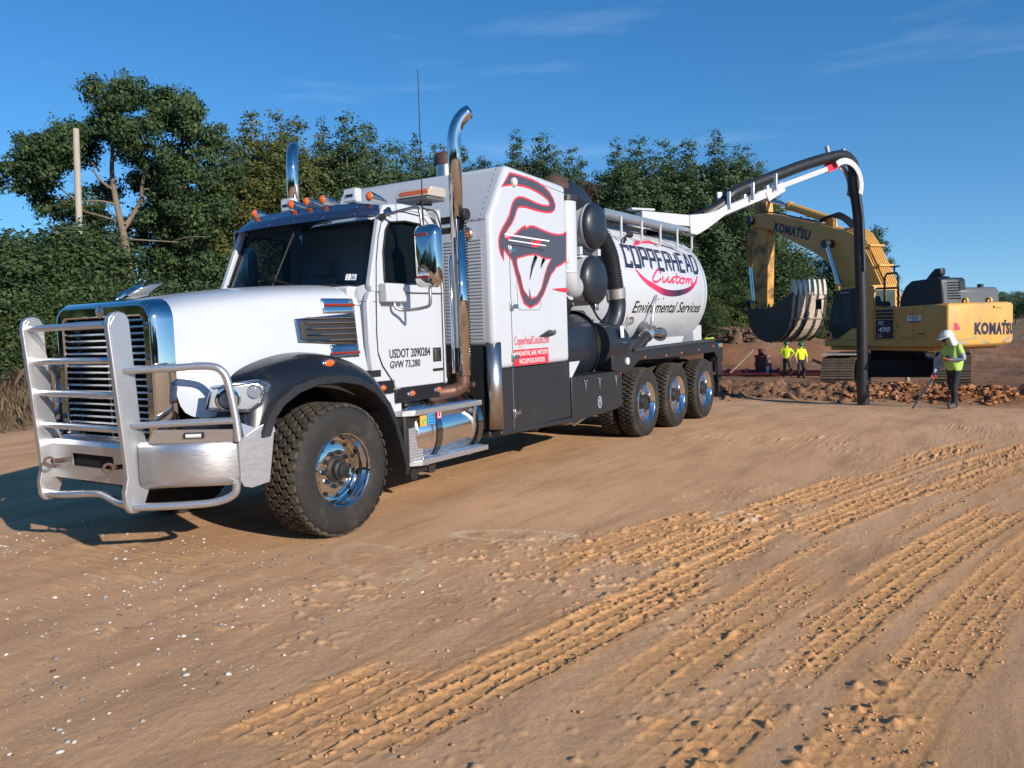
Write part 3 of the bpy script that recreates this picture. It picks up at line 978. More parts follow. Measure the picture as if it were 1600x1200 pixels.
# -- hood
def hood_sec(x, zt, w, zc, yb, zb, ym):
    return [(x, 0, zt), (x, w * 0.35, zt - 0.004), (x, w * 0.66, zt - 0.022), (x, w * 0.86, zt - 0.062), (x, w * 0.97, zt - 0.125), (x, w, zc), (x, ym, (zc + zb) / 2), (x, yb, zb)]
secs = [hood_sec(1.14, 1.985, 0.635, 1.74, 0.68, 1.08, 0.645), hood_sec(0.97, 2.012, 0.662, 1.76, 0.93, 1.09, 0.700), hood_sec(0.7, 2.055, 0.715, 1.80, 0.98, 1.15, 0.775), hood_sec(0.4, 2.09, 0.775, 1.83, 0.98, 1.24, 0.835),
        hood_sec(0.1, 2.12, 0.83, 1.86, 0.96, 1.26, 0.875), hood_sec(-0.2, 2.14, 0.885, 1.89, 0.99, 1.22, 0.925), hood_sec(-0.45, 2.15, 0.925, 1.91, 1.00, 1.12, 0.962), hood_sec(-0.60, 2.15, 0.945, 1.92, 1.00, 1.02, 0.98)]
mb = MB(); mb.grid(secs); mb.mirror_y()
hood = mb.build('hood', 'white', truck, 60, sub=2)
mb = MB()
mb.tube(smooth_path([(1.0, 0.673, 1.52), (0.93, 0.70, 1.50), (0.80, 0.745, 1.42), (0.72, 0.79, 1.30), (0.70, 0.82, 1.16)], 4), 0.022, 8)
mb.build('hood_crease', 'white', truck, 60)
# cowl between hood and windshield
mb = MB(); mb.box((-0.47, -0.90, 1.95), (-0.70, 0.90, 2.105)); mb.build('cowl', 'white', truck, 35, bevel=0.02)

# -- grille with chrome surround and separate slats
mb = MB()
def rr(x, y0, y1, z0, z1, r, n=5):
    o = []
    for cy, cz, a in ((y1 - r, z1 - r, 0), (y0 + r, z1 - r, PI / 2), (y0 + r, z0 + r, PI), (y1 - r, z0 + r, 1.5 * PI)):
        for i in range(n + 1): o.append((x, cy + r * math.cos(a + PI / 2 * i / n), cz + r * math.sin(a + PI / 2 * i / n)))
    return o
outer0 = rr(1.13, -0.665, 0.665, 0.90, 1.995, 0.16)
outer1 = rr(1.25, -0.655, 0.655, 0.90, 1.985, 0.15)
outer2 = rr(1.30, -0.625, 0.625, 0.92, 1.955, 0.13)
inner2 = rr(1.30, -0.535, 0.535, 0.95, 1.865, 0.05)
inner1 = rr(1.20, -0.525, 0.525, 0.96, 1.855, 0.05)
mb.grid([outer0, outer1, outer2, inner2, inner1], True)
gs = mb.build('grille_surround', 'chrome', truck, 40, bevel=0.012)
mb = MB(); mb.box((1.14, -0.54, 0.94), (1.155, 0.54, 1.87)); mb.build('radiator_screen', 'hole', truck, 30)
mb = MB(); mb.box((1.16, -0.012, 0.95), (1.255, 0.012, 1.86)); mb.build('grille_divider', 'darkchrome', truck, 30)
sm = MB().box((-0.012, -0.525, -0.006), (0.045, 0.525, 0.008)).mesh('slat', None)
for i in range(18):
    link('slat', sm, M['steel'], gs, loc=(1.225, 0, 0.985 + i * 0.0495), rot=(0, R_(-14), 0))
mb = MB()
for y in (-0.3, 0.18): mb.ball((1.275, y, 1.80), 0.016)
mb.build('grille_lamp', 'amber', truck, 60)
# badge on the top rail of the surround
mb = MB(); mb.lathe([(0.0, 0.012), (0.04, 0.010), (0.052, 0.0)], (1.30, 0, 1.912), (1, 0, 0), 24); mb.build('round_badge', 'steel', truck, 40)
# hood ornament: swept chrome bird
mb = MB()
for s_ in (1, -1):
    mb.grid([[(1.12, s_ * 0.012, 2.01), (1.02, s_ * 0.02, 2.03), (0.90, s_ * 0.02, 2.05)], [(1.08, s_ * 0.05, 2.05), (0.97, s_ * 0.085, 2.085), (0.86, s_ * 0.10, 2.11)], [(1.03, s_ * 0.07, 2.08), (0.93, s_ * 0.12, 2.12), (0.82, s_ * 0.13, 2.14)]])
mb.tube([(1.16, 0, 2.005), (1.10, 0, 2.045), (1.00, 0, 2.045), (0.88, 0, 2.055)], [0.012, 0.030, 0.034, 0.012], 8)
mb.build('hood_ornament', 'chrome', truck, 60, solid=0.008)

# -- hood side vents (cross shaped: chrome top and foot, slatted middle)
def on_hood(x, z):
    ws = [(s[0][0], s) for s in secs]
    for (xa, a), (xb, b) in zip(ws, ws[1:]):
        if xb <= x <= xa:
            t = (x - xa) / (xb - xa)
            pts = [tuple(p + (q - p) * t for p, q in zip(u, v)) for u, v in zip(a, b)]
            for u, v in zip(pts[3:], pts[4:]):
                if v[2] <= z <= u[2]:
                    k = (z - u[2]) / (v[2] - u[2])
                    return u[1] + (v[1] - u[1]) * k
            return pts[-1][1]
    return 0.98
def vent_plate(name, x0, x1, z0, z1, lift, mat, sgn, slant=0.0):
    mb = MB()
    rows = []
    for i in range(7):
        x = x0 + (x1 - x0) * i / 6
        col = []
        for j in range(5):
            z = z0 + (z1 - z0) * j / 4
            sh = slant * (1 - i / 6)
            zz = z + (sh if j == 0 else (-sh if j == 4 else 0))
            col.append((x, sgn * (on_hood(x, zz) + lift), zz))
        rows.append(col)
    mb.grid(rows)
    return mb.build(name, mat, truck, 50, solid=0.03, bevel=0.006)
for sg_ in (1, -1):
    vent_plate('vent_frame', 0.115, -0.50, 1.575, 1.865, 0.012, 'darkchrome', sg_, 0.045)
    vent_plate('vent_panel', 0.085, -0.485, 1.60, 1.84, 0.020, 'blackmatte', sg_, 0.04)
    vent_plate('vent_top', -0.17, -0.50, 1.865, 1.995, 0.016, 'chrome', sg_)
    vent_plate('vent_foot', -0.20, -0.50, 1.475, 1.59, 0.014, 'darkchrome', sg_)
    for j, z in enumerate((1.635, 1.685, 1.735, 1.785, 1.825)):
        mb = MB()
        pts = [(x, sg_ * (on_hood(x, z) + 0.034), z) for x in np.linspace(0.03, -0.47, 7)]
        mb.tube(pts, 0.0075, 6)
        mb.build('vent_slat', 'chrome', truck, 50)
    for z in (1.935, 1.515):
        mb = MB()
        mb.tube([(x, sg_ * (on_hood(x, z) + 0.028), z) for x in np.linspace(-0.18, -0.49, 6)], 0.012, 6)
        mb.build('light_strip', 'red_lens', truck, 50)

# -- front fenders
def fender(sg_):
    mb = MB()
    arch = [(0.86, 0.98), (0.80, 1.12), (0.70, 1.235), (0.52, 1.335), (0.28, 1.385), (0.0, 1.385), (-0.25, 1.335), (-0.45, 1.24), (-0.60, 1.10), (-0.70, 0.90), (-0.78, 0.66), (-0.84, 0.46)]
    lip = [(0.78, 0.94), (0.72, 1.07), (0.63, 1.16), (0.47, 1.24), (0.27, 1.285), (0.0, 1.285), (-0.22, 1.245), (-0.40, 1.155), (-0.53, 1.03), (-0.625, 0.86), (-0.70, 0.64), (-0.76, 0.44)]
    top = [(1.03, 0.86, 0.96), (1.00, 0.93, 1.10), (0.92, 0.95, 1.36), (0.76, 0.90, 1.45), (0.35, 0.88, 1.55), (0.0, 0.92, 1.545), (-0.30, 0.95, 1.46), (-0.52, 0.96, 1.35), (-0.66, 0.97, 1.20), (-0.74, 0.98, 0.95), (-0.81, 0.98, 0.70), (-0.86, 0.98, 0.46)]
    mid = []
    for (tx, ty, tz), (ax, az) in zip(top, arch):
        mid.append((tx * 0.62 + ax * 0.38, 1.11, tz * 0.62 + az * 0.38 + 0.045))
    r0 = [(x, sg_ * y, z) for x, y, z in top]
    r1 = [(x, sg_ * y, z) for x, y, z in mid]
    r2 = [(x, sg_ * 1.20, z + 0.01) for x, z in arch]
    r3 = [(x, sg_ * 1.205, z - 0.045) for x, z in arch]
    mb.grid([r0, r1, r2, r3])
    mb.build('front_fender', 'black', truck, 60, sub=2)
    # unpainted flare round the wheel arch
    mb = MB()
    mb.grid([[(x, sg_ * 1.206, z - 0.03) for x, z in arch], [(x * 0.98, sg_ * 1.245, z - 0.045) for x, z in arch],
             [(x, sg_ * 1.255, z) for x, z in lip], [(x, sg_ * 1.225, z - 0.012) for x, z in lip], [(x, sg_ * 0.70, z - 0.012) for x, z in lip]])
    mb.build('fender_flare', 'flare', truck, 45)
for sg_ in (1, -1):
    fender(sg_)
    # headlight housing: chrome bowl with lamp, turn signal and clear lens
    sy = sg_
    q = [(1.13, 0.985, 1.165), (1.095, 1.0, 1.325), (0.815, 1.18, 1.355), (0.755, 1.205, 1.315), (0.81, 1.19, 1.18), (0.90, 1.15, 1.135)]
    mb = MB()
    mb.prism([(x, sy * y, z) for x, y, z in q], (-0.12, -0.05 * sy, 0))
    mb.build('headlight', 'lampbowl', truck, 30, bevel=0.02, seg=3)
    nrm = Vector((0.50, sy * 0.86, 0)).normalized()
    c1 = Vector((1.00, sy * 1.072, 1.235)) + nrm * 0.004
    mb = MB(); mb.lathe([(0.088, -0.03), (0.088, 0.012), (0.076, 0.014), (0.066, -0.006), (0.040, -0.02), (0.0, -0.022)], c1, nrm, 28); mb.build('lamp_ring', 'chrome', truck, 40)
    mb = MB(); mb.lathe([(0.066, -0.002), (0.045, 0.012), (0.0, 0.018)], c1, nrm, 24); mb.build('lamp_lens', 'lens', truck, 60)
    c2 = Vector((0.835, sy * 1.165, 1.275)) + nrm * 0.004
    mb = MB(); mb.lathe([(0.055, -0.01), (0.052, 0.012), (0.03, 0.02), (0.0, 0.022)], c2, nrm, 20); mb.build('turn_lens', 'lens', truck, 50)
    mb = MB()
    mb.tube([(x, sy * (y + 0.012), z) for x, y, z in q] + [(q[0][0], sy * (q[0][1] + 0.012), q[0][2])], 0.012, 6)
    mb.build('headlight_bezel', 'chrome', truck, 60)
    # fender marker lamp
    mb = MB(); mb.ball((0.06, sy * 1.165, 1.445), 0.036, sq=(1.6, 0.55, 0.9)); mb.build('marker_lamp', 'amber', truck, 60)
    mb = MB(); mb.ball((0.06, sy * 1.160, 1.445), 0.043, sq=(1.75, 0.42, 0.95)); mb.build('marker_bezel', 'chrome', truck, 60)
    # dark inner wing between grille and fender
    mb = MB(); mb.prism([(1.125, sy * 0.60, 0.74), (1.115, sy * 0.69, 0.74), (0.99, sy * 0.95, 0.74), (0.93, sy * 1.10, 0.74), (0.80, sy * 1.10, 0.74), (0.80, sy * 0.60, 0.74)], (0, 0, 0.345)); mb.build('fender_apron', 'navy', truck, 30, bevel=0.04)

# -- bumper and grille guard
def upright(y):
    pr = [(1.605, 1.79), (1.595, 1.85), (1.56, 1.885), (1.51, 1.895), (1.465, 1.88), (1.44, 1.84), (1.435, 1.79), (1.40, 1.1), (1.36, 0.95), (1.36, 0.60), (1.415, 0.47), (1.46, 0.44), (1.52, 0.445), (1.55, 0.49), (1.555, 0.60), (1.53, 0.70), (1.535, 0.80)]
    mb = MB()
    mb.prism([(x, y - 0.025, z) for x, z in pr], (0, 0.05, 0))
    o = mb.build('guard_upright', 'alu', truck, 30, bevel=0.008)
    inn = [(1.585, 1.80), (1.55, 1.86), (1.50, 1.865), (1.46, 1.83), (1.425, 1.12), (1.385, 0.95), (1.385, 0.62), (1.44, 0.48), (1.51, 0.47), (1.53, 0.60), (1.505, 0.72)]
    mb = MB()
    for s_ in (1, -1): mb.prism([(x, y + s_ * 0.0252, z) for x, z in inn], (0, s_ * 0.004, 0))
    mb.build('upright_cheek', 'alu', truck, 30)
    return o
for y in (-0.575, 0.575): upright(y)
def tube_part(name, pts, r, mat='alu', n=14, parent=None, sm=5):
    mb = MB(); mb.tube(smooth_path(pts, sm) if sm else pts, r, n)
    return mb.build(name, mat, parent or truck, 60)
for z, x in ((1.80, 1.55), (1.545, 1.52), (1.295, 1.50), (1.04, 1.475)):
    tube_part('guard_crossbar', [(x, -0.55, z), (x, 0.55, z)], 0.026, sm=0)
tube_part('guard_crossbar', [(1.50, -0.55, 0.50), (1.49, -0.35, 0.50), (1.42, -0.05, 0.52), (1.42, 0.10, 0.52), (1.48, 0.38, 0.50), (1.50, 0.55, 0.50)], 0.028)
for s_ in (1, -1):
    tube_part('guard_side_bar', [(1.50, s_ * 0.60, 1.475), (1.30, s_ * 0.85, 1.48), (1.14, s_ * 1.05, 1.485), (1.08, s_ * 1.13, 1.44), (1.055, s_ * 1.16, 1.33), (1.03, s_ * 1.18, 1.1), (1.02, s_ * 1.19, 0.93)], 0.028)
    tube_part('guard_side_bar', [(1.47, s_ * 0.60, 1.075), (1.05, s_ * 1.17, 1.085)], 0.025, sm=0)
    tube_part('guard_side_bar', [(1.49, s_ * 0.60, 0.485), (1.25, s_ * 0.92, 0.485), (1.13, s_ * 1.07, 0.50), (1.06, s_ * 1.16, 0.55), (1.05, s_ * 1.18, 0.63)], 0.028)
    # bumper wing: folded plate swept back from the upright
    mb = MB()
    prof = [(-0.10, 0.955), (-0.035, 0.945), (-0.008, 0.915), (0.0, 0.87), (0.0, 0.68), (-0.008, 0.635), (-0.04, 0.605), (-0.10, 0.60)]
    nrm = Vector((0.785, s_ * 0.62, 0))
    rows = []
    for a, b in ((1.45, 0.62), (1.24, 0.89), (1.025, 1.185)):
        rows.append([(a + nrm.x * h, s_ * b + nrm.y * h, z) for h, z in prof])
    mb.grid(rows); mb.build('bumper_wing', 'alu', truck, 45, solid=0.008)
    mb = MB()
    mb.prism([(1.02, s_ * 1.20, 0.955), (0.74, s_ * 1.245, 0.965), (0.80, s_ * 1.24, 0.60), (0.94, s_ * 1.215, 0.578), (1.00, s_ * 1.20, 0.595), (1.025, s_ * 1.198, 0.64), (1.03, s_ * 1.198, 0.90)], (0, -s_ * 0.012, 0))
    mb.build('bumper_end_plate', 'alu', truck, 30)
    mb = MB()
    mb.prism([(1.38, s_ * 0.72, 1.035), (1.04, s_ * 1.17, 1.02), (1.0, s_ * 1.19, 0.93), (1.40, s_ * 0.66, 0.935)], (-0.012, -s_ * 0.010, 0))
    mb.build('bumper_top_flange', 'alu', truck, 30)
    mb = MB(); mb.prism([(0.98, s_ * 1.20, 0.955), (0.72, s_ * 1.24, 0.965), (0.74, s_ * 1.235, 1.06), (0.88, s_ * 1.21, 1.01), (0.99, s_ * 1.19, 1.06)], (0, -s_ * 0.01, 0)); mb.build('bumper_gusset', 'alu', truck, 30)
    mb = MB(); c = Vector((1.215, s_ * 0.945, 0.985)); t = Vector((-0.60, s_ * 0.8, 0)).normalized()
    mb.tube([c - t * 0.055, c + t * 0.055], 0.017, 8); mb.build('marker_lamp', 'clear', truck, 60)
    mb = MB(); mb.tube([c - t * 0.07 - Vector((0.006, 0.006 * s_, 0)), c + t * 0.07 - Vector((0.006, 0.006 * s_, 0))], 0.022, 8); mb.build('lamp_seat', 'blackmatte', truck, 60)
    # tow hooks
    mb = MB(); mb.tube([(1.40 + 0.0, s_ * 0.40, 0.76), (1.53, s_ * 0.40, 0.765)], 0.018, 8); mb.lathe([(0.042, -0.012), (0.042, 0.012), (0.024, 0.012), (0.024, -0.012), (0.042, -0.012)], (1.55, s_ * 0.40, 0.765), (0.35, 0.9 , 0.1), 16)
    mb.build('tow_eye', 'rust', truck, 50)
mb = MB()
o_ = [(1.435, -0.55, 0.62), (1.435, -0.28, 0.62), (1.435, 0.28, 0.62), (1.435, 0.55, 0.62), (1.435, 0.55, 0.89), (1.435, 0.28, 0.89), (1.435, -0.28, 0.89), (1.435, -0.55, 0.89)]
i_ = [(1.435, -0.28, 0.735), (1.435, -0.27, 0.725), (1.435, 0.27, 0.725), (1.435, 0.28, 0.735), (1.435, 0.28, 0.815), (1.435, 0.27, 0.825), (1.435, -0.27, 0.825), (1.435, -0.28, 0.815)]
mb.ring(o_, i_, (-0.012, 0, 0))
mb.grid([[(1.435, -0.55, 0.89), (1.435, 0.55, 0.89)], [(1.42, -0.55, 0.925), (1.42, 0.55, 0.925)], [(1.37, -0.55, 0.945), (1.37, 0.55, 0.945)], [(1.22, -0.55, 0.945), (1.22, 0.55, 0.945)]])
mb.build('bumper_center', 'alu', truck, 45)
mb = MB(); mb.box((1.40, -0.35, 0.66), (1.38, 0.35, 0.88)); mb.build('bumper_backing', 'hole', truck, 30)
mb = MB(); mb.box((1.25, -0.5, 0.55), (0.9, 0.5, 0.90)); mb.build('front_crossmember', 'chassis', truck, 30)

# -- cab
def side_ring(sg_):
    """door side of the cab with the window opening"""
    y = sg_ * 1.045
    def P(x, z): return (x, sg_ * (1.05 if z < 2.1 else 1.05 - (z - 2.1) * 0.11), z)
    outer = [P(-0.60, 2.11), P(-0.70, 2.38), P(-0.83, 2.72), P(-0.92, 2.86), P(-1.20, 2.90), P(-1.55, 2.88), P(-1.68, 2.72), P(-1.70, 2.35), P(-1.70, 2.05), P(-1.25, 2.05), P(-0.90, 2.05), P(-0.62, 2.05)]
    inner = [P(-0.80, 2.15), P(-0.83, 2.42), P(-0.90, 2.62), P(-0.97, 2.70), P(-1.20, 2.73), P(-1.44, 2.72), P(-1.53, 2.66), P(-1.55, 2.40), P(-1.55, 2.15), P(-1.25, 2.135), P(-0.95, 2.13), P(-0.81, 2.13)]
    mb = MB()
    mb.ring(outer, inner, (0, -sg_ * 0.06, 0))
    # lower side: door skin and cowl side
    mb.prism([(-0.60, y, 2.052), (-1.70, y, 2.052), (-1.70, y, 1.155), (-0.90, y, 1.155), (-0.89, y, 1.235), (-0.60, y, 1.235), (-0.56, y, 1.6), (-0.56, y, 1.95)], (0, -sg_ * 0.06, 0))
    mb.build('cab_side', 'white', truck, 35, bevel=0.012)
    mb = MB()
    g = [(x, yy - sg_ * 0.035, z) for x, yy, z in inner]
    mb.prism(g, (0, -sg_ * 0.006, 0)); mb.build('side_window', 'glass_dark', truck, 30)
    # quarter window bar and rubber surround
    mb = MB(); mb.tube([(x, yy + sg_ * 0.002, z) for x, yy, z in inner] + [(inner[0][0], inner[0][1] + sg_ * 0.002, inner[0][2])], 0.010, 6); mb.build('window_seal', 'blackmatte', truck, 60)
    # door shut line
    seam = [P(-1.63, 1.16), P(-1.635, 1.6), P(-1.64, 2.1), P(-1.63, 2.5), P(-1.58, 2.72), P(-1.48, 2.80), P(-1.20, 2.82), P(-0.98, 2.80), P(-0.88, 2.74), P(-0.79, 2.55), P(-0.72, 2.32), P(-0.68, 2.1), P(-0.66, 1.7), P(-0.665, 1.50), P(-0.72, 1.38), P(-0.84, 1.24), P(-0.872, 1.16)]
    mb = MB(); mb.tube([(x, yy + sg_ * 0.001, z) for x, yy, z in seam], 0.0065, 5); mb.build('door_seam', 'blackmatte', truck, 60)
    mb = MB(); mb.tube([(-0.66, sg_ * 1.052, 1.96), (-0.50, sg_ * 0.995, 1.965)], 0.003, 5); mb.tube([(-0.70, sg_ * 1.052, 2.045), (-1.63, sg_ * 1.052, 2.045)], 0.0035, 5); mb.build('body_seam', 'blackmatte', truck, 60)
    # black sill with marker lamps
    mb = MB(); mb.box((-0.52, sg_ * 1.00, 1.12), (-0.86, sg_ * 1.058, 1.24)); mb.box((-0.885, sg_ * 1.00, 1.02), (-1.70, sg_ * 1.060, 1.15)); mb.build('door_sill', 'black', truck, 30, bevel=0.008)
    for x, z in ((-0.70, 1.18), (-1.11, 1.095), (-1.52, 1.10)):
        mb = MB(); mb.ball((x, sg_ * 1.065, z), 0.026, sq=(1.6, 0.7, 1)); mb.build('marker_lamp', 'amber', truck, 60)
        mb = MB(); mb.ball((x + 0.012, sg_ * 1.060, z), 0.031, sq=(1.9, 0.5, 1)); mb.build('marker_bezel', 'chrome', truck, 60)
    # recessed handle, small louver and mirror bracket
    mb = MB(); mb.box((-1.47, sg_ * 1.04, 1.375), (-1.60, sg_ * 1.052, 1.515)); mb.build('handle_recess', 'blackmatte', truck, 30, bevel=0.02)
    mb = MB(); mb.box((-1.485, sg_ * 1.05, 1.39), (-1.585, sg_ * 1.060, 1.50)); mb.build('door_handle', 'chrome', truck, 30, bevel=0.012)
    mb = MB(); mb.box((-1.53, sg_ * 1.058, 1.40), (-1.543, sg_ * 1.064, 1.49)); mb.box((-1.46, sg_ * 1.05, 1.285), (-1.61, sg_ * 1.058, 1.31)); mb.build('handle_slot', 'blackmatte', truck, 30)
    mb = MB(); mb.box((-0.55, sg_ * 1.0, 1.285), (-0.69, sg_ * 1.054, 1.345)); mb.build('side_louver', 'flare', truck, 30)
    mb = MB(); mb.box((-0.68, sg_ * 0.98, 0.80), (-0.98, sg_ * 1.03, 1.16)); mb.build('step_well', 'white', truck, 30)
for sg_ in (1, -1): side_ring(sg_)
# roof
rows = []
for x, zt, w, ze in ((-0.80, 2.80, 0.88, 2.74), (-0.88, 2.875, 0.91, 2.80), (-0.98, 2.915, 0.935, 2.855), (-1.25, 2.945, 0.95, 2.885), (-1.55, 2.945, 0.95, 2.87), (-1.70, 2.92, 0.94, 2.82)):
    rows.append([(x, -w - 0.03, ze - 0.04), (x, -w, ze), (x, -w * 0.8, zt - 0.012), (x, -w * 0.4, zt), (x, 0, zt + 0.004), (x, w * 0.4, zt), (x, w * 0.8, zt - 0.012), (x, w, ze), (x, w + 0.03, ze - 0.04)])
mb = MB(); mb.grid(rows); mb.build('cab_roof', 'white', truck, 50, sub=1)
mb = MB(); mb.box((-1.70, -1.0, 1.05), (-1.76, 1.0, 2.90)); mb.build('cab_back', 'white', truck, 30, bevel=0.03)
mb = MB(); mb.box((-0.55, -1.0, 1.0), (-1.70, 1.0, 1.06)); mb.box((-0.52, -0.84, 1.06), (-0.58, 0.84, 1.95)); mb.build('cab_floor', 'chassis', truck, 30)
# windshield, two curved halves with a centre strip
def ws(t, k):
    """t: -1..1 across, k: 0 bottom .. 1 top"""
    y = t * (0.955 - 0.06 * k)
    x = (-0.40 - 0.24 * abs(t) ** 2.6) * (1 - k) + (-0.80 - 0.11 * abs(t) ** 2.6) * k
    z = (2.13 - 0.03 * t * t) * (1 - k) + (2.83 - 0.06 * t * t) * k
    return (x, y, z)
for a, b in ((-1, 0), (0, 1)):
    mb = MB(); mb.grid([[ws(a + (b - a) * i / 10, j / 6) for i in range(11)] for j in range(7)])
    mb.build('windshield', 'glass', truck, 60)
mb = MB(); mb.tube([ws(0, k / 6) for k in range(7)], 0.011, 6); mb.build('windshield_strip', 'blackmatte', truck, 60)
mb = MB()
mb.tube([ws(-1, k / 6) for k in range(7)], 0.016, 6); mb.tube([ws(1, k / 6) for k in range(7)], 0.016, 6)
mb.tube([ws(t / 10, 0) for t in range(-10, 11)], 0.016, 6); mb.build('windshield_seal', 'blackmatte', truck, 60)
for s_ in (1, -1):   # A pillars
    rows = []
    for k in np.linspace(-0.02, 1.06, 8):
        x, y, z = ws(1, k)
        zz = z
        xo = -0.60 - 0.105 * 0 - (zz - 2.11) * 0.365
        yo = (1.05 if zz < 2.1 else 1.05 - (zz - 2.1) * 0.11)
        rows.append([(x + 0.012, s_ * (y - 0.012), zz), (x - 0.03, s_ * (y + 0.055), zz), (xo - 0.012, s_ * (yo + 0.001), zz), (xo - 0.06, s_ * (yo - 0.002), zz), (xo - 0.06, s_ * (yo - 0.06), zz)])
    mb = MB(); mb.grid(rows); mb.build('windshield_pillar', 'white', truck, 50)
    rows = [[(-0.575, s_ * (on_hood(-0.575, min(z, 2.07)) - 0.004), min(z, 2.085)), (-0.605, s_ * (on_hood(-0.575, min(z, 2.07)) * 0.4 + 1.049 * 0.6), z), (-0.66, s_ * 1.049, z)] for z in (2.115, 2.06, 1.95, 1.8, 1.6, 1.4, 1.26)]
    mb = MB(); mb.grid(rows); mb.build('cowl_side', 'white', truck, 60)
# inspection stickers on the glass
def on_ws(t, k, lift=0.006):
    p = Vector(ws(t, k)); return p + Vector((0.80, 0.2 * t, 0.55)).normalized() * lift
for j, (ch, t0) in enumerate((('2', 0.845), ('6', 0.895))):
    q = [on_ws(t0 - 0.022, 0.08), on_ws(t0 + 0.022, 0.08), on_ws(t0 + 0.022, 0.16), on_ws(t0 - 0.022, 0.16)]
    mb = MB(); mb.add(q, [(0, 1, 2, 3)]); mb.build('sticker', 'lilac' if j else 'whiteprint', truck, None)
    flat('sticker_digit', [text2d(ch, 0.6, 0.7)], lambda a, b, t0=t0: on_ws(t0 - 0.015 + a * 0.045, 0.09 + b * 0.085, 0.009), 'ink', truck)
# cab interior
for y in (-0.48, 0.48):
    mb = MB(); mb.box((-1.15, y - 0.24, 1.55), (-1.60, y + 0.24, 1.72)); mb.box((-1.47, y - 0.23, 1.68), (-1.60, y + 0.23, 2.28)); mb.box((-1.47, y - 0.14, 2.3), (-1.56, y + 0.14, 2.50))
    mb.build('seat', 'seat', truck, 40, bevel=0.04)
mb = MB(); mb.box((-0.55, -0.95, 1.7), (-0.90, 0.95, 2.10)); mb.build('dashboard', 'dash', truck, 40, bevel=0.06)
mb = MB(); mb.lathe([(0.215, 0), (0.23, 0.012), (0.215, 0.024), (0.20, 0.012), (0.215, 0)], (-1.00, 0.48, 2.02), (0.75, 0, -0.65), 24); mb.cyl((-0.85, 0.48, 1.95), (-1.0, 0.48, 2.03), 0.03); mb.build('steering_wheel', 'blackmatte', truck, 50)
mb = MB(); mb.box((-1.66, -0.9, 1.1), (-1.69, 0.9, 2.85)); mb.build('cab_lining', 'dash', truck, 40)
# wipers
for y in (-0.5, 0.35):
    mb = MB(); p0, p1 = Vector(ws(y / 0.955, 0.0)) + Vector((0.03, 0, 0.0)), Vector(ws((y - 0.42) / 0.955, 0.12)) + Vector((0.03, 0, 0.02)); mb.tube([p0, p1], 0.009, 6); mb.build('wiper', 'blackmatte', truck, 60)
# sun visor across the top of the windshield
rows = []
for i in range(17):
    t = -1 + 2 * i / 16
    e = max(0, abs(t) - 0.82) / 0.18
    y = t * 1.03
    xb = -0.645 - 0.10 * abs(t) ** 2.5 - 0.24 * e ** 1.5
    xt = -0.80 - 0.06 * abs(t) ** 2 - 0.13 * e
    zb = 2.745 + 0.035 * e - 0.005 * t * t
    ztp = 2.905 - 0.03 * t * t - 0.035 * e
    rows.append([(xt, y * 0.96, ztp), (xt * 0.45 + xb * 0.55 + 0.016, y * 0.99, ztp * 0.45 + zb * 0.55), (xb, y, zb), (xb - 0.02, y, zb - 0.004)])
mb = MB(); mb.grid(rows); mb.build('sun_visor', 'visor', truck, 50, solid=0.004)
mb = MB()
for t in (-0.95, -0.62, -0.3, 0.05, 0.42, 0.78):
    mb.ball((-0.72 - 0.08 * t * t, t * 1.0, 2.842), 0.010); mb.ball((-0.665 - 0.09 * t * t, t * 1.015, 2.772), 0.008)
mb.build('visor_screws', 'chrome', truck, 60)
# roof marker lamps, square work lamps, beacon bar
for y, z, x in ((-0.80, 2.955, -0.92), (-0.22, 2.985, -0.89), (0, 2.99, -0.89), (0.22, 2.985, -0.89), (0.80, 2.955, -0.92)):
    mb = MB(); mb.lathe([(0.0, 0.03), (0.028, 0.022), (0.042, 0.0)], (x, y, z), (1, 0, 0.1), 16); mb.build('roof_lamp', 'amber', truck, 60)
    mb = MB(); mb.lathe([(0.045, 0.0), (0.047, -0.02), (0.036, -0.14), (0.012, -0.24)], (x, y, z), (1, 0, 0.12), 16); mb.build('lamp_shell', 'chrome', truck, 60)
for y in (-0.47, 0.42):
    mb = MB(); mb.box((-1.06, y - 0.085, 2.955), (-1.14, y + 0.085, 3.09)); mb.build('work_lamp', 'offwhite', truck, 30, bevel=0.012)
    mb = MB(); mb.box((-1.055, y - 0.07, 2.97), (-1.061, y + 0.07, 3.075)); mb.build('work_lens', 'clear', truck, 30)
    mb = MB(); mb.box((-1.048, y - 0.045, 3.005), (-1.056, y + 0.045, 3.03)); mb.box((-1.08, y - 0.03, 2.91), (-1.12, y + 0.03, 2.96)); mb.build('work_lamp_bulb', 'exdark', truck, 30)
mb = MB(); mb.box((-1.46, 0.66, 2.965), (-1.74, 1.06, 2.995)); mb.build('beacon_base', 'exgrey', truck, 30, bevel=0.008)
mb = MB(); mb.prism([(-1.45, 0.65, 3.0), (-1.75, 0.65, 3.0), (-1.72, 0.68, 3.085), (-1.48, 0.68, 3.085)], (0, 0.42, 0)); mb.build('beacon_cover', 'beacon', truck, 30, bevel=0.01)
mb = MB(); mb.box((-1.452, 0.72, 3.012), (-1.70, 1.074, 3.060)); mb.build('beacon_lamp', 'amber', truck, 30, bevel=0.01)
mb = MB(); mb.tube(smooth_path([(-1.60, 0.86, 2.965), (-1.60, 0.90, 2.90), (-1.66, 1.0, 2.86), (-1.70, 1.03, 2.70)], 4), 0.008, 6); mb.bar((-1.5, 0.9, 2.93), (-1.72, 0.9, 2.95), 0.03, 0.02); mb.build('beacon_bracket', 'blackmatte', truck, 50)
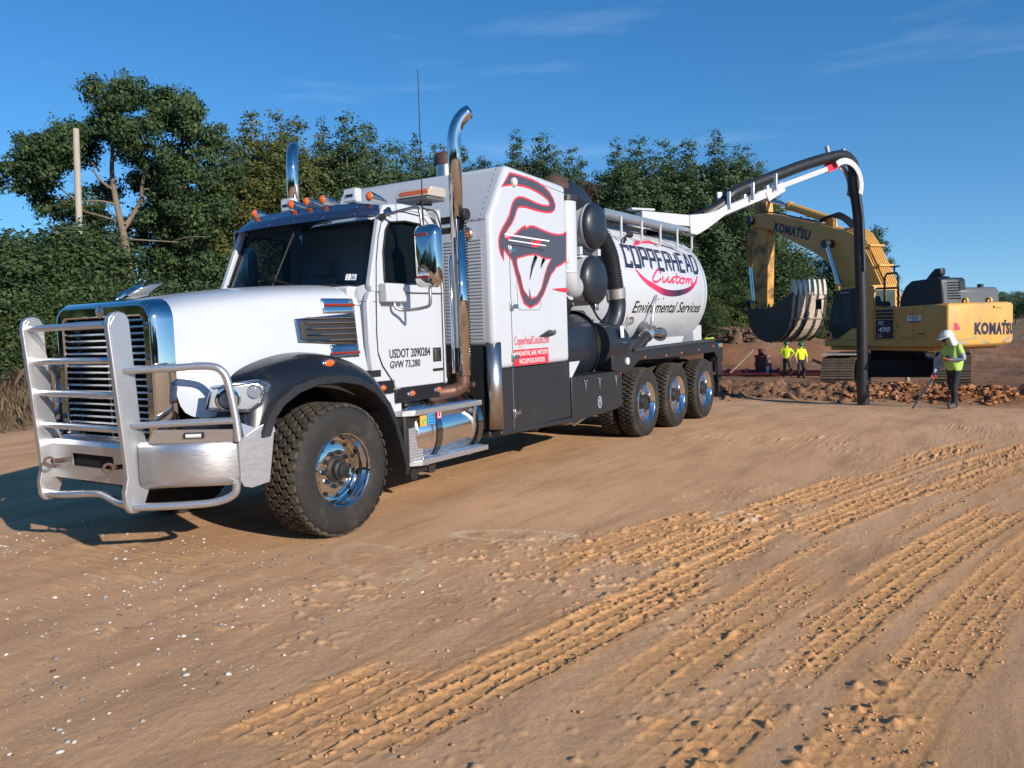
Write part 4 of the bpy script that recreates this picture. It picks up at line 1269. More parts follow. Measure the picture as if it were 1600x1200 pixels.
# mirrors
for s_ in (1, -1):
    cx, cy = (-0.96, 1.43) if s_ > 0 else (-1.10, -1.20)
    rows = []
    for k, (sc, dx) in enumerate(((0.0, 0.075), (0.55, 0.070), (0.85, 0.055), (0.98, 0.02), (1.0, -0.03), (0.96, -0.05), (0.0, -0.052))):
        ring_pts = []
        for q in rr(0, -0.135, 0.135, -0.285, 0.285, 0.075, 4):
            ring_pts.append((cx + dx, cy + q[1] * (sc if sc else 0.02), 2.355 + q[2] * (sc if sc else 0.02)))
        rows.append(ring_pts)
    mb = MB(); mb.grid(rows, True); mb.build('mirror_head', 'chrome', truck, 50)
    for z in (2.545, 2.165):
        mb = MB(); mb.box((cx + 0.066, cy - 0.085, z - 0.010), (cx + 0.080, cy + 0.06, z + 0.010)); mb.build('light_strip', 'red_lens', truck, 30, bevel=0.003)
    mb = MB(); mb.tube(smooth_path([(-0.86, s_ * 1.0, 2.74), (-0.90, s_ * 1.10, 2.77), (-0.95, s_ * 1.30, 2.80), (-0.955, s_ * 1.36, 2.77), (-0.96, s_ * 1.375, 2.64)], 4), 0.014, 8)
    mb.tube(smooth_path([(-0.96, s_ * 1.44, 2.07), (-0.96, s_ * 1.44, 1.95), (-0.955, s_ * 1.40, 1.90), (-0.93, s_ * 1.20, 1.88), (-0.86, s_ * 1.12, 1.90), (-0.85, s_ * 1.10, 1.99)], 4), 0.016, 8)
    mb.v = [(x, y if y > 0 else y * 0.86, z) for x, y, z in mb.v]
    mb.build('mirror_arm', 'steel', truck, 60)
    mb = MB(); mb.box((-0.71, s_ * 1.05, 1.955), (-0.99, s_ * 1.145, 2.125)); mb.build('mirror_mount', 'white', truck, 30, bevel=0.012)
    mb = MB(); mb.cyl((-0.84, s_ * 0.985, 2.735), (-0.87, s_ * 1.03, 2.745), 0.028); mb.build('mirror_pivot', 'blackmatte', truck, 40)
    if s_ > 0:
        mb = MB(); mb.tube([(-0.97, 1.385, 2.63), (-0.97, 1.385, 2.80), (-1.0, 1.37, 4.02)], [0.012, 0.0065, 0.0035], 6); mb.build('whip_antenna', 'blackmatte', truck, 60)
# exhaust stacks
for s_ in (1, -1):
    xs, ys = -1.80, s_ * 1.155
    mb = MB(); mb.tube([(xs, ys, 2.6), (xs, ys, 3.55)] + [(xs - 0.72 * (0.30 - 0.30 * math.cos(a)), ys + s_ * 0.55 * (0.30 - 0.30 * math.cos(a)), 3.55 + 0.33 * math.sin(a)) for a in np.linspace(0.12, 1.18, 9)], 0.068, 20, caps=False); mb.build('exhaust_stack', 'chrome', truck, 50, solid=0.006)
    mb = MB(); mb.cyl((xs, ys, 1.5), (xs, ys, 2.75), 0.066, n=20); mb.build('exhaust_pipe', 'steel', truck, 50)
    # perforated heat shield: ribs with gaps, open towards the cab
    mb = MB()
    mb.lathe([(0.090, 0), (0.090, 1.56)], (xs, ys, 1.22), (0, 0, 1), 14, R_(-60), R_(150)); mb.build('heat_shield', 'chrome', truck, 50, solid=0.004)
    mb = MB()
    for i in range(52):
        z = 1.27 + i * 0.029
        a = R_(-50) if s_ > 0 else R_(50)
        for da in (0.0, 0.32, 0.64):
            th = math.atan2(s_ * 0.82, -0.57) + da - 0.30
            mb.ball((xs + 0.092 * math.cos(th), ys + 0.092 * math.sin(th), z), 0.0085, 6, 4)
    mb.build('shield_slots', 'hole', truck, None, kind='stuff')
    mb = MB(); mb.tube(smooth_path([(xs, ys, 1.26), (xs, ys, 1.14), (xs + 0.03, ys - s_ * 0.03, 1.09), (xs + 0.12, ys - s_ * 0.10, 1.06), (xs + 0.5, ys - s_ * 0.28, 1.05)], 5), 0.070, 16); mb.build('exhaust_elbow', 'rustpipe', truck, 60)
    mb = MB(); mb.box((xs - 0.07, ys - s_ * 0.26, 2.66), (xs + 0.05, ys - s_ * 0.05, 2.71)); mb.box((xs - 0.03, ys - s_ * 0.28, 2.76), (xs + 0.03, ys - s_ * 0.04, 2.82)); mb.cyl((xs - 0.02, ys + s_ * 0.03, 2.83), (xs - 0.02, ys + s_ * 0.12, 2.83), 0.06, n=14); mb.build('stack_bracket', 'blackmatte', truck, 30, bevel=0.01)
    mb = MB(); mb.tube([(xs + 0.14, ys + s_ * 0.0, 1.25), (xs + 0.14, ys, 2.36), (xs + 0.10, ys - s_ * 0.02, 2.42)], 0.016, 8); mb.build('grab_bar', 'chrome', truck, 60)
mb = MB(); mb.box((-1.78, 0.70, 1.18), (-1.92, 1.03, 1.34)); mb.box((-1.80, 0.98, 1.12), (-1.90, 1.06, 1.24)); mb.build('bracket_block', 'rust', truck, 30)
# roof stack on the passenger side behind the cab (rusty rain cap)
mb = MB(); mb.cyl((-3.1, 0.05, 3.40), (-3.1, 0.05, 3.68), 0.10, n=24); mb.build('vent_stack', 'steel', truck, 50)
mb = MB(); mb.lathe([(0.118, 0), (0.118, 0.085), (0.10, 0.13), (0.03, 0.16), (0.0, 0.16)], (-3.1, 0.05, 3.66), (0, 0, 1), 24); mb.cyl((-3.1, 0.05, 3.81), (-3.1, 0.05, 3.86), 0.010); mb.build('rain_cap', 'rust', truck, 50)

# -- fuel tank, battery box and steps on both sides
for s_ in (1, -1):
    mb = MB(); mb.lathe([(0.0, 0.0), (0.26, 0.005), (0.325, 0.03), (0.352, 0.07), (0.352, 1.12), (0.325, 1.16), (0.26, 1.185), (0.0, 1.19)], (-1.00, s_ * 0.82, 0.70), (-1, 0, 0), 40); mb.build('fuel_tank', 'polish', truck, 40)
    for x in (-1.33, -2.03):
        mb = MB(); mb.lathe([(0.354, 0), (0.361, 0.0), (0.361, 0.075), (0.354, 0.075)], (x, s_ * 0.82, 0.70), (-1, 0, 0), 40); mb.build('tank_strap', 'darkchrome', truck, 40)
        mb = MB(); mb.lathe([(0.3545, -0.012), (0.357, -0.012), (0.357, 0.087), (0.3545, 0.087)], (x, s_ * 0.82, 0.70), (-1, 0, 0), 40); mb.build('strap_liner', 'blackmatte', truck, 40)
    mb = MB(); mb.box((-0.89, s_ * 0.62, 0.45), (-1.14, s_ * 1.135, 0.90)); mb.build('battery_box', 'chassis', truck, 30, bevel=0.02)
    mb = MB(); mb.box((-0.935, s_ * 1.136, 0.46), (-1.135, s_ * 1.146, 0.78)); mb.box((-0.90, s_ * 0.72, 0.905), (-1.2, s_ * 1.10, 0.935)); mb.build('tread_plate', 'alu', truck, 30)
    mb = MB()
    for i in range(7):
        for j in range(11): mb.bar((-0.95 - i * 0.028, s_ * 1.147, 0.475 + j * 0.028), (-0.962 - i * 0.028, s_ * 1.147, 0.489 + j * 0.028), 0.005, 0.005, (0, 1, 0))
    for i in range(8):
        for j in range(10): mb.bar((-0.92 - i * 0.034, s_ * (0.74 + j * 0.037), 0.936), (-0.935 - i * 0.034, s_ * (0.755 + j * 0.037), 0.936), 0.006, 0.006)
    mb.build('tread_bumps', 'polish', truck, None, kind='stuff')
    mb = MB(); mb.lathe([(0.05, 0), (0.055, 0.03), (0.05, 0.05), (0.0, 0.055)], (-1.03, s_ * 0.93, 0.935), (0, 0, 1), 18); mb.build('filler_cap', 'black', truck, 40)
    mb = MB(); mb.lathe([(0.09, 0), (0.085, 0.03), (0.05, 0.045), (0.045, 0.08), (0.0, 0.085)], (-1.70, s_ * 0.90, 1.035), (0, 0.25 * s_, 1), 20); mb.build('fuel_cap', 'steel', truck, 40)
    for x0, x1, z, y1 in ((-0.87, -2.06, 0.895, 1.205), (-0.95, -2.15, 0.415, 1.205)):
        mb = MB(); mb.prism([(x0 - 0.10, s_ * y1, z), (x1, s_ * y1, z), (x1, s_ * (y1 - 0.20), z), (x0, s_ * (y1 - 0.20), z), (x0, s_ * (y1 - 0.08), z)], (0, 0, 0.052)); mb.build('step', 'alu', truck, 30, bevel=0.005)
        mb = MB()
        for i in range(26):
            for j in range(3):
                xx = x0 - 0.13 - i * (abs(x1 - x0) - 0.17) / 26
                mb.cyl((xx, s_ * (y1 - 0.035 - j * 0.06), z + 0.052), (xx, s_ * (y1 - 0.035 - j * 0.06), z + 0.062), 0.013, 0.009, 8)
        mb.build('step_studs', 'polish', truck, None, kind='stuff')
    mb = MB()
    for x in (-1.25, -1.95): mb.bar((x, s_ * 0.86, 0.93), (x, s_ * 1.12, 0.91), 0.03, 0.02); mb.bar((x, s_ * 1.15, 0.62), (x - 0.02, s_ * 1.18, 0.89), 0.03, 0.03); mb.bar((x, s_ * 0.8, 0.36), (x, s_ * 1.1, 0.40), 0.04, 0.04)
    mb.build('step_bracket', 'steel', truck, 30)
    mb = MB(); mb.cyl((-1.05, s_ * 0.98, 0.33), (-1.05, s_ * 1.10, 0.33), 0.06, n=12); mb.cyl((-1.32, s_ * 0.98, 0.35), (-1.32, s_ * 1.10, 0.35), 0.055, n=12); mb.box((-0.95, s_ * 0.9, 0.33), (-1.4, s_ * 1.08, 0.40)); mb.build('air_valve', 'chassis', truck, 40)
for nm, x0, x1, z0, z1, mt in (('sticker', -1.055, -1.155, 0.785, 0.885, 'orange_st'), ('sticker', -1.165, -1.285, 0.79, 0.90, 'blue_st'), ('sticker', -1.315, -1.385, 0.83, 0.915, 'red')):
    y = 1.185
    mb = MB(); mb.box((x0, y, z0), (x1, y + 0.004, z1)); mb.build(nm, mt, truck, 30)
flat('sticker_mark', [ribbon([(0, 0.02), (0.03, 0.0), (0.04, 0.03), (0.06, 0.03), (0.07, 0.0)], 0.02)], lambda a, b: (-1.07 - a, 1.191, 0.815 + b), 'green_st', truck)
flat('sticker_mark', [ribbon([(0, 0), (0.09, 0)], 0.006), ribbon([(0, 0.03), (0.09, 0.03)], 0.006), ribbon([(0.01, 0.06), (0.08, 0.06)], 0.006)], lambda a, b: (-1.18 - a, 1.191, 0.81 + b), 'ink', truck)
flat('sticker_mark', [ribbon([(0, 0), (0.04, 0), (0.04, 0.05), (0, 0.05)], 0.008, True)], lambda a, b: (-1.33 - a, 1.191, 0.845 + b), 'whiteprint', truck)

# ------------------------------------------------------------------ equipment box behind the cab
BX0, BX1, BY = -2.30, -3.97, 1.22
# white upper shell: front face leans back above z = 2.9, sides and roof
def box_outline(y, r=0.0): return [(BX0, y, 1.50), (BX0, y, 2.86), (-2.66, y, 3.45), (BX1, y, 3.385), (BX1, y, 1.245), (-2.42, y, 1.245), (-2.42, y, 1.50)]
mb = MB(); mb.prism(box_outline(-BY), (0, 2 * BY, 0)); mb.build('box_shell', 'white', truck, 40, bevel=0.075, seg=5)
mb = MB(); mb.prism([(-2.40, -1.212, 0.56), (-2.40, -1.212, 1.243), (-3.965, -1.212, 1.243), (-3.965, -1.212, 0.56)], (0, 2.424, 0)); mb.build('box_lower_panel', 'dark', truck, 30, bevel=0.006)
mb = MB(); mb.prism([(-2.315, -1.05, 0.60), (-2.315, -1.05, 1.498), (-2.42, -1.05, 1.498), (-2.42, -1.05, 0.60)], (0, 2.10, 0)); mb.build('box_front_panel', 'dark', truck, 30)
for s_ in (1, -1):   # rounded stainless corner posts
    c = (-2.41, s_ * 1.118, 0.59)
    prof = arc((0, 0, 0), 0.108, 0, PI / 2, 8, (1, 0, 0), (0, s_, 0))
    pts = [Vector((c[0], 0, 0)) + Vector((p.x, c[1] + p.y, 0)) for p in prof]
    rows = [[(p.x, p.y, 0.60) for p in pts] + [(-2.425, s_ * 1.226, 0.60)], [(p.x, p.y, 1.535) for p in pts] + [(-2.425, s_ * 1.226, 1.535)]]
    mb = MB(); mb.grid(rows); mb.build('corner_trim', 'steel', truck, 50, solid=0.006)
mb = MB(); mb.prism([(-2.34, -1.10, 0.50), (-2.34, -1.10, 0.585), (-3.99, -1.10, 0.56), (-3.99, -1.10, 0.475)], (0, 2.20, 0)); mb.prism([(-2.38, -1.224, 0.52), (-2.38, -1.224, 0.58), (-3.985, -1.224, 0.552), (-3.985, -1.224, 0.492)], (0, 2.448, 0)); mb.build('box_skirt', 'dark', truck, 30, bevel=0.02)
mb = MB()   # pressed ribs on the upright front face
for i in range(30): mb.box((BX0 + 0.002, 0.62, 1.58 + i * 0.036), (BX0 + 0.008, 1.10, 1.594 + i * 0.036))
mb.build('front_ribs', 'white', truck, 30)
mb = MB()   # joint where the sloping front starts, with rivets
mb.box((BX0 + 0.001, -1.17, 2.835), (BX0 + 0.006, 1.17, 2.862))
mb.build('front_joint', 'offwhite', truck, 30)
mb = MB()
for y in np.linspace(-1.1, 1.1, 23): mb.ball((BX0 + 0.007, y, 2.848), 0.007, 6, 4)
for k in np.linspace(0.06, 0.94, 9): mb.ball((BX0 - 0.36 * k + 0.004, 1.10, 2.86 + 0.59 * k), 0.007, 6, 4)
mb.build('rivets', 'steel', truck, None, kind='stuff')
# side door seams, hinges, latch
mb = MB()
mb.tube([(-2.655, BY + 0.002, 2.56), (-2.655, BY + 0.002, 1.245)], 0.004, 5)
mb.tube([(-2.655, 1.214, 1.24), (-2.655, 1.214, 0.57)], 0.006, 5)
q = rr(BY + 0.002, -3.30, -2.79, 1.88, 2.46, 0.06, 4)
mb.tube([(a, BY + 0.002, b) for _, a, b in q] + [(q[0][1], BY + 0.002, q[0][2])], 0.003, 5)
mb.tube([(-3.30, BY + 0.002, 3.335), (-3.95, BY + 0.002, 3.29)], 0.003, 5)
mb.build('panel_seam', 'exgrey', truck, 60)
for z in (2.53, 1.92, 1.36, 0.74):
    mb = MB(); yy = BY + 0.002 if z > 1.24 else 1.214
    mb.box((-2.625, yy, z - 0.05), (-2.685, yy + 0.014, z + 0.05)); mb.box((-2.685, yy, z - 0.022), (-2.79, yy + 0.012, z + 0.022)); mb.cyl((-2.655, yy + 0.016, z - 0.045), (-2.655, yy + 0.016, z + 0.045), 0.011, n=8)
    mb.build('hinge', 'steel', truck, 30, bevel=0.003)
mb = MB(); mb.prism([(-3.22, BY + 0.002, 1.575), (-3.40, BY + 0.002, 1.56), (-3.58, BY + 0.002, 1.585), (-3.60, BY + 0.002, 1.63), (-3.45, BY + 0.002, 1.645), (-3.30, BY + 0.002, 1.60)], (0, 0.022, 0)); mb.build('latch_plate', 'exdark', truck, 30, bevel=0.006)
mb = MB(); mb.box((-3.40, BY + 0.022, 1.60), (-3.58, BY + 0.04, 1.625)); mb.cyl((-3.53, BY + 0.02, 1.625), (-3.53, BY + 0.05, 1.625), 0.022, n=12); mb.build('paddle_latch', 'chrome', truck, 30, bevel=0.004)
# round marker lamps on the front and high on the side
mb = MB(); mb.lathe([(0.075, 0), (0.07, 0.03), (0.052, 0.045), (0.048, 0.03), (0.0, 0.03)], (BX0, 0.93, 2.70), (1, 0.1, 0), 20); mb.build('lamp_housing', 'steel', truck, 40)
mb = MB(); mb.lathe([(0.048, 0.031), (0.03, 0.04), (0.0, 0.043)], (BX0, 0.93, 2.70), (1, 0.1, 0), 20); mb.build('lamp_lens', 'amber', truck, 60)
mb = MB(); mb.lathe([(0.05, 0), (0.046, 0.03), (0.03, 0.042), (0.0, 0.046)], (-2.78, BY, 3.275), (0, 1, 0), 20); mb.build('side_lamp', 'clear', truck, 40)
# air couplings by the corner post
mb = MB(); mb.cyl((-2.30, 0.86, 1.10), (-2.18, 0.86, 1.10), 0.03, n=10); mb.cyl((-2.30, 0.86, 1.02), (-2.20, 0.86, 1.02), 0.025, n=10); mb.cyl((-2.22, 0.80, 1.06), (-2.22, 0.98, 1.08), 0.02, n=10); mb.build('air_coupling', 'rustpipe', truck, 40)
mb = MB(); mb.box((-2.19, 0.92, 1.07), (-2.24, 1.00, 1.12)); mb.build('coupling_tag', 'rustpipe', truck, 30)

# ---- snake decal on the driver side (flat print, black over red)
SNAKE=dict(
 body=[(-2.573, 3.214), (-2.719, 3.354), (-2.832, 3.355), (-2.992, 3.351), (-3.178, 3.344), (-3.304, 3.328), (-3.433, 3.301), (-3.564, 3.25), (-3.651, 3.182), (-3.689, 3.118), (-3.667, 3.071), (-3.597, 3.039), (-3.484, 3.028), (-3.33, 3.026), (-3.18, 3.032), (-3.035, 3.041), (-2.933, 3.038), (-2.856, 3.02), (-2.813, 2.973), (-2.776, 2.907), (-2.712, 2.829), (-2.641, 2.771), (-2.585, 2.723), (-2.556, 2.682), (-2.561, 2.646), (-2.653, 2.648), (-2.793, 2.705), (-2.855, 2.741), (-2.927, 2.779), (-3.0, 2.806), (-3.01, 2.763), (-3.036, 2.788), (-3.104, 2.815), (-3.189, 2.819), (-3.295, 2.804), (-3.447, 2.783), (-3.604, 2.767), (-3.766, 2.768), (-3.862, 2.781), (-3.938, 2.81), (-3.921, 2.484), (-3.794, 2.432), (-3.663, 2.397), (-3.639, 2.368), (-3.539, 2.303), (-3.474, 2.219), (-3.358, 2.073), (-3.227, 1.964), (-3.065, 1.915), (-2.937, 1.959), (-2.875, 2.057), (-2.834, 2.168), (-2.791, 2.259), (-2.787, 2.262), (-2.752, 2.348), (-2.712, 2.433), (-2.624, 2.491), (-2.551, 2.538), (-2.534, 2.566), (-2.53, 2.439), (-2.491, 2.483), (-2.464, 2.563), (-2.463, 2.624), (-2.489, 2.687), (-2.545, 2.752), (-2.626, 2.831), (-2.687, 2.899), (-2.72, 2.964), (-2.754, 3.03), (-2.806, 3.082), (-2.877, 3.114), (-2.978, 3.122), (-3.101, 3.11), (-3.247, 3.088), (-3.398, 3.079), (-3.509, 3.083), (-3.578, 3.101), (-3.576, 3.14), (-3.537, 3.175), (-3.428, 3.212), (-3.278, 3.243), (-3.152, 3.26), (-3.007, 3.269), (-2.866, 3.264), (-2.728, 3.251)],
 mouth=[(-2.808, 2.451), (-2.899, 2.468), (-3.044, 2.496), (-3.183, 2.512), (-3.277, 2.502), (-3.407, 2.478), (-3.56, 2.479), (-3.47, 2.398), (-3.394, 2.283), (-3.312, 2.131), (-3.199, 2.033), (-3.089, 2.007), (-3.003, 2.035), (-2.921, 2.098), (-2.888, 2.169), (-2.863, 2.248), (-2.811, 2.333), (-2.789, 2.42)],
 fang1=[(-3.177, 2.493), (-3.107, 2.381), (-3.048, 2.208), (-3.075, 2.308), (-3.151, 2.42), (-3.241, 2.488)],
 fang2=[(-3.349, 2.475), (-3.305, 2.357), (-3.352, 2.402), (-3.422, 2.47)],
 spike=[(-3.028, 2.133), (-3.039, 2.014), (-3.077, 2.015), (-3.052, 2.076)],
 eye=[(-3.105, 2.648), (-3.137, 2.666), (-3.331, 2.677), (-3.311, 2.64), (-3.262, 2.606), (-3.197, 2.591), (-3.133, 2.598), (-3.103, 2.621)],
 slit=[(-3.17, 2.674), (-3.212, 2.672), (-3.195, 2.638), (-3.202, 2.611), (-3.181, 2.615), (-3.168, 2.642)],
 l1=[(-2.56, 2.692), (-3.52, 2.686)],
 l2=[(-2.633, 2.636), (-3.438, 2.627)],
 l3=[(-2.708, 2.589), (-3.38, 2.573), (-3.367, 2.55)],
 tick=[(-3.557, 2.128), (-3.919, 2.15), (-3.923, 2.092), (-3.701, 2.105)],
)
YD = BY + 0.004
def on_side(dy=0.0): return lambda a, b: (a, YD + dy, b)
reds = [ribbon(SNAKE['body'], 0.040, True)] + [ribbon(SNAKE[k], 0.028, True) for k in ('fang1', 'fang2', 'spike')]
flat('snake_outline', reds, on_side(0.0), 'red', truck)
flat('snake_print', [poly(SNAKE['body'])], on_side(0.0025), 'slate', truck)
flat('snake_mouth_edge', [ribbon(SNAKE['mouth'], 0.016, True)], on_side(0.0040), 'red', truck)
flat('snake_mouth', [poly(SNAKE['mouth'])], on_side(0.0032), 'white', truck)
flat('snake_fangs', [poly(SNAKE[k]) for k in ('fang1', 'fang2', 'spike')] + [ribbon([(-3.215, 2.50), (-3.12, 2.37), (-3.055, 2.22)], [0.07, 0.05, 0.012]), ribbon([(-3.39, 2.475), (-3.335, 2.41), (-3.31, 2.36)], [0.06, 0.035, 0.01])], on_side(0.0055), 'slate', truck)
flat('snake_eye', [poly(SNAKE['eye']), poly(SNAKE['tick'])], on_side(0.0040), 'red', truck)
flat('snake_pupil', [poly(SNAKE['slit'])], on_side(0.0052), 'slate', truck)
flat('snake_lines', [ribbon(SNAKE['l1'], 0.016), ribbon(SNAKE['l2'], 0.012)], on_side(0.0060), 'whiteprint', truck)
flat('snake_lines', [ribbon(SNAKE['l3'], 0.008)], on_side(0.0045), 'blackprint', truck)
# words under the snake
flat('web_address', [shift(text2d('CopperheadCustom.com', 0.76, 0.125), 0, 0)], lambda a, b: (-2.70 - a, YD, 1.462 + b), 'red', truck)
mb = MB(); mb.box((-2.675, YD, 1.262), (-3.43, YD + 0.003, 1.44)); mb.build('slogan_panel', 'red', truck, 30)
flat('slogan_text', [shift(text2d('INNOVATIVE, SAFE, WET/DRY', 0.72, 0.062, bold=0.008), 0.018, 0.098), shift(text2d('VACUUM EXCAVATION', 0.56, 0.056, bold=0.008), 0.10, 0.018)], lambda a, b: (-2.675 - a, YD + 0.006, 1.262 + b), 'whiteprint', truck)
# registration lettering on the door
flat('door_lettering', [shift(text2d('USDOT 2090284', 0.60, 0.085, bold=0.012), 0, 0.105), shift(text2d('GVW 73,280', 0.44, 0.080, bold=0.012), 0.0, 0)], lambda a, b: (-0.825 - a, 1.050, 1.335 + b), 'blackprint', truck)

# ------------------------------------------------------------------ filters, blower, pipes behind the box
mb = MB(); mb.cyl((-5.05, 0.05, 3.005), (-5.05, 1.02, 3.005), 0.300, n=40); mb.lathe([(0.302, 0), (0.310, 0.0), (0.310, 0.03), (0.302, 0.03)], (-5.05, 1.0, 3.005), (0, 1, 0), 40); mb.build('filter_canister', 'tank_white', truck, 40)
mb = MB(); mb.lathe([(0.310, 0.0), (0.306, 0.03), (0.27, 0.075), (0.18, 0.11), (0.08, 0.125), (0.0, 0.127)], (-5.05, 1.04, 3.005), (0, 1, 0), 40); mb.build('filter_cap', 'navy', truck, 50)
mb = MB(); mb.cyl((-5.03, 0.05, 2.28), (-5.03, 1.00, 2.28), 0.330, n=40); mb.build('filter_canister', 'tank_white', truck, 40)
mb = MB(); mb.lathe([(0.338, 0.0), (0.334, 0.03), (0.295, 0.08), (0.20, 0.115), (0.09, 0.132), (0.0, 0.134)], (-5.03, 1.02, 2.28), (0, 1, 0), 40); mb.build('filter_cap', 'navy', truck, 50)
mb = MB(); mb.box((-4.72, 0.75, 2.62), (-4.80, 1.0, 2.72)); mb.box((-5.15, 0.95, 2.62), (-5.23, 1.05, 2.71)); mb.box((-4.70, 0.85, 2.59), (-5.25, 0.95, 2.62)); mb.build('filter_bracket', 'tank_white', truck, 30)
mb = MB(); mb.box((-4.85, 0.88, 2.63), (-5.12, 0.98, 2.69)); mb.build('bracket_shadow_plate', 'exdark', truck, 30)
mb = MB(); mb.cyl((-4.255, 1.02, 2.35), (-4.255, 1.02, 3.24), 0.165, n=28)
mb.tube(smooth_path([(-4.255, 1.02, 2.55), (-4.255, 1.02, 2.40), (-4.33, 0.99, 2.27), (-4.50, 0.93, 2.20), (-4.80, 0.85, 2.20)], 5), 0.165, 24); mb.build('riser_pipe', 'tank_white', truck, 50)
mb = MB(); mb.cyl((-4.255, 1.02, 3.24), (-4.255, 1.02, 3.315), 0.18, n=28); mb.ball((-4.04, 1.14, 3.275), 0.06); mb.cyl((-4.10, 1.12, 3.27), (-3.98, 1.17, 3.28), 0.035); mb.build('pipe_clamp', 'exdark', truck, 40, bevel=0.006)
mb = MB(); mb.box((-4.02, 1.10, 2.46), (-4.10, 1.19, 2.56)); mb.build('white_latch', 'offwhite', truck, 30, bevel=0.01)
mb = MB(); mb.prism([(-4.15, 1.0, 2.18), (-4.52, 1.0, 1.95), (-4.47, 1.0, 2.14)], (0, -0.02, 0)); mb.build('support_gusset', 'tank_white', truck, 30)
# dark elbow from box roof to the upper filter, tilted rain dish
mb = MB(); mb.tube(smooth_path([(-4.15, 0.72, 3.22), (-4.45, 0.78, 3.36), (-4.80, 0.82, 3.38), (-5.10, 0.82, 3.26), (-5.25, 0.80, 3.02)], 6), 0.19, 24); mb.build('roof_elbow', 'navy', truck, 60)
mb = MB(); mb.lathe([(0.0, 0.05), (0.08, 0.045), (0.155, 0.01), (0.168, -0.01), (0.155, -0.005), (0.0, 0.0)], (-4.42, 0.86, 3.49), (0.55, 0.75, 0.35), 28); mb.build('rusty_dish', 'rust', truck, 40)
mb = MB(); mb.prism([(-4.0, 0.95, 3.34), (-4.42, 0.95, 3.30), (-4.38, 0.95, 3.36), (-4.1, 0.95, 3.41)], (0, -0.3, 0)); mb.build('dish_bracket', 'tank_white', truck, 30)
mb = MB(); mb.box((-3.99, -1.0, 1.0), (-4.06, 1.0, 3.25)); mb.build('filter_frame', 'exdark', truck, 30)
mb = MB(); mb.box((-4.1, -0.9, 1.05), (-5.7, 0.6, 1.9)); mb.build('machinery_shroud', 'chassis', truck, 30, bevel=0.05)
# corrugated suction hose
hp = smooth_path([(-5.30, 0.60, 3.12), (-5.55, 0.85, 2.98), (-5.68, 0.95, 2.72), (-5.76, 0.97, 2.45), (-5.84, 0.97, 2.18)], 16)
mb = MB(); mb.tube(hp, [0.112 if i % 2 else 0.127 for i in range(len(hp))], 20); mb.build('corrugated_hose', 'hose', truck, 25)
mb = MB(); mb.cyl((-5.838, 0.97, 2.20), (-5.865, 0.97, 2.06), 0.142, n=24); mb.box((-5.98, 1.02, 2.10), (-6.08, 1.06, 2.14)); mb.build('hose_clamp', 'alu', truck, 40)
mb = MB(); mb.tube(smooth_path([(-5.86, 0.97, 2.10), (-5.88, 0.97, 1.95), (-5.84, 0.96, 1.78), (-5.70, 0.93, 1.60), (-5.48, 0.90, 1.46), (-5.25, 0.85, 1.36)], 5), 0.128, 20); mb.build('suction_elbow', 'navy', truck, 60)
mb = MB(); mb.cyl((-4.15, 0.62, 1.40), (-5.20, 0.62, 1.40), 0.45, n=44); mb.build('blower_housing', 'navy', truck, 40, bevel=0.02)
mb = MB(); mb.lathe([(0.0, 0.05), (0.2, 0.05), (0.43, 0.03), (0.49, 0.01), (0.49, -0.02), (0.43, -0.02)], (-5.20, 0.62, 1.40), (-1, 0.28, 0), 44)
mb.cyl((-5.1, 0.95, 1.42), (-5.62, 1.05, 1.42), 0.30, 0.26, n=32); mb.build('blower_flange', 'navy', truck, 40)
mb = MB()
for i in range(22):
    a = 2 * PI * i / 22
    mb.ball((-5.195 , 0.62 + 0.465 * math.cos(a), 1.40 + 0.465 * math.sin(a)), 0.016, 6, 4)
mb.box((-5.32, 1.18, 1.42), (-5.44, 1.31, 1.44)); mb.build('flange_bolts', 'steel', truck, None)
mb = MB(); mb.box((-5.05, 1.02, 1.40), (-5.75, 1.10, 1.46)); mb.box((-5.0, 1.0, 1.30), (-5.1, 1.09, 1.52)); mb.build('blower_strap', 'blackmatte', truck, 30, bevel=0.006)
mb = MB(); mb.prism([(-5.28, 1.30, 1.50), (-5.40, 1.29, 1.50), (-5.40, 1.28, 1.66), (-5.28, 1.29, 1.66)], (0, 0.004, 0)); mb.build('info_tag', 'whiteprint', truck, 30)
mb = MB(); mb.tube(smooth_path([(-4.15, 1.02, 2.02), (-4.5, 1.04, 2.0), (-4.9, 1.02, 1.99)], 4), 0.012, 6); mb.tube(smooth_path([(-4.9, 1.05, 1.95), (-5.1, 1.08, 1.75), (-5.4, 1.08, 1.72), (-5.55, 1.05, 1.80)], 5), 0.015, 6); mb.build('air_line', 'blackmatte', truck, 60)
mb = MB(); mb.cyl((-5.05, 1.0, 2.0), (-5.05, 1.06, 1.92), 0.03, n=10); mb.box((-5.0, 1.02, 1.88), (-5.1, 1.07, 1.98)); mb.build('brass_drain', 'steel', truck, 30, bevel=0.01)

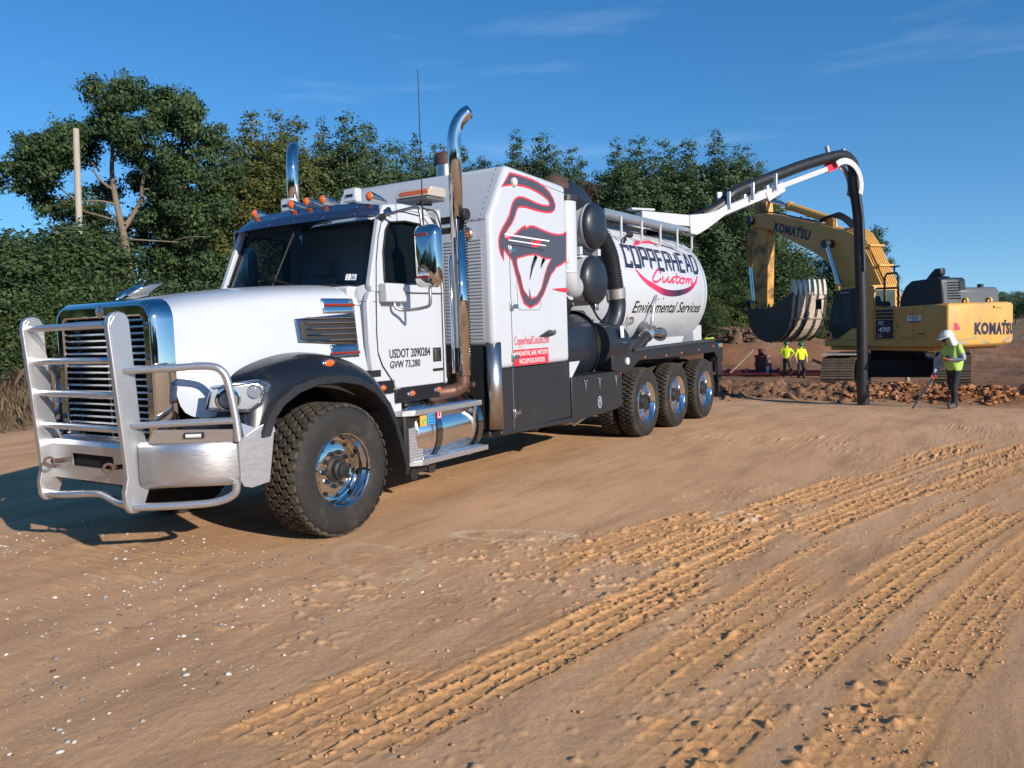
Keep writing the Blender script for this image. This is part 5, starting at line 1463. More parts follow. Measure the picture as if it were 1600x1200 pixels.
# tool box between box and rear wheels
for s_ in (1, -1):
    mb = MB(); mb.prism([(-4.02, s_ * 1.205, 0.48), (-4.02, s_ * 1.205, 1.045), (-5.50, s_ * 1.205, 1.04), (-5.50, s_ * 1.205, 0.56), (-5.30, s_ * 1.205, 0.52)], (0, -s_ * 0.5, 0)); mb.build('tool_box', 'dark', truck, 30, bevel=0.012)
    for x in (-4.38, -4.78, -5.28):
        mb = MB(); mb.box((x - 0.05, s_ * 1.207, 0.955), (x + 0.05, s_ * 1.222, 0.985)); mb.box((x - 0.012, s_ * 1.207, 0.84), (x + 0.012, s_ * 1.220, 0.95)); mb.build('tool_box_latch', 'steel', truck, 30, bevel=0.003)
    flat('round_emblem', [ribbon([(0.052 * math.cos(a), 0.075 * math.sin(a)) for a in np.linspace(0, 2 * PI, 20)[:-1]], 0.010, True), ribbon([(-0.022, -0.05), (-0.022, 0.045), (0.0, 0.0), (0.022, 0.045), (0.022, -0.05)], 0.010)], lambda a, b, s_=s_: (-4.78 - a, s_ * 1.2085, 0.665 + b), 'lilac', truck)
    mb = MB(); mb.prism([(-4.0, s_ * 1.18, 1.235), (-4.30, s_ * 1.18, 1.235), (-4.02, s_ * 1.18, 0.99)], (0, -s_ * 0.01, 0)); mb.build('light_gusset', 'offwhite', truck, 30)
    mb = MB(); mb.box((-4.03, s_ * 0.9, 0.44), (-4.4, s_ * 1.1, 0.48)); mb.bar((-4.1, s_ * 1.17, 0.44), (-4.55, s_ * 1.17, 0.53), 0.03, 0.03); mb.build('box_foot', 'steel', truck, 30)

# rear fender rail with perforated edge, mud flaps, lamps
for s_ in (1, -1):
    y = s_ * 1.21
    mb = MB(); mb.prism([(-5.18, y, 1.06), (-5.18, y, 1.265), (-9.45, y, 1.315), (-9.66, y, 1.22), (-9.78, y, 1.00), (-9.82, y, 0.58), (-9.60, y, 0.58), (-9.56, y, 1.02), (-9.40, y, 1.13), (-8.2, y, 1.125), (-7.0, y, 1.13), (-6.1, y, 1.15), (-5.75, y, 1.02), (-5.62, y, 0.98)], (0, -s_ * 0.04, 0)); mb.build('rear_fender', 'dark', truck, 30, bevel=0.01)
    mb = MB(); mb.box((-5.2, s_ * 0.55, 1.235), (-9.45, s_ * 1.17, 1.262)); mb.build('fender_deck', 'dark', truck, 30)
    mb = MB(); mb.prism([(-5.9, y + s_ * 0.004, 1.275), (-9.42, y + s_ * 0.004, 1.316), (-9.42, y + s_ * 0.004, 1.372), (-5.9, y + s_ * 0.004, 1.335)], (0, -s_ * 0.03, 0)); mb.build('perforated_rail', 'dark', truck, 30)
    mb = MB()
    for i in range(40): mb.box((-6.0 - i * 0.085, y + s_ * 0.0045, 1.295 + i * 0.00095), (-6.045 - i * 0.085, y + s_ * 0.0075, 1.325 + i * 0.00095))
    mb.build('rail_slots', 'steel', truck, None, kind='stuff')
    mb = MB(); mb.box((-9.62, s_ * 0.72, 0.30), (-9.64, s_ * 1.20, 0.68)); mb.box((-9.60, s_ * 0.7, 0.66), (-9.75, s_ * 1.21, 0.70)); mb.build('mud_flap', 'flare', truck, 30)
    for x, z in ((-6.28, 1.185), (-7.1, 1.175), (-7.75, 1.185), (-8.55, 1.20), (-9.3, 1.235)):
        mb = MB(); mb.ball((x, y + s_ * 0.004, z), 0.018, 8, 6); mb.build('marker_lamp', 'amber', truck, 60)
    mb = MB(); mb.lathe([(0.055, 0), (0.05, 0.02), (0.0, 0.026)], (-5.66, y, 1.16), (0, s_, 0), 18); mb.build('round_reflector', 'clear', truck, 40)
    mb = MB(); mb.ball((-5.42, y, 1.0), 0.018, 8, 6); mb.ball((-9.76, y, 0.9), 0.02, 8, 6); mb.build('marker_lamp', 'red_lens', truck, 60)
    mb = MB(); mb.box((-9.80, s_ * 0.85, 0.92), (-10.02, s_ * 1.16, 1.28)); mb.build('rear_lamp_box', 'chrome', truck, 30, bevel=0.02)
    mb = MB(); mb.box((-9.85, s_ * 1.161, 1.0), (-9.98, s_ * 1.165, 1.2)); mb.build('rear_lamp_lens', 'exdark', truck, 30)
    mb = MB(); mb.lathe([(0.05, 0), (0.05, 0.05), (0.035, 0.09), (0.0, 0.1)], (-9.88, s_ * 1.0, 1.29), (0, 0, 1), 14); mb.build('rear_beacon', 'steel', truck, 40)
    mb = MB(); mb.box((-9.60, s_ * 0.95, 1.31), (-9.68, s_ * 1.12, 1.38)); mb.build('corner_reflector', 'hivis', truck, 30, bevel=0.02)
mb = MB(); mb.box((-9.5, -1.1, 0.75), (-9.8, 1.1, 0.95)); mb.build('rear_bumper', 'chassis', truck, 30, bevel=0.02)
mb = MB(); mb.box((-9.35, 0.45, 1.3), (-9.75, 0.85, 1.62)); mb.box((-9.72, 0.6, 1.55), (-9.86, 0.72, 1.85)); mb.build('rear_cabinet', 'tank_white', truck, 30, bevel=0.02)
mb = MB(); mb.box((-9.45, -0.85, 1.3), (-9.75, -0.45, 1.9)); mb.build('rear_cabinet', 'tank_white', truck, 30, bevel=0.02)
mb = MB(); mb.cyl((-9.5, 0.3, 2.02), (-10.6, 0.3, 2.02), 0.13, n=20); mb.build('discharge_pipe', 'exdark', truck, 40)
mb = MB(); mb.box((-9.45, 0.35, 1.9), (-9.50, 0.75, 1.97)); mb.build('gate_latch', 'steel', truck, 30)

# ------------------------------------------------------------------ debris tank
TR, TZ, TX0, TX1 = 1.07, 2.22, -5.95, -9.40
mb = MB()
mb.lathe([(0.0, 0.52), (0.35, 0.47), (0.70, 0.34), (0.93, 0.18), (1.04, 0.06), (TR, 0.0), (TR, TX1 - TX0), (TR - 0.01, TX1 - TX0 - 0.05), (0.9, TX1 - TX0 - 0.18), (0.5, TX1 - TX0 - 0.28), (0.0, TX1 - TX0 - 0.32)], (TX0, 0, TZ), (1, 0, 0), 96)
tank = mb.build('debris_tank', 'tank_white', truck, 35)
mb = MB(); mb.lathe([(TR + 0.001, 0), (TR + 0.018, 0.0), (TR + 0.018, 0.07), (TR + 0.001, 0.07)], (TX1 + 0.0, 0, TZ), (1, 0, 0), 96); mb.build('tank_rim', 'tank_white', tank, 35)
mb = MB()
for s_ in (1, -1): mb.prism([(-6.1, s_ * 0.72, 1.45), (-9.2, s_ * 0.72, 1.45), (-9.0, s_ * 0.72, 1.24), (-6.2, s_ * 0.72, 1.24)], (0, -s_ * 0.08, 0))
mb.build('tank_saddle', 'tank_white', tank, 30)
mb = MB(); mb.tube(smooth_path([(-5.3, 0.35, 3.2), (-5.6, 0.3, 3.36), (-6.1, 0.2, 3.38), (-6.4, 0.1, 3.22)], 6), 0.22, 20); mb.build('tank_intake', 'tank_white', tank, 60)
# walkway along the top on bent hangers
mb = MB(); mb.box((-5.75, 0.52, 3.28), (-9.35, 0.86, 3.305)); mb.box((-5.75, 0.855, 3.27), (-9.35, 0.885, 3.335)); mb.build('walkway', 'alu', tank, 30)
mb = MB()
for i in range(34): mb.box((-5.80 - i * 0.104, 0.535, 3.306), (-5.85 - i * 0.104, 0.85, 3.312))
mb.build('walkway_treads', 'exdark', tank, None, kind='stuff')
mb = MB(); mb.box((-5.8, 0.46, 3.20), (-9.3, 0.50, 3.26)); mb.build('walkway_rail', 'exgrey', tank, 30)
for x in (-6.30, -7.05, -7.80, -8.55, -9.25):
    mb = MB(); mb.tube([(x, 0.87, 3.285), (x, 0.87, 3.00), (x, 0.865, 2.965), (x, 0.83, 2.945)], 0.020, 8)
    mb.tube([(x, 0.86, 2.965), (x + 0.10, 0.79, 2.995), (x + 0.30, 0.66, 3.09)], 0.012, 6); mb.build('walkway_hanger', 'tank_white', tank, 60)
mb = MB(); mb.ball((-6.62, 0.86, 3.03), 0.09, sq=(1.1, 0.45, 0.55)); mb.tube([(-6.52, 0.84, 3.0), (-6.40, 0.88, 2.95), (-6.32, 0.90, 2.89)], 0.02, 6); mb.build('work_lamp', 'blackmatte', tank, 60)
# drain valve with handle and hose
def on_tank(x, s, lift=0.004):
    a = s / TR
    return (x, (TR + lift) * math.cos(a), TZ + (TR + lift) * math.sin(a))
p = Vector(on_tank(-6.85, -0.62)); nrm = Vector((0, math.cos(-0.58), math.sin(-0.58)))
mb = MB(); mb.cyl(p - nrm * 0.02, p + nrm * 0.16, 0.10, n=20); mb.cyl(p + nrm * 0.16, p + nrm * 0.20, 0.135, n=20); mb.build('drain_valve', 'exgrey', tank, 40)
q2 = p + nrm * 0.18
mb = MB(); mb.cyl(q2, q2 + Vector((-0.34, 0.02, -0.03)), 0.075, n=18); mb.cyl(q2 + Vector((-0.34, 0.02, -0.03)), q2 + Vector((-0.40, 0.02, -0.03)), 0.11, n=18); mb.bar(q2 + Vector((-0.42, 0.02, -0.03)), q2 + Vector((-0.55, 0.03, -0.03)), 0.02, 0.07); mb.build('valve_body', 'steel', tank, 40)
mb = MB(); mb.tube(smooth_path([q2 + Vector((0.0, 0.03, 0.02)), q2 + Vector((0.0, 0.05, 0.22)), q2 + Vector((-0.06, 0.06, 0.42)), q2 + Vector((-0.20, 0.04, 0.58))], 5), [0.035] * 6 + [0.022] * 9 + [0.014], 8); mb.build('valve_handle', 'alu', tank, 60)
mb = MB(); mb.tube(smooth_path([q2 + Vector((0.05, 0.0, -0.02)), q2 + Vector((0.25, -0.02, -0.14)), q2 + Vector((0.55, -0.08, -0.34)), q2 + Vector((0.85, -0.14, -0.52))], 5), 0.075, 14); mb.build('drain_hose', 'hose', tank, 60)
mb = MB(); mb.cyl(q2 + Vector((0.03, 0, -0.01)), q2 + Vector((0.12, -0.01, -0.05)), 0.10, n=16); mb.build('hose_coupling', 'alu', tank, 40)
mb = MB(); p3 = Vector(on_tank(-6.33, -0.50)); mb.lathe([(0.06, 0), (0.065, 0.03), (0.045, 0.03), (0.045, 0.0)], p3, (0.3, 1, -0.3), 16); mb.tube([p3 + Vector((0.12, 0.03, 0.06)), p3 + Vector((0.14, 0.02, -0.14))], 0.012, 6); mb.build('sight_port', 'steel', tank, 40)
mb = MB()
for i in range(7):
    a = R_(100 - i * 32)
    mb.ball(on_tank(-7.35 + 0.33 * math.cos(a) * 1.1, -0.42 + 0.27 * math.sin(a), 0.004), 0.012, 6, 4)
mb.build('tank_bolts', 'exgrey', tank, None)
# lettering wrapped on the tank: letters as stroked polylines in slanted cells
GL = {'C': [[(1, .78), (1, 1), (0, 1), (0, 0), (1, 0), (1, .22)]], 'O': [[(0, 0), (0, 1), (1, 1), (1, 0), (0, 0)]], 'P': [[(0, 0), (0, 1), (1, 1), (1, .45), (0, .45)]],
      'E': [[(1, 1), (0, 1), (0, 0), (1, 0)], [(0, .52), (.8, .52)]], 'R': [[(0, 0), (0, 1), (1, 1), (1, .5), (0, .5)], [(.45, .5), (1, 0)]], 'H': [[(0, 0), (0, 1)], [(1, 0), (1, 1)], [(0, .5), (1, .5)]],
      'A': [[(0, 0), (.38, 1), (.62, 1), (1, 0)], [(.18, .36), (.82, .36)]], 'D': [[(0, 0), (0, 1), (.75, 1), (1, .78), (1, .22), (.75, 0), (0, 0)]]}
def dense(pl, k=5):
    o = []
    for a, b in zip(pl, pl[1:]):
        for i in range(k): o.append((a[0] + (b[0] - a[0]) * i / k, a[1] + (b[1] - a[1]) * i / k))
    return o + [pl[-1]]
word = 'COPPERHEAD'
def cell(i, a, b):
    """letter cell -> (length along tank, arc height)"""
    cw = 3.12 / len(word)
    u = 6.16 + i * cw * (1 + 0.000 * i) + a * cw * 0.68 + (1 - b) * -0.16 + 0.10
    v = 0.315 + b * 0.345 + 0.008 * math.sin(i)
    return u, v
def word_polys(wd, dv=0.0, du=0.0):
    out = []
    for i, ch in enumerate(word):
        for st in GL[ch]:
            pts = [cell(i, a, b) for a, b in dense(st)]
            out.append(ribbon([(u + du, v + dv) for u, v in pts], wd))
    return out
onT = lambda lift: (lambda a, b: on_tank(-a, b, lift))
flat('tank_word_edge', word_polys(0.100, -0.008, 0.012), onT(0.0045), 'lilac', tank)
flat('tank_word_gap', word_polys(0.086), onT(0.0060), 'whiteprint', tank)
flat('tank_word', word_polys(0.072), onT(0.0075), 'ink', tank)
# oval swoosh
up = smooth_path([Vector((-x, s, 0)) for x, s in ((-6.80, 0.700), (-6.98, 0.775), (-7.33, 0.845), (-7.80, 0.865), (-8.15, 0.84), (-8.55, 0.78), (-8.95, 0.695))], 5)
lo = smooth_path([Vector((-x, s, 0)) for x, s in ((-6.40, 0.285), (-6.52, 0.19), (-6.74, 0.095), (-7.05, 0.02), (-7.42, -0.05), (-7.83, -0.065), (-8.25, -0.035), (-8.60, 0.03), (-8.88, 0.14), (-9.10, 0.315))], 5)
def swoosh(path, wf): return ribbon([(p.x, p.y) for p in path], [wf(i / (len(path) - 1)) for i in range(len(path))])
vu, fu = swoosh(up, lambda t: 0.012 + 0.062 * math.sin(PI * min(1, 0.25 + t * 0.78)))
vl, fl = swoosh(lo, lambda t: 0.020 + 0.085 * math.sin(PI * (0.06 + 0.90 * t)))
M['swoosh'] = leaf_mat('swoosh_print', (0.75, 0.045, 0.12), (0.20, 0.022, 0.08), (0.018, 0.022, 0.055), 0.0)
for nm, vv, ff, dark in (('swoosh_upper', vu, fu, 0.72), ('swoosh_lower', vl, fl, 0.60)):
    me = bpy.data.meshes.new(nm)
    me.from_pydata([on_tank(-a, b, 0.0025) for a, b in vv], [], ff)
    a_ = me.attributes.new('tone', 'FLOAT', 'FACE')
    a_.data.foreach_set('value', [max(0.0, 1 - abs((q / len(ff)) - dark) / 0.30) for q in range(len(ff))])
    link(nm, me, M['swoosh'], tank)
# script word under it, drawn as pen strokes
def pen(strokes, w): return [ribbon([(p.x, p.y) for p in smooth_path([Vector((a, b, 0)) for a, b in st], 6)], w) for st in strokes]
script = [[(7.33, .245), (7.44, .30), (7.42, .335), (7.30, .315), (7.12, .235), (7.00, .15), (7.02, .105), (7.16, .105), (7.34, .165)],
          [(7.43, .205), (7.38, .13), (7.45, .108), (7.60, .165), (7.66, .205)], [(7.66, .205), (7.60, .13), (7.66, .11), (7.76, .15), (7.88, .20), (7.80, .165), (7.87, .125), (7.75, .108)],
          [(8.06, .275), (7.96, .14), (8.02, .108), (8.12, .14)], [(7.92, .205), (8.16, .212)], [(8.26, .20), (8.15, .165), (8.18, .11), (8.30, .125), (8.34, .18), (8.26, .20), (8.40, .195)],
          [(8.46, .20), (8.40, .108)], [(8.42, .14), (8.54, .20), (8.57, .17), (8.52, .108)], [(8.54, .14), (8.66, .20), (8.70, .17), (8.66, .115), (8.76, .13)]]
flat('script_word', pen(script, 0.036), onT(0.0050), 'pink', tank)
flat('tank_caption', [text2d('Enviromental Services', 2.90, 0.185, shear=0.30, bold=0.012)], lambda a, b: on_tank(-6.30 - a, -0.385 + b, 0.0040), 'blackprint', tank)

# ------------------------------------------------------------------ boom and vacuum hose
HX, HY = -13.35, 3.02
HZ = gz(HX, HY)
mb = MB(); mb.cyl((-8.35, 0.25, 3.20), (-8.35, 0.25, 3.46), 0.22, n=24); mb.box((-8.1, 0.0, 3.20), (-8.6, 0.5, 3.28)); mb.build('boom_pedestal', 'offwhite', truck, 40)
B0 = Vector((-8.30, 0.32, 3.50)); B1 = Vector((-9.25, 0.86, 3.42)); B2 = Vector((-11.15, 1.85, 4.14)); B3 = Vector((-12.75, 2.70, 4.74))
dirb = (Vector((HX, HY, 0)) - Vector((-8.3, 0.3, 0))).normalized(); sidev = Vector((-dirb.y, dirb.x, 0))
mb = MB(); mb.bar(B0 + dirb * -0.05, B1 + dirb * -0.05 + Vector((0, 0, 0.04)), 0.20, 0.20); mb.bar(B0 + Vector((0, 0, 0.13)) - dirb * 0.25, B0 + Vector((0, 0, 0.13)) + dirb * 0.25, 0.16, 0.04); mb.build('boom_base', 'offwhite', truck, 30, bevel=0.012)
def ofs(p, a, c): return p + dirb * a + Vector((0, 0, c))
mb = MB()
for s_ in (0.09, -0.11): mb.prism([ofs(B1, -0.10, -0.18) + sidev * s_, ofs(B1, -0.12, 0.14) + sidev * s_, ofs(B1, 0.45, 0.20) + sidev * s_, ofs(B1, 0.75, 0.36) + sidev * s_, ofs(B1, 0.80, 0.22) + sidev * s_, ofs(B1, 0.30, -0.08) + sidev * s_, ofs(B1, 0.05, -0.20) + sidev * s_], sidev * 0.02)
mb.build('boom_knuckle', 'offwhite', truck, 30)
mb = MB(); mb.bar(ofs(B1, 0.2, 0.06), B2, 0.13, 0.15); mb.build('boom_arm', 'offwhite', truck, 30, bevel=0.01)
mb = MB(); mb.bar(ofs(B2, -0.5, -0.13), B3, 0.10, 0.10); mb.bar(ofs(B2, -0.3, -0.16), ofs(B2, 0.15, 0.06), 0.17, 0.19); mb.build('boom_extension', 'offwhite', truck, 30, bevel=0.008)
mb = MB(); t = (B3 - B2).normalized(); mb.bar(B3 - t * 0.42, B3 - t * 0.10, 0.115, 0.13); mb.build('boom_red_tip', 'red', truck, 30)
mb = MB(); mb.bar(ofs(B1, 0.3, 0.22), ofs(B2, -0.4, 0.10), 0.025, 0.03); mb.bar(ofs(B1, 0.25, -0.03), ofs(B2, -0.1, -0.12), 0.02, 0.02); mb.build('boom_lines', 'blackmatte', truck, 30)
mb = MB(); mb.cyl(ofs(B0, 0.1, -0.16), ofs(B1, 0.1, -0.10), 0.055, n=14); mb.build('boom_cylinder', 'exdark', truck, 40)
hp = [ofs(B0, -0.3, -0.06) + sidev * 0.3, ofs(B0, 0.45, -0.02) + sidev * 0.26, ofs(B1, 0.15, 0.10) + sidev * 0.14, ofs(B1, 0.75, 0.36) + sidev * 0.05, ofs(B1 * 0.5 + B2 * 0.5, 0, 0.25), ofs(B2, 0, 0.26), ofs(B2 * 0.5 + B3 * 0.5, 0, 0.25), ofs(B3, -0.12, 0.15), ofs(B3, 0.20, 0.16), ofs(B3, 0.42, -0.02), Vector((HX + 0.22, HY - 0.12, 4.40)), Vector((HX + 0.10, HY - 0.05, 3.7)), Vector((HX + 0.06, HY - 0.02, 2.6)), Vector((HX + 0.03, HY, 1.4)), Vector((HX, HY, HZ + 0.46))]
mb = MB(); mb.tube(smooth_path(hp, 7), 0.108, 20); mb.build('vacuum_hose', 'hose', truck, 60)
mb = MB(); mb.tube([p + Vector((0.10, 0.09, 0)) for p in (hp[9], hp[10], hp[11], hp[12])], 0.02, 6); mb.build('air_line', 'exgrey', truck, 60)
mb = MB(); mb.cyl((HX, HY, HZ + 0.50), (HX - 0.02, HY + 0.02, HZ - 0.06), 0.128, 0.118, n=24); mb.lathe([(0.125, 0), (0.145, 0.0), (0.145, 0.05), (0.125, 0.05)], (HX, HY, HZ + 0.47), (0, 0, 1), 24); mb.build('suction_nozzle', 'exdark', truck, 40)
for k in (0.30, 0.58, 0.86):
    c = ofs(B1 * (1 - k) + B2 * k, 0.15, 0.0); t = (B2 - B1).normalized(); n_ = t.cross(sidev)
    mb = MB(); mb.bar(c + Vector((0, 0, 0.04)) + sidev * 0.09, c + Vector((-0.02, 0, 0.40)) + sidev * 0.12, 0.09, 0.09); mb.bar(c + Vector((0, 0, 0.05)) - sidev * 0.13, c + Vector((-0.02, 0, 0.38)) - sidev * 0.13, 0.07, 0.03); mb.build('hose_roller', 'alu', truck, 30, bevel=0.01)
# curved hose guide at the tip
cg = ofs(B3, 0.02, -0.42)
g_o = [cg + dirb * (0.52 * math.cos(a)) + Vector((0, 0, 0.52 * math.sin(a))) for a in np.linspace(R_(125), R_(-22), 12)]
g_i = [cg + dirb * (0.40 * math.cos(a)) + Vector((0, 0, 0.40 * math.sin(a))) for a in np.linspace(R_(125), R_(-22), 12)]
for s_ in (0.13, -0.15):
    mb = MB()
    mb.prism([p + sidev * s_ for p in g_o + g_i[::-1]], sidev * 0.018); mb.build('hose_guide', 'offwhite', truck, 30)
mb = MB()
for a in (105, 70, 30, -15):
    ca, sa = math.cos(R_(a)), math.sin(R_(a))
    mb.bar(cg + dirb * (0.44 * ca) + Vector((0, 0, 0.44 * sa)) + sidev * 0.14, cg + dirb * (0.44 * ca) + Vector((0, 0, 0.44 * sa)) - sidev * 0.14, 0.03, 0.03)
    if a > -10: mb.bar(cg + dirb * (0.50 * ca) + Vector((0, 0, 0.50 * sa)) + sidev * 0.15, cg + dirb * (0.82 * ca) + Vector((0, 0, 0.82 * sa)) + sidev * 0.15, 0.07, 0.05)
mb.build('guide_roller', 'offwhite', truck, 30)
flat('boom_marking', [text2d('UP', 0.26, 0.17)], lambda a, b: ofs(B0, 0.30 + a, -0.07 + b + a * 0.0) + Vector((0, 0, -0.06 * a)) - sidev * 0.106, 'ink', truck)

# ------------------------------------------------------------------ excavator
EX, EY = -21.9, 2.62
EZ = -0.57
exc = thing('excavator', 'large dusty yellow tracked excavator with raised bucket behind the hose', 'excavator', (EX, EY, EZ), R_(-123))
# tracks point at the camera while the house is swung round: own angle inside the excavator
TA = R_(123 + 4)
ca_, sa_ = math.cos(TA), math.sin(TA)
def tp(x, y, z): return (x * ca_ - y * sa_, x * sa_ + y * ca_, z)
L2, RT = 2.05, 0.50
def track_path(n):
    per = 4 * L2 + 2 * PI * RT
    out = []
    for i in range(n):
        d = per * i / n
        if d < 2 * L2: out.append((-L2 + d, 1.04, 0.0))
        elif d < 2 * L2 + PI * RT:
            a = (d - 2 * L2) / RT
            out.append((L2 + RT * math.sin(a), 0.54 + RT * math.cos(a), a))
        elif d < 4 * L2 + PI * RT: out.append((L2 - (d - 2 * L2 - PI * RT), 0.04, PI))
        else:
            a = (d - 4 * L2 - PI * RT) / RT
            out.append((-L2 - RT * math.sin(a), 0.54 - RT * math.cos(a), PI + a))
    return out
sh = MB()
sh.box((-0.105, -0.44, -0.015), (0.105, 0.44, 0.02))
sh.box((0.055, -0.44, 0.02), (0.085, 0.44, 0.055)); sh.box((-0.02, -0.44, 0.02), (0.005, 0.44, 0.045)); sh.box((-0.085, -0.44, 0.02), (-0.060, 0.44, 0.042))
shoe = sh.mesh('track_shoe', None)
for yc in (1.42, -1.42):
    mb = MB()
    mb.prism([tp(x, yc - 0.20, z) for x, z in ((-L2, 0.16), (-L2, 0.92), (L2, 0.92), (L2, 0.16))], Vector(tp(0, 0.40, 0)))
    for x in (-L2, L2): mb.cyl(tp(x, yc - 0.16, 0.54), tp(x, yc + 0.16, 0.54), 0.46, n=24)
    for x in np.linspace(-1.7, 1.7, 8): mb.cyl(tp(x, yc - 0.24, 0.16), tp(x, yc + 0.24, 0.16), 0.13, n=12)
    tr_ = mb.build('track', 'chassis', exc, 40)
    for x, z, a in track_path(54):
        o = link('track_shoe', shoe, M['track'], tr_)
        o.location = tp(x, yc, z)
        o.rotation_euler = (Matrix.Rotation(TA, 3, 'Z') @ Matrix.Rotation(a, 3, 'Y')).to_euler()
mb = MB()
mb.prism([tp(x, y, 0.45) for x, y in ((-1.0, -1.3), (1.0, -1.3), (1.0, 1.3), (-1.0, 1.3))], (0, 0, 0.5)); mb.cyl((0, 0, 0.9), (0, 0, 1.30), 0.78, n=36)
mb.build('undercarriage', 'chassis', exc, 40)
mb = MB(); mb.prism([tp(x, -1.42 + y, 1.16) for x, y in ((1.0, 0.45), (2.25, 0.45), (2.25, -0.45), (1.0, -0.45))], (0, 0, 0.03)); mb.prism([tp(x, 1.0 + y, 1.10) for x, y in ((1.7, 0.0), (2.1, 0.0), (2.1, -0.22), (1.7, -0.22))], (0, 0, 0.10)); mb.build('step_plate', 'bucket', exc, 30)
# house deck and side panels
HB, HF = -2.72, 1.48
mb = MB(); mb.prism([(HF + 0.05, -1.36, 1.36), (HF + 0.05, 1.41, 1.36), (HB + 0.4, 1.41, 1.36), (HB + 0.4, -1.36, 1.36)], (0, 0, 0.18)); mb.prism([(HF - 0.1, -1.2, 1.24), (HF - 0.1, 1.3, 1.24), (HB + 0.5, 1.3, 1.24), (HB + 0.5, -1.2, 1.24)], (0, 0, 0.12)); mb.build('deck', 'yellow', exc, 30, bevel=0.02)
mb = MB(); mb.prism([(-0.33, 1.40, 1.55), (-0.33, 1.40, 2.30), (-0.42, 1.40, 2.46), (-0.90, 1.40, 2.47), (-2.05, 1.40, 2.50), (-2.05, 1.40, 1.50)], (0, -0.65, 0)); mb.build('side_panel', 'yellow', exc, 30, bevel=0.03)
mb = MB(); mb.prism([(0.2, -1.36, 1.55), (0.2, -1.36, 2.2), (-2.05, -1.36, 2.45), (-2.05, -1.36, 1.5)], (0, 0.65, 0)); mb.build('side_panel', 'yellow', exc, 30, bevel=0.03)
mb = MB(); mb.box((-0.2, -0.9, 1.5), (-2.1, 0.9, 2.42)); mb.build('engine_bay', 'exdark', exc, 30)
mb = MB(); mb.box((-1.66, 1.401, 1.56), (-1.664, 1.406, 2.44)); mb.box((-1.05, 1.401, 1.56), (-1.055, 1.406, 2.44)); mb.box((-1.2, 1.401, 1.60), (-2.0, 1.405, 1.606)); mb.build('panel_seam', 'exdark', exc, None)
# model panel: black block with numerals, louvers above
mb = MB(); mb.box((-0.40, 1.401, 1.585), (-1.00, 1.409, 2.115)); mb.build('model_panel', 'exdark', exc, None)
for z in (2.14, 2.24, 2.34):
    mb = MB(); mb.box((-0.40, 1.401, z), (-1.00, 1.409, z + 0.075)); mb.build('louver', 'exdark', exc, 30)
ES = lambda x, z: (lambda a, b: (x - a, 1.412, z + b))
flat('model_lettering', [shift(text2d('PC', 0.20, 0.11, shear=0.2, bold=0.01), 0.0, 0.36), shift(text2d('490', 0.40, 0.15, shear=0.2, bold=0.015), 0.0, 0.16), shift(text2d('LC', 0.14, 0.09, shear=0.2, bold=0.01), 0.0, 0.02)], ES(-0.50, 1.61), 'whiteprint', exc)
mb = MB(); mb.box((-1.46, 1.401, 2.04), (-1.90, 1.407, 2.215)); mb.build('dealer_sticker', 'whiteprint', exc, None)
flat('sticker_text', [text2d('KOMATSU', 0.30, 0.055, bold=0.02), ribbon([(0.10, -0.035), (0.28, -0.035)], 0.012), ribbon([(-0.04, -0.085), (0.36, -0.085)], 0.03)], ES(-1.53, 2.135), 'ink', exc)
mb = MB(); mb.box((-1.80, 1.401, 1.70), (-2.02, 1.406, 1.73)); mb.box((-1.12, 1.401, 1.90), (-1.16, 1.408, 1.96)); mb.build('panel_handle', 'exdark', exc, None)
# counterweight with rounded shoulders
def cw(z, inset): return [(-2.02, 1.40 - inset, z), (HB + 0.10, 1.40 - inset, z), (HB + 0.03, 1.37 - inset, z), (HB + inset, 1.28 - inset, z), (HB - 0.10 + inset, 0.4, z), (HB - 0.10 + inset, -0.4, z), (HB + inset, -1.05, z), (HB + 0.10 + inset, -1.30 + inset, z), (HB + 0.28, -1.40 + inset, z), (-2.02, -1.40 + inset, z)]
mb = MB(); lv = [(1.34, 0.10), (1.40, 0.02), (1.50, 0.0), (2.40, 0.0), (2.475, 0.02), (2.51, 0.09)]
rows = [cw(z, i) for z, i in lv]; mb.grid(rows, True); mb.add(rows[-1], [tuple(range(10))]); mb.add(rows[0], [tuple(range(9, -1, -1))]); mb.build('counterweight', 'yellow', exc, 30, bevel=0.02)
def on_cw(y, z, lift=0.008):
    prof = [(p[1], p[0]) for p in cw(1.9, 0)[3:8]]
    for (ya, xa), (yb, xb) in zip(prof, prof[1:]):
        if yb <= y <= ya: return (xa + (xb - xa) * (ya - y) / (ya - yb) - lift, y, z)
    return (HB - lift, y, z)
def kom(w, h, bold): return text2d('KOMATSU', w, h, bold=bold * 0.75, space=1.16)
v_, f_ = kom(1.78, 0.33, 0.075)
flat('maker_lettering', [(v_, f_), shift(poly([(0, 0), (0.10, 0), (0.10, 0.07), (0.0, 0.07)]), 1.235, 0.335)], lambda a, b: on_cw(0.52 - a, 1.66 + b - 0.03 * a), 'ink', exc)
mb = MB(); mb.add([on_cw(1.20, 1.80), on_cw(1.02, 1.80), on_cw(1.00, 1.84), on_cw(1.12, 1.99), on_cw(1.20, 2.0)], [(0, 1, 2, 3, 4)]); mb.build('reflector_patch', 'pink', exc, None)
mb = MB(); mb.add([on_cw(1.2, 1.42), on_cw(-0.1, 1.42), on_cw(0.1, 1.50), on_cw(0.45, 1.60), on_cw(0.75, 1.56), on_cw(1.18, 1.53)], [(0, 1, 2, 3, 4, 5)]); M['scuff'] = pm('scuffed_grey', (0.36, 0.31, 0.24), 0.6, var=0.25, vs=5); mb.build('scuff_patch', 'scuff', exc, None)
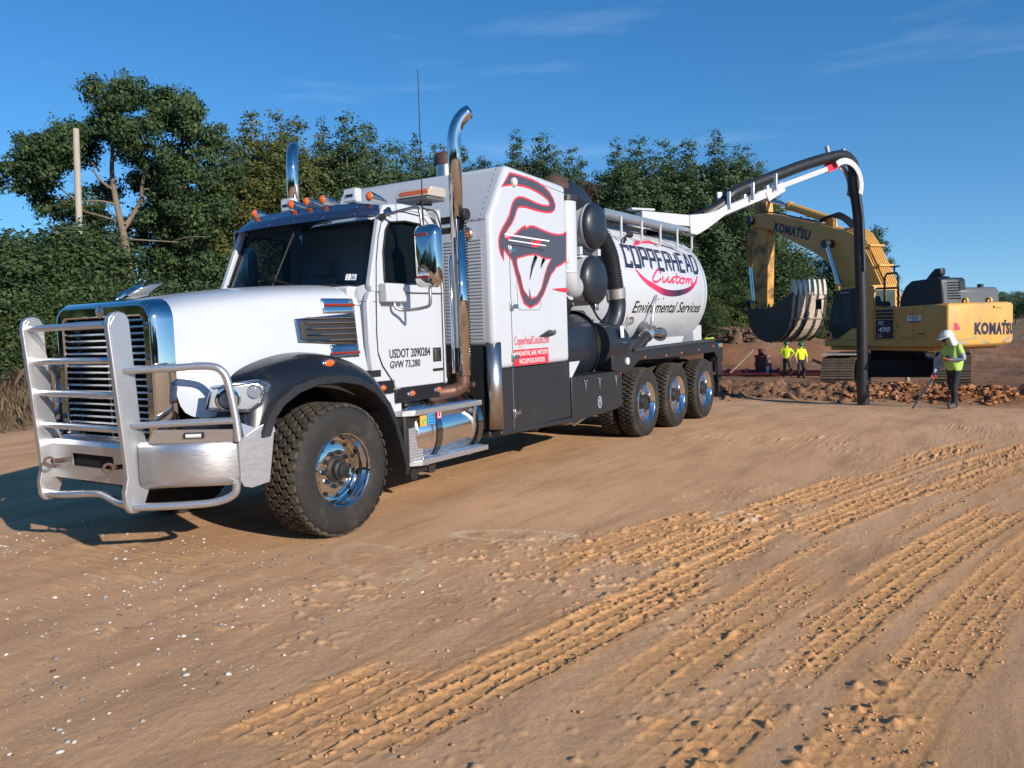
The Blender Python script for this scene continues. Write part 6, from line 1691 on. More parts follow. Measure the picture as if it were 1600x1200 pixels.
mb = MB(); mb.add([on_cw(-0.65, 1.42), on_cw(-1.04, 1.42), on_cw(-1.02, 1.60), on_cw(-0.85, 1.54)], [(0, 1, 2, 3)]); mb.build('scuff_patch', 'scuff', exc, None)
for y in (0.52, -0.42):
    mb = MB(); mb.lathe([(0.09, -0.03), (0.09, 0.03), (0.045, 0.03), (0.045, -0.03), (0.09, -0.03)], (-2.55, y, 2.56), (0.2, 1, 0), 16); mb.build('lifting_lug', 'yellow', exc, 40)
mb = MB(); mb.box((-2.74, -0.20, 2.36), (-2.86, -0.55, 2.42)); mb.build('tail_step', 'yellow', exc, 30)
# engine hood, stepped, dark on the side and grey behind
mb = MB(); mb.prism([(-1.12, 1.32, 2.46), (-1.15, 1.32, 2.72), (-1.32, 1.32, 3.02), (-1.50, 1.32, 3.16), (-2.36, 1.32, 3.20), (-2.44, 1.32, 3.13), (-2.48, 1.32, 2.50)], (0, -0.95, 0)); mb.build('engine_hood', 'exdark', exc, 30, bevel=0.04)
mb = MB(); mb.prism([(-2.20, 1.28, 2.50), (-2.485, 1.28, 2.50), (-2.455, 1.28, 3.12), (-2.38, 1.28, 3.17), (-2.20, 1.28, 3.17)], (0, -0.62, 0)); mb.build('hood_rear', 'exgrey', exc, 30, bevel=0.03)
mb = MB(); mb.prism([(-1.3, 0.70, 2.45), (-2.50, 0.70, 2.45), (-2.47, 0.70, 2.86), (-2.40, 0.70, 2.93), (-1.3, 0.70, 2.95)], (0, -1.62, 0)); mb.build('hood_low', 'exgrey', exc, 30, bevel=0.05)
mb = MB()
for i in range(7):
    for j in range(7): mb.box((-2.474 + i * 0.004, 1.12 - j * 0.075, 2.62 + i * 0.07), (-2.492 + i * 0.004, 1.07 - j * 0.075, 2.655 + i * 0.07))
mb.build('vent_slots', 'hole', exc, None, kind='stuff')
mb = MB(); mb.prism([(-1.55, 0.85, 3.16), (-1.72, 0.85, 3.34), (-1.86, 0.85, 3.47), (-2.05, 0.85, 3.47), (-2.06, 0.85, 3.30), (-1.94, 0.85, 3.24), (-1.90, 0.85, 3.16)], (0, -0.20, 0)); mb.build('exhaust_stack', 'exdark', exc, 30, bevel=0.03)
mb = MB(); mb.cyl((-2.3, -0.4, 2.92), (-2.3, -0.4, 3.02), 0.08); mb.box((-2.25, 0.95, 3.19), (-2.4, 1.1, 3.235)); mb.build('hood_cap', 'exdark', exc, 40)
mb = MB(); pts = [(-0.62, 1.3, 2.46), (-0.62, 1.3, 3.32), (-0.70, 1.3, 3.42), (-1.02, 1.3, 3.42), (-1.08, 1.3, 3.34), (-1.08, 1.3, 2.46)]
mb.tube(pts, 0.03, 8); mb.tube([(-1.08, 1.3, 3.0), (-0.2, 1.3, 3.02)], 0.028, 8); mb.tube([(-0.95, 1.3, 3.42), (-0.95, 1.3, 3.60)], 0.025, 8); mb.box((-0.85, 1.25, 3.58), (-1.1, 1.35, 3.62)); mb.build('handrail', 'blackmatte', exc, 60)
# cab
cabp = [(HF, 1.55), (HF + 0.02, 1.78), (1.36, 2.10), (1.20, 2.75), (1.05, 3.04), (0.85, 3.10), (-0.24, 3.12), (-0.30, 3.06), (-0.31, 1.60)]
mb = MB(); mb.box((-0.31, 0.45, 1.55), (-0.25, 1.38, 2.46)); mb.prism([(0.95, 0.45, 3.05), (0.90, 0.45, 3.11), (-0.26, 0.45, 3.13), (-0.30, 0.45, 3.07)], (0, 0.94, 0)); mb.prism([(HF - 0.06, 0.45, 1.5), (HF - 0.06, 0.45, 1.75), (-0.3, 0.45, 1.6), (-0.3, 0.45, 1.5)], (0, 0.94, 0)); mb.build('cab_shell', 'yellow', exc, 30, bevel=0.015)
mb = MB()
o_ = [(1.46, 1.60), (1.42, 1.86), (1.33, 2.15), (1.17, 2.78), (1.03, 3.02), (0.80, 3.06), (0.20, 3.08), (0.02, 3.07), (0.01, 2.50), (0.01, 1.60), (0.6, 1.58), (1.0, 1.58)]
i_ = [(1.28, 2.05), (1.27, 2.12), (1.24, 2.22), (1.08, 2.72), (1.0, 2.84), (0.90, 2.86), (0.52, 2.87), (0.48, 2.85), (0.48, 2.5), (0.50, 2.05), (0.7, 2.02), (1.0, 2.02)]
mb.ring([(x, 1.385, z) for x, z in o_], [(x, 1.385, z) for x, z in i_], (0, 0.02, 0)); mb.build('cab_door', 'exdark', exc, 30)
mb = MB(); mb.prism([(x, 1.392, z) for x, z in i_], (0, 0.005, 0)); mb.build('door_window', glass_mat('cab_glass', (0.62, 0.74, 0.72), 0.55, 0.10, (0.11, 0.165, 0.16)), exc, None)
mb = MB(); mb.ring([(x, 0.42, z) for x, z in o_], [(x, 0.42, z) for x, z in i_], (0, 0.03, 0)); mb.build('cab_far_wall', 'exdark', exc, 30)
mb = MB(); mb.box((0.84, 1.404, 2.03), (0.87, 1.412, 2.86)); mb.build('window_bar', 'exdark', exc, None)
mb = MB(); mb.prism([(1.22, 1.406, 1.95), (0.86, 1.406, 1.97), (0.78, 1.406, 1.72), (1.10, 1.406, 1.58), (1.20, 1.406, 1.66)], (0, 0.004, 0)); mb.build('door_lower_glass', glass_mat('cab_lower_glass', (0.5, 0.58, 0.55), 0.6, 0.12, (0.075, 0.10, 0.085)), exc, None)
mb = MB(); mb.prism([(1.02, 1.412, 1.56), (0.45, 1.412, 1.88), (0.05, 1.412, 1.90), (0.05, 1.412, 1.56)], (0, 0.006, 0)); mb.prism([(1.48, 1.412, 1.55), (1.46, 1.412, 1.80), (1.36, 1.412, 1.84), (1.22, 1.412, 1.74), (1.18, 1.412, 1.55)], (0, 0.006, 0)); mb.prism([(0.0, 1.40, 1.56), (0.0, 1.40, 3.08), (-0.30, 1.40, 3.06), (-0.30, 1.40, 1.56)], (0, -0.03, 0)); mb.build('door_skirt', 'yellow', exc, 30, bevel=0.01)
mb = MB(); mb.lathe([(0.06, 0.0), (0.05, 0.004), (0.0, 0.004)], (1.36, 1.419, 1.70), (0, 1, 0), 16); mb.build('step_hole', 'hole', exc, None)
flat('cab_lettering', [text2d('KOMATSU', 0.36, 0.055, bold=0.01)], ES(0.90, 2.93), 'lilac', exc)
o_ = [(-0.312, 0.48, 2.46), (-0.312, 1.37, 2.46), (-0.312, 1.37, 3.06), (-0.312, 0.48, 3.06)]; i_ = [(-0.312, 0.53, 2.52), (-0.312, 1.31, 2.52), (-0.312, 1.31, 2.98), (-0.312, 0.53, 2.98)]
mb = MB(); mb.ring(o_, i_, (0.04, 0, 0)); mb.box((-0.30, 0.90, 2.52), (-0.318, 0.93, 2.98)); mb.build('rear_window_frame', 'yellow', exc, None)
mb = MB(); mb.prism([(-0.30, p[1], p[2]) for p in i_], (0.006, 0, 0)); mb.build('rear_window', glass_mat('cab_rear_glass', (0.72, 0.8, 0.8), 0.5, 0.08, (0.10, 0.14, 0.14)), exc, None)
mb = MB(); mb.box((0.35, 0.65, 1.6), (-0.1, 1.15, 2.0)); mb.box((0.02, 0.65, 2.0), (-0.1, 1.15, 2.75)); mb.build('cab_seat', 'seat', exc, 40, bevel=0.05)
mb = MB(); mb.box((1.70, 1.42, 2.50), (1.62, 1.60, 2.80)); mb.bar((1.66, 1.50, 2.80), (1.35, 1.35, 2.83), 0.03, 0.03); mb.bar((1.64, 1.45, 2.50), (1.45, 1.40, 1.85), 0.025, 0.025); mb.build('cab_mirror', 'blackmatte', exc, 30, bevel=0.03)
mb = MB(); mb.lathe([(0.0, 0.03), (0.05, 0.02), (0.055, 0.0)], (-0.30, 1.30, 3.02), (-1, 0, 0), 14); mb.build('work_lamp', 'clear', exc, 40)
# boom, cylinders, stick and bucket
BYL, BYR = 0.26, -0.40
boomp = [(0.05, 2.05), (0.20, 2.45), (0.42, 3.20), (0.85, 4.02), (1.18, 4.55), (1.55, 4.86), (2.1, 5.02), (3.0, 5.32), (4.4, 5.72), (5.5, 6.00), (6.05, 6.02), (6.25, 5.82), (6.12, 5.58), (5.6, 5.50), (5.18, 5.40), (4.1, 4.86), (3.1, 4.38), (2.45, 3.98), (2.02, 3.48), (1.55, 2.75), (0.80, 2.05), (0.40, 1.85)]
mb = MB(); mb.prism([(x, BYL, z) for x, z in boomp], (0, BYR - BYL, 0)); mb.build('boom', 'yellow', exc, 30, bevel=0.015)
v_, f_ = kom(1.75, 0.34, 0.075)
ang = math.atan2(5.08 - 5.42, 4.95 - 3.35)
flat('boom_lettering', [(v_, f_), shift(poly([(0, 0), (0.09, 0), (0.09, 0.07), (0.0, 0.07)]), 1.22, 0.345)], lambda a, b: (4.98 - a * 0.955 - b * 0.28, BYL + 0.008, 5.30 - a * 0.29 + b * 0.95), 'ink', exc)
mb = MB(); mb.prism([(6.02, BYL + 0.004, 5.95), (5.5, BYL + 0.004, 5.93), (4.9, BYL + 0.004, 5.74), (5.35, BYL + 0.004, 5.56), (6.05, BYL + 0.004, 5.66)], (0, 0.012, 0)); mb.build('boom_end_plate', 'yellow', exc, None)
for i in range(6):
    y = 0.16 - i * 0.085
    mb = MB(); mb.tube(smooth_path([(1.9, y, 5.02), (1.45, y, 4.93), (1.10, y, 4.62), (0.78, y, 4.10), (0.36, y, 3.28), (0.10, y, 2.6)], 4), 0.032, 8)
    mb.build('hydraulic_line', 'yellow', exc, 60)
for t in (0.3, 0.75):
    mb = MB(); mb.box((1.15 - t * 0.75, 0.24, 4.78 - t * 1.4), (1.05 - t * 0.75, -0.36, 4.84 - t * 1.4))
    mb.build('line_clamp', 'yellow', exc, 30)
mb = MB()
for i in range(5): mb.tube(smooth_path([(2.9, 0.2 - i * 0.1, 5.40), (2.5, 0.22 - i * 0.1, 5.48 + 0.03 * i), (2.0, 0.2 - i * 0.1, 5.34), (1.6, 0.16 - i * 0.1, 5.0)], 4), 0.035, 8)
mb.tube(smooth_path([(5.6, 0.2, 6.08), (4.6, 0.22, 5.84), (3.6, 0.22, 5.55), (2.8, 0.2, 5.34)], 4), 0.025, 6); mb.build('hydraulic_hose', 'blackmatte', exc, 60)
for y in (0.50, -0.64):
    mb = MB(); mb.cyl((2.30, y, 4.55), (1.75, y, 3.05), 0.075, n=16); mb.build('cylinder_rod', 'chrome', exc, 50)
    mb = MB(); mb.cyl((1.83, y, 3.25), (1.25, y, 1.60), 0.125, n=18); mb.build('lift_cylinder', 'yellow', exc, 50)
mb = MB(); mb.cyl((2.33, 0.62, 4.58), (2.33, -0.76, 4.58), 0.13, n=18); mb.build('cylinder_pin', 'exdark', exc, 40)
mb = MB(); mb.cyl((5.70, -0.07, 6.50), (4.35, -0.07, 6.05), 0.06, n=16); mb.build('arm_rod', 'chrome', exc, 50)
mb = MB(); mb.cyl((4.58, -0.07, 6.13), (2.62, -0.07, 5.38), 0.135, n=20); mb.cyl((4.60, -0.07, 6.138), (4.46, -0.07, 6.085), 0.16, n=20); mb.prism([(2.9, 0.03, 5.2), (2.5, 0.03, 5.15), (2.55, 0.03, 5.48), (2.75, 0.03, 5.5)], (0, -0.2, 0)); mb.build('arm_cylinder', 'yellow', exc, 50)
stk = [(5.42, 6.30), (5.50, 6.62), (5.85, 6.60), (6.30, 6.20), (6.55, 5.85), (6.55, 5.3), (6.22, 2.62), (6.05, 2.45), (5.60, 2.45), (5.44, 2.66), (5.34, 4.6), (5.34, 5.4)]
mb = MB(); stk = [(5.46 + (x - 5.34) * 0.74, z) for x, z in stk]
mb = MB(); mb.prism([(x, 0.09, z) for x, z in stk], (0, -0.30, 0)); mb.build('stick', 'yellow_mud', exc, 30, bevel=0.015)
mb = MB(); mb.cyl((6.52, -0.07, 5.4), (6.62, -0.07, 4.2), 0.12, n=16); mb.build('bucket_cylinder', 'yellow_mud', exc, 50)
mb = MB(); mb.cyl((6.60, -0.07, 4.3), (6.45, -0.07, 2.95), 0.065, n=16); mb.build('bucket_rod', 'chrome', exc, 50)
mb = MB()
for y in (0.22, -0.36): mb.bar((6.45, y, 2.95), (6.0, y, 2.85), 0.06, 0.16, (0, 1, 0)); mb.bar((6.45, y, 2.95), (6.22, y, 2.40), 0.06, 0.14, (0, 1, 0))
mb.build('bucket_link', 'exdark', exc, 30)
mb = MB(); mb.cyl((6.05, 0.45, 5.80), (6.05, -0.58, 5.80), 0.15, n=18); mb.cyl((5.85, 0.35, 2.55), (5.85, -0.5, 2.55), 0.11, n=16); mb.build('arm_pin', 'exdark', exc, 40)
bk = [(6.55, 2.35), (6.50, 2.08), (6.25, 1.78), (5.85, 1.55), (5.30, 1.43), (4.75, 1.46), (4.28, 1.66), (3.95, 1.98), (3.78, 2.38), (3.70, 2.80), (3.66, 3.12)]
bi = [(3.74, 3.10), (3.80, 2.80), (3.90, 2.40), (4.06, 2.04), (4.36, 1.75), (4.78, 1.56), (5.30, 1.52), (5.82, 1.64), (6.18, 1.85), (6.40, 2.12), (6.45, 2.36)]
bk = [(3.7 + (x - 3.7) * 0.76, z) for x, z in bk]; bi = [(3.7 + (x - 3.7) * 0.76, z) for x, z in bi]
BWL, BWR = 0.62, -0.82
mb = MB(); mb.grid([[(x, BWL, z) for x, z in bk], [(x, BWR, z) for x, z in bk], [(x, BWR, z) for x, z in bi[::-1]], [(x, BWL, z) for x, z in bi[::-1]], [(x, BWL, z) for x, z in bk]]); mb.build('bucket_shell', 'bucket', exc, 35)
for y, s_ in ((BWL, 1), (BWR, -1)):
    mb = MB(); mb.prism([(x, y + 0.002 * s_, z) for x, z in bk + [(4.1, 2.88), (4.6, 2.68), (5.1, 2.58), (5.6, 2.58)]], (0, s_ * 0.05, 0)); mb.build('bucket_side', 'bucket_side', exc, 30)
for y in (0.50, 0.04, -0.42, -0.78):
    k = bk[3:]; mb = MB()
    mb.ring([(x - 0.02, y, z - 0.03) for x, z in k] + [(x + 0.05, y, z + 0.05) for x, z in k[::-1]], [(x - 0.015, y, z - 0.02) for x, z in k] + [(x + 0.04, y, z + 0.04) for x, z in k[::-1]], (0, -0.10, 0))
    mb.build('wear_strip', 'bucket_side', exc, None)
for x, z in ((3.80, 2.2), (4.0, 1.85), (4.45, 1.52)):
    mb = MB(); mb.bar((x, BWL - 0.02, z), (x, BWR + 0.02, z), 0.12, 0.02, (1, 0, 1)); mb.build('wear_plate', 'bucket', exc, None)
for i in range(7):
    y = 0.56 - i * 0.220
    mb = MB()
    rows = []
    for z, wx, wy in ((3.02, 0.08, 0.060), (3.20, 0.085, 0.066), (3.40, 0.06, 0.052), (3.54, 0.03, 0.040)): rows.append([(3.70 - wx, y - wy, z), (3.70 + wx, y - wy, z), (3.70 + wx, y + wy, z), (3.70 - wx, y + wy, z)])
    mb.grid(rows, True); mb.add(rows[-1], [(0, 1, 2, 3)]); mb.build('bucket_tooth', 'tooth', exc, 30, bevel=0.01)
for y in (0.34, -0.5):
    mb = MB(); mb.prism([(5.85, y, 2.25), (6.20, y, 2.32), (6.30, y, 2.52), (6.10, y, 2.68), (5.8, y, 2.62), (5.4, y, 2.62), (5.4, y, 2.40)], (0, 0.06, 0)); mb.build('bucket_ear', 'bucket_side', exc, 30)

# ------------------------------------------------------------------ people
def skin_body(joints, bones, root, sub=2):
    """one continuous skinned mesh; joints: name -> (pos, radius)"""
    names = list(joints)
    me = bpy.data.meshes.new('body')
    me.from_pydata([joints[n][0] for n in names], [(names.index(a), names.index(b)) for a, b in bones], [])
    ob = bpy.data.objects.new('tmp', me)
    COL.objects.link(ob)
    sk = ob.modifiers.new('skin', 'SKIN')
    sk.use_smooth_shade = True
    if not me.skin_vertices: me.skin_vertices.new()
    for i, n in enumerate(names):
        r = joints[n][1]
        r = r if isinstance(r, tuple) else (r, r)
        me.skin_vertices[0].data[i].radius = r
        me.skin_vertices[0].data[i].use_root = (n == root)
    ss = ob.modifiers.new('s', 'SUBSURF'); ss.levels = sub; ss.render_levels = sub
    bpy.context.view_layer.update()
    out = bpy.data.meshes.new_from_object(ob.evaluated_get(bpy.context.evaluated_depsgraph_get()))
    bpy.data.objects.remove(ob); bpy.data.meshes.remove(me)
    return out

def seg_d(p, a, b):
    a, b, p = Vector(a), Vector(b), Vector(p)
    ab = b - a
    t = max(0, min(1, (p - a).dot(ab) / max(1e-9, ab.length_squared)))
    return (a + ab * t - p).length

def person(label, loc, rz, joints, bones, mats, paint, hem=None, group=None, sc=1.0):
    """joints in person space: x forward, y left, z up; paint: list of (material index, bone a, bone b)"""
    root = thing('person', label, 'person', loc, rz, group)
    root.scale = (sc, sc, sc)
    me = skin_body(joints, bones, 'pelvis')
    me.materials.clear()
    for m in mats: me.materials.append(M[m])
    segs = [(k, Vector(joints[a][0]), Vector(joints[b][0]), max(0.01, (max(joints[a][1]) if isinstance(joints[a][1], tuple) else joints[a][1]))) for k, a, b in paint]
    for p in me.polygons:
        c = p.center
        k = min(segs, key=lambda s: seg_d(c, s[1], s[2]) / s[3])[0]
        if hem and k in (0, 1) and abs(c.z - hem) < 0.17: k = 0 if c.z > hem else 1
        p.material_index = k
        p.use_smooth = True
    o = bpy.data.objects.new('body', me); COL.objects.link(o); o.parent = root
    return root

def legs_std(hw=0.10, kl=(0.04, 0.12), kr=(0.04, -0.12), fl=(-0.02, 0.14), fr=(0.0, -0.14), h=0.88):
    J = {'pelvis': ((0, 0, h + 0.06), (0.155, 0.125)), 'hipL': ((0, hw, h - 0.03), 0.100), 'hipR': ((0, -hw, h - 0.03), 0.100),
         'kneeL': ((kl[0], kl[1], 0.48), 0.072), 'kneeR': ((kr[0], kr[1], 0.48), 0.072), 'ankL': ((fl[0], fl[1], 0.10), 0.058), 'ankR': ((fr[0], fr[1], 0.10), 0.058),
         'toeL': ((fl[0] + 0.20, fl[1] + 0.03, 0.045), 0.045), 'toeR': ((fr[0] + 0.20, fr[1] - 0.03, 0.045), 0.045), 'heelL': ((fl[0] - 0.04, fl[1], 0.05), 0.05), 'heelR': ((fr[0] - 0.04, fr[1], 0.05), 0.05)}
    B = [('pelvis', 'hipL'), ('pelvis', 'hipR'), ('hipL', 'kneeL'), ('hipR', 'kneeR'), ('kneeL', 'ankL'), ('kneeR', 'ankR'), ('ankL', 'toeL'), ('ankR', 'toeR'), ('ankL', 'heelL'), ('ankR', 'heelR')]
    return J, B

def add_hand(J, B, s, wrist, d, side, up):
    """five bent fingers of unequal length on a palm at the end of the forearm"""
    w, d, side, up = Vector(wrist), Vector(d).normalized(), Vector(side).normalized(), Vector(up).normalized()
    J['palm' + s] = (tuple(w + d * 0.055), (0.040, 0.026)); B.append(('wri' + s, 'palm' + s))
    for i, (o_, l_) in enumerate(((-0.030, 0.060), (-0.010, 0.075), (0.010, 0.070), (0.030, 0.055))):
        a = w + d * 0.10 + side * o_
        b = a + d * l_ * 0.55 + up * 0.012
        c = b + d * l_ * 0.25 + up * 0.035
        for k, (p, r) in enumerate(((a, 0.013), (b, 0.012), (c, 0.010))): J['f%d%d%s' % (i, k, s)] = (tuple(p), r)
        B += [('palm' + s, 'f%d0%s' % (i, s)), ('f%d0%s' % (i, s), 'f%d1%s' % (i, s)), ('f%d1%s' % (i, s), 'f%d2%s' % (i, s))]
    a = w + d * 0.045 - side * 0.045 + up * 0.01; b = a + d * 0.035 - side * 0.015 + up * 0.03
    J['t0' + s] = (tuple(a), 0.015); J['t1' + s] = (tuple(b), 0.012)
    B += [('palm' + s, 't0' + s), ('t0' + s, 't1' + s)]

def hard_hat(c, tilt, mat, parent, brim=0.035):
    mb = MB()
    d = Vector(tilt).normalized()
    mb.lathe([(0.150 + brim, -0.012), (0.150 + brim, -0.004), (0.140, 0.004), (0.138, 0.045), (0.118, 0.090), (0.075, 0.122), (0.0, 0.134)], c, d, 24)
    o = mb.build('hard_hat', mat, parent, 50)
    mb = MB(); u, w, d2 = basis(d)
    fw = Vector((1, 0, 0)) - d * d.x; fw.normalize(); sd = d.cross(fw)
    mb.prism([Vector(c) + fw * 0.13 + sd * 0.10 - d * 0.008, Vector(c) + fw * 0.215 + sd * 0.06 - d * 0.02, Vector(c) + fw * 0.215 - sd * 0.06 - d * 0.02, Vector(c) + fw * 0.13 - sd * 0.10 - d * 0.008], d * 0.008)
    mb.build('hat_peak', mat, parent, 40)
    return o

def face_parts(c, fwd, parent, skin='skin'):
    """nose, eyes, mouth and ears so that the head reads as one"""
    c = Vector(c); f = Vector(fwd).normalized(); s = Vector((0, 0, 1)).cross(f).normalized(); u = f.cross(s)
    mb = MB(); mb.ball(c + f * 0.105 - u * 0.015, 0.018, 8, 6, (1, 0.8, 1.4)); mb.ball(c + s * 0.085 + u * 0.0, 0.028, 8, 6, (0.8, 0.4, 1.3)); mb.ball(c - s * 0.085, 0.028, 8, 6, (0.8, 0.4, 1.3)); mb.build('nose_and_ears', skin, parent, 60)
    mb = MB(); mb.ball(c + f * 0.092 + s * 0.035 + u * 0.02, 0.011, 8, 6); mb.ball(c + f * 0.092 - s * 0.035 + u * 0.02, 0.011, 8, 6); mb.tube([c + f * 0.092 - u * 0.06 + s * 0.025, c + f * 0.098 - u * 0.062, c + f * 0.092 - u * 0.06 - s * 0.025], 0.006, 6); mb.build('eyes_and_mouth', 'blackmatte', parent, 60)

# main worker: head bowed, probing the ground with a lance
WX, WY = -13.05, 4.73
J, B = legs_std(0.105, (0.10, 0.13), (-0.06, -0.17), (0.08, 0.14), (-0.20, -0.20), 0.84)
J['pelvis'] = ((0, 0, 0.90), (0.205, 0.185))
J.update({'belly': ((0.03, 0, 1.05), (0.235, 0.205)), 'chest': ((0.03, 0.0, 1.26), (0.225, 0.19)), 'neck0': ((0.06, 0, 1.42), 0.085), 'neck': ((0.11, 0, 1.485), 0.060), 'head': ((0.17, 0, 1.555), (0.088, 0.098)), 'crown': ((0.20, 0, 1.64), 0.085),
          'shoL': ((0.04, 0.19, 1.36), 0.085), 'elbL': ((-0.01, 0.31, 1.10), 0.056), 'wriL': ((0.17, 0.15, 1.08), 0.038),
          'shoR': ((0.02, -0.20, 1.36), 0.085), 'elbR': ((0.20, -0.27, 1.04), 0.056), 'wriR': ((0.41, -0.10, 0.78), 0.038)})
B += [('pelvis', 'belly'), ('belly', 'chest'), ('chest', 'neck0'), ('neck0', 'neck'), ('neck', 'head'), ('head', 'crown'), ('chest', 'shoL'), ('chest', 'shoR'), ('shoL', 'elbL'), ('elbL', 'wriL'), ('shoR', 'elbR'), ('elbR', 'wriR')]
add_hand(J, B, 'L', J['wriL'][0], (0.7, -0.6, 0.1), (0.5, 0.5, 0.6), (0.0, -0.5, 0.6)); add_hand(J, B, 'R', J['wriR'][0], (0.6, 0.3, -0.6), (0.6, -0.5, 0.5), (0.0, 0.8, 0.3))
pt = [(0, 'chest', 'neck0'), (0, 'belly', 'chest'), (0, 'belly', 'belly'), (0, 'chest', 'shoL'), (0, 'chest', 'shoR'), (1, 'pelvis', 'hipL'), (1, 'pelvis', 'hipR'), (1, 'hipL', 'kneeL'), (1, 'hipR', 'kneeR'), (1, 'kneeL', 'ankL'), (2, 'kneeR', 'ankR'), (2, 'ankL', 'toeL'), (2, 'ankR', 'toeR'), (2, 'ankL', 'heelL'), (2, 'ankR', 'heelR'),
      (3, 'shoL', 'elbL'), (3, 'elbL', 'wriL'), (3, 'shoR', 'elbR'), (3, 'elbR', 'wriR'), (4, 'palmL', 'f12L'), (4, 'palmR', 'f12R'), (4, 'palmL', 't1L'), (4, 'palmR', 't1R'), (5, 'neck', 'head'), (5, 'head', 'crown')]
W_RZ = R_(-48)
wk = person('worker in lime shirt and white hard hat probing the ground', (WX, WY, gz(WX, WY)), W_RZ, J, B, ['lime', 'trouser', 'boot', 'sleeve', 'glove', 'skin'], pt, 0.86, sc=0.88)
hard_hat((0.185, 0, 1.605), (0.30, 0, 1), 'greyhat', wk, 0.010)
mb = MB(); rows = []
for k, (z, r) in enumerate(((1.62, 0.112), (1.55, 0.118), (1.48, 0.128), (1.42, 0.16), (1.395, 0.20))):
    rows.append([(0.165 - (1.62 - z) * 0.45 + r * math.cos(a) * (1.0), r * math.sin(a), z) for a in np.linspace(R_(50), R_(310), 15)])
mb.grid(rows); mb.build('neck_cloth', 'cloth', wk, 60, solid=0.006)
mb = MB(); mb.ball((0.255, 0, 1.55), 0.075, 12, 8, (0.5, 1.0, 1.0)); mb.build('dark_face_cover', 'trouser', wk, 60)
face_parts((0.175, 0, 1.565), (0.9, 0, -0.4), wk)
# the lance runs through both hands down to the soil
def w2(p):
    c, s_ = math.cos(W_RZ), math.sin(W_RZ)
    p = (p[0] * 0.88, p[1] * 0.88, p[2])
    return Vector((WX + p[0] * c - p[1] * s_, WY + p[0] * s_ + p[1] * c, gz(WX, WY) + p[2] * 0.88))
t0 = w2((0.22, 0.08, 1.13)); t1 = w2((0.46, -0.05, 0.73)); te = w2((0.98, -0.12, 0.0))
lance = thing('water_lance', 'thin steel digging lance held by the worker in lime', 'lance', tuple(te))
off = -Vector(te)
mb = MB(); mb.tube([t0 + off, t1 + off, Vector((0, 0, -0.04))], 0.016, 8); mb.build('lance_tube', 'darkchrome', lance, 60)
mb = MB(); mb.box(t0 + off - Vector((0.03, 0.03, 0.05)), t0 + off + Vector((0.03, 0.03, 0.05))); mb.build('lance_trigger', 'blackmatte', lance, 30, bevel=0.01)
hs_ = [t0 + off, w2((0.10, -0.34, 1.18)) + off, w2((-0.20, -0.45, 0.98)) + off, w2((-0.45, -0.55, 0.45)) + off, w2((-0.7, -0.9, 0.03)) + off, w2((-1.6, -1.6, 0.02)) + off]
mb = MB(); mb.tube(smooth_path(hs_, 6), 0.008, 6); mb.build('supply_hose', 'hose', lance, 60)

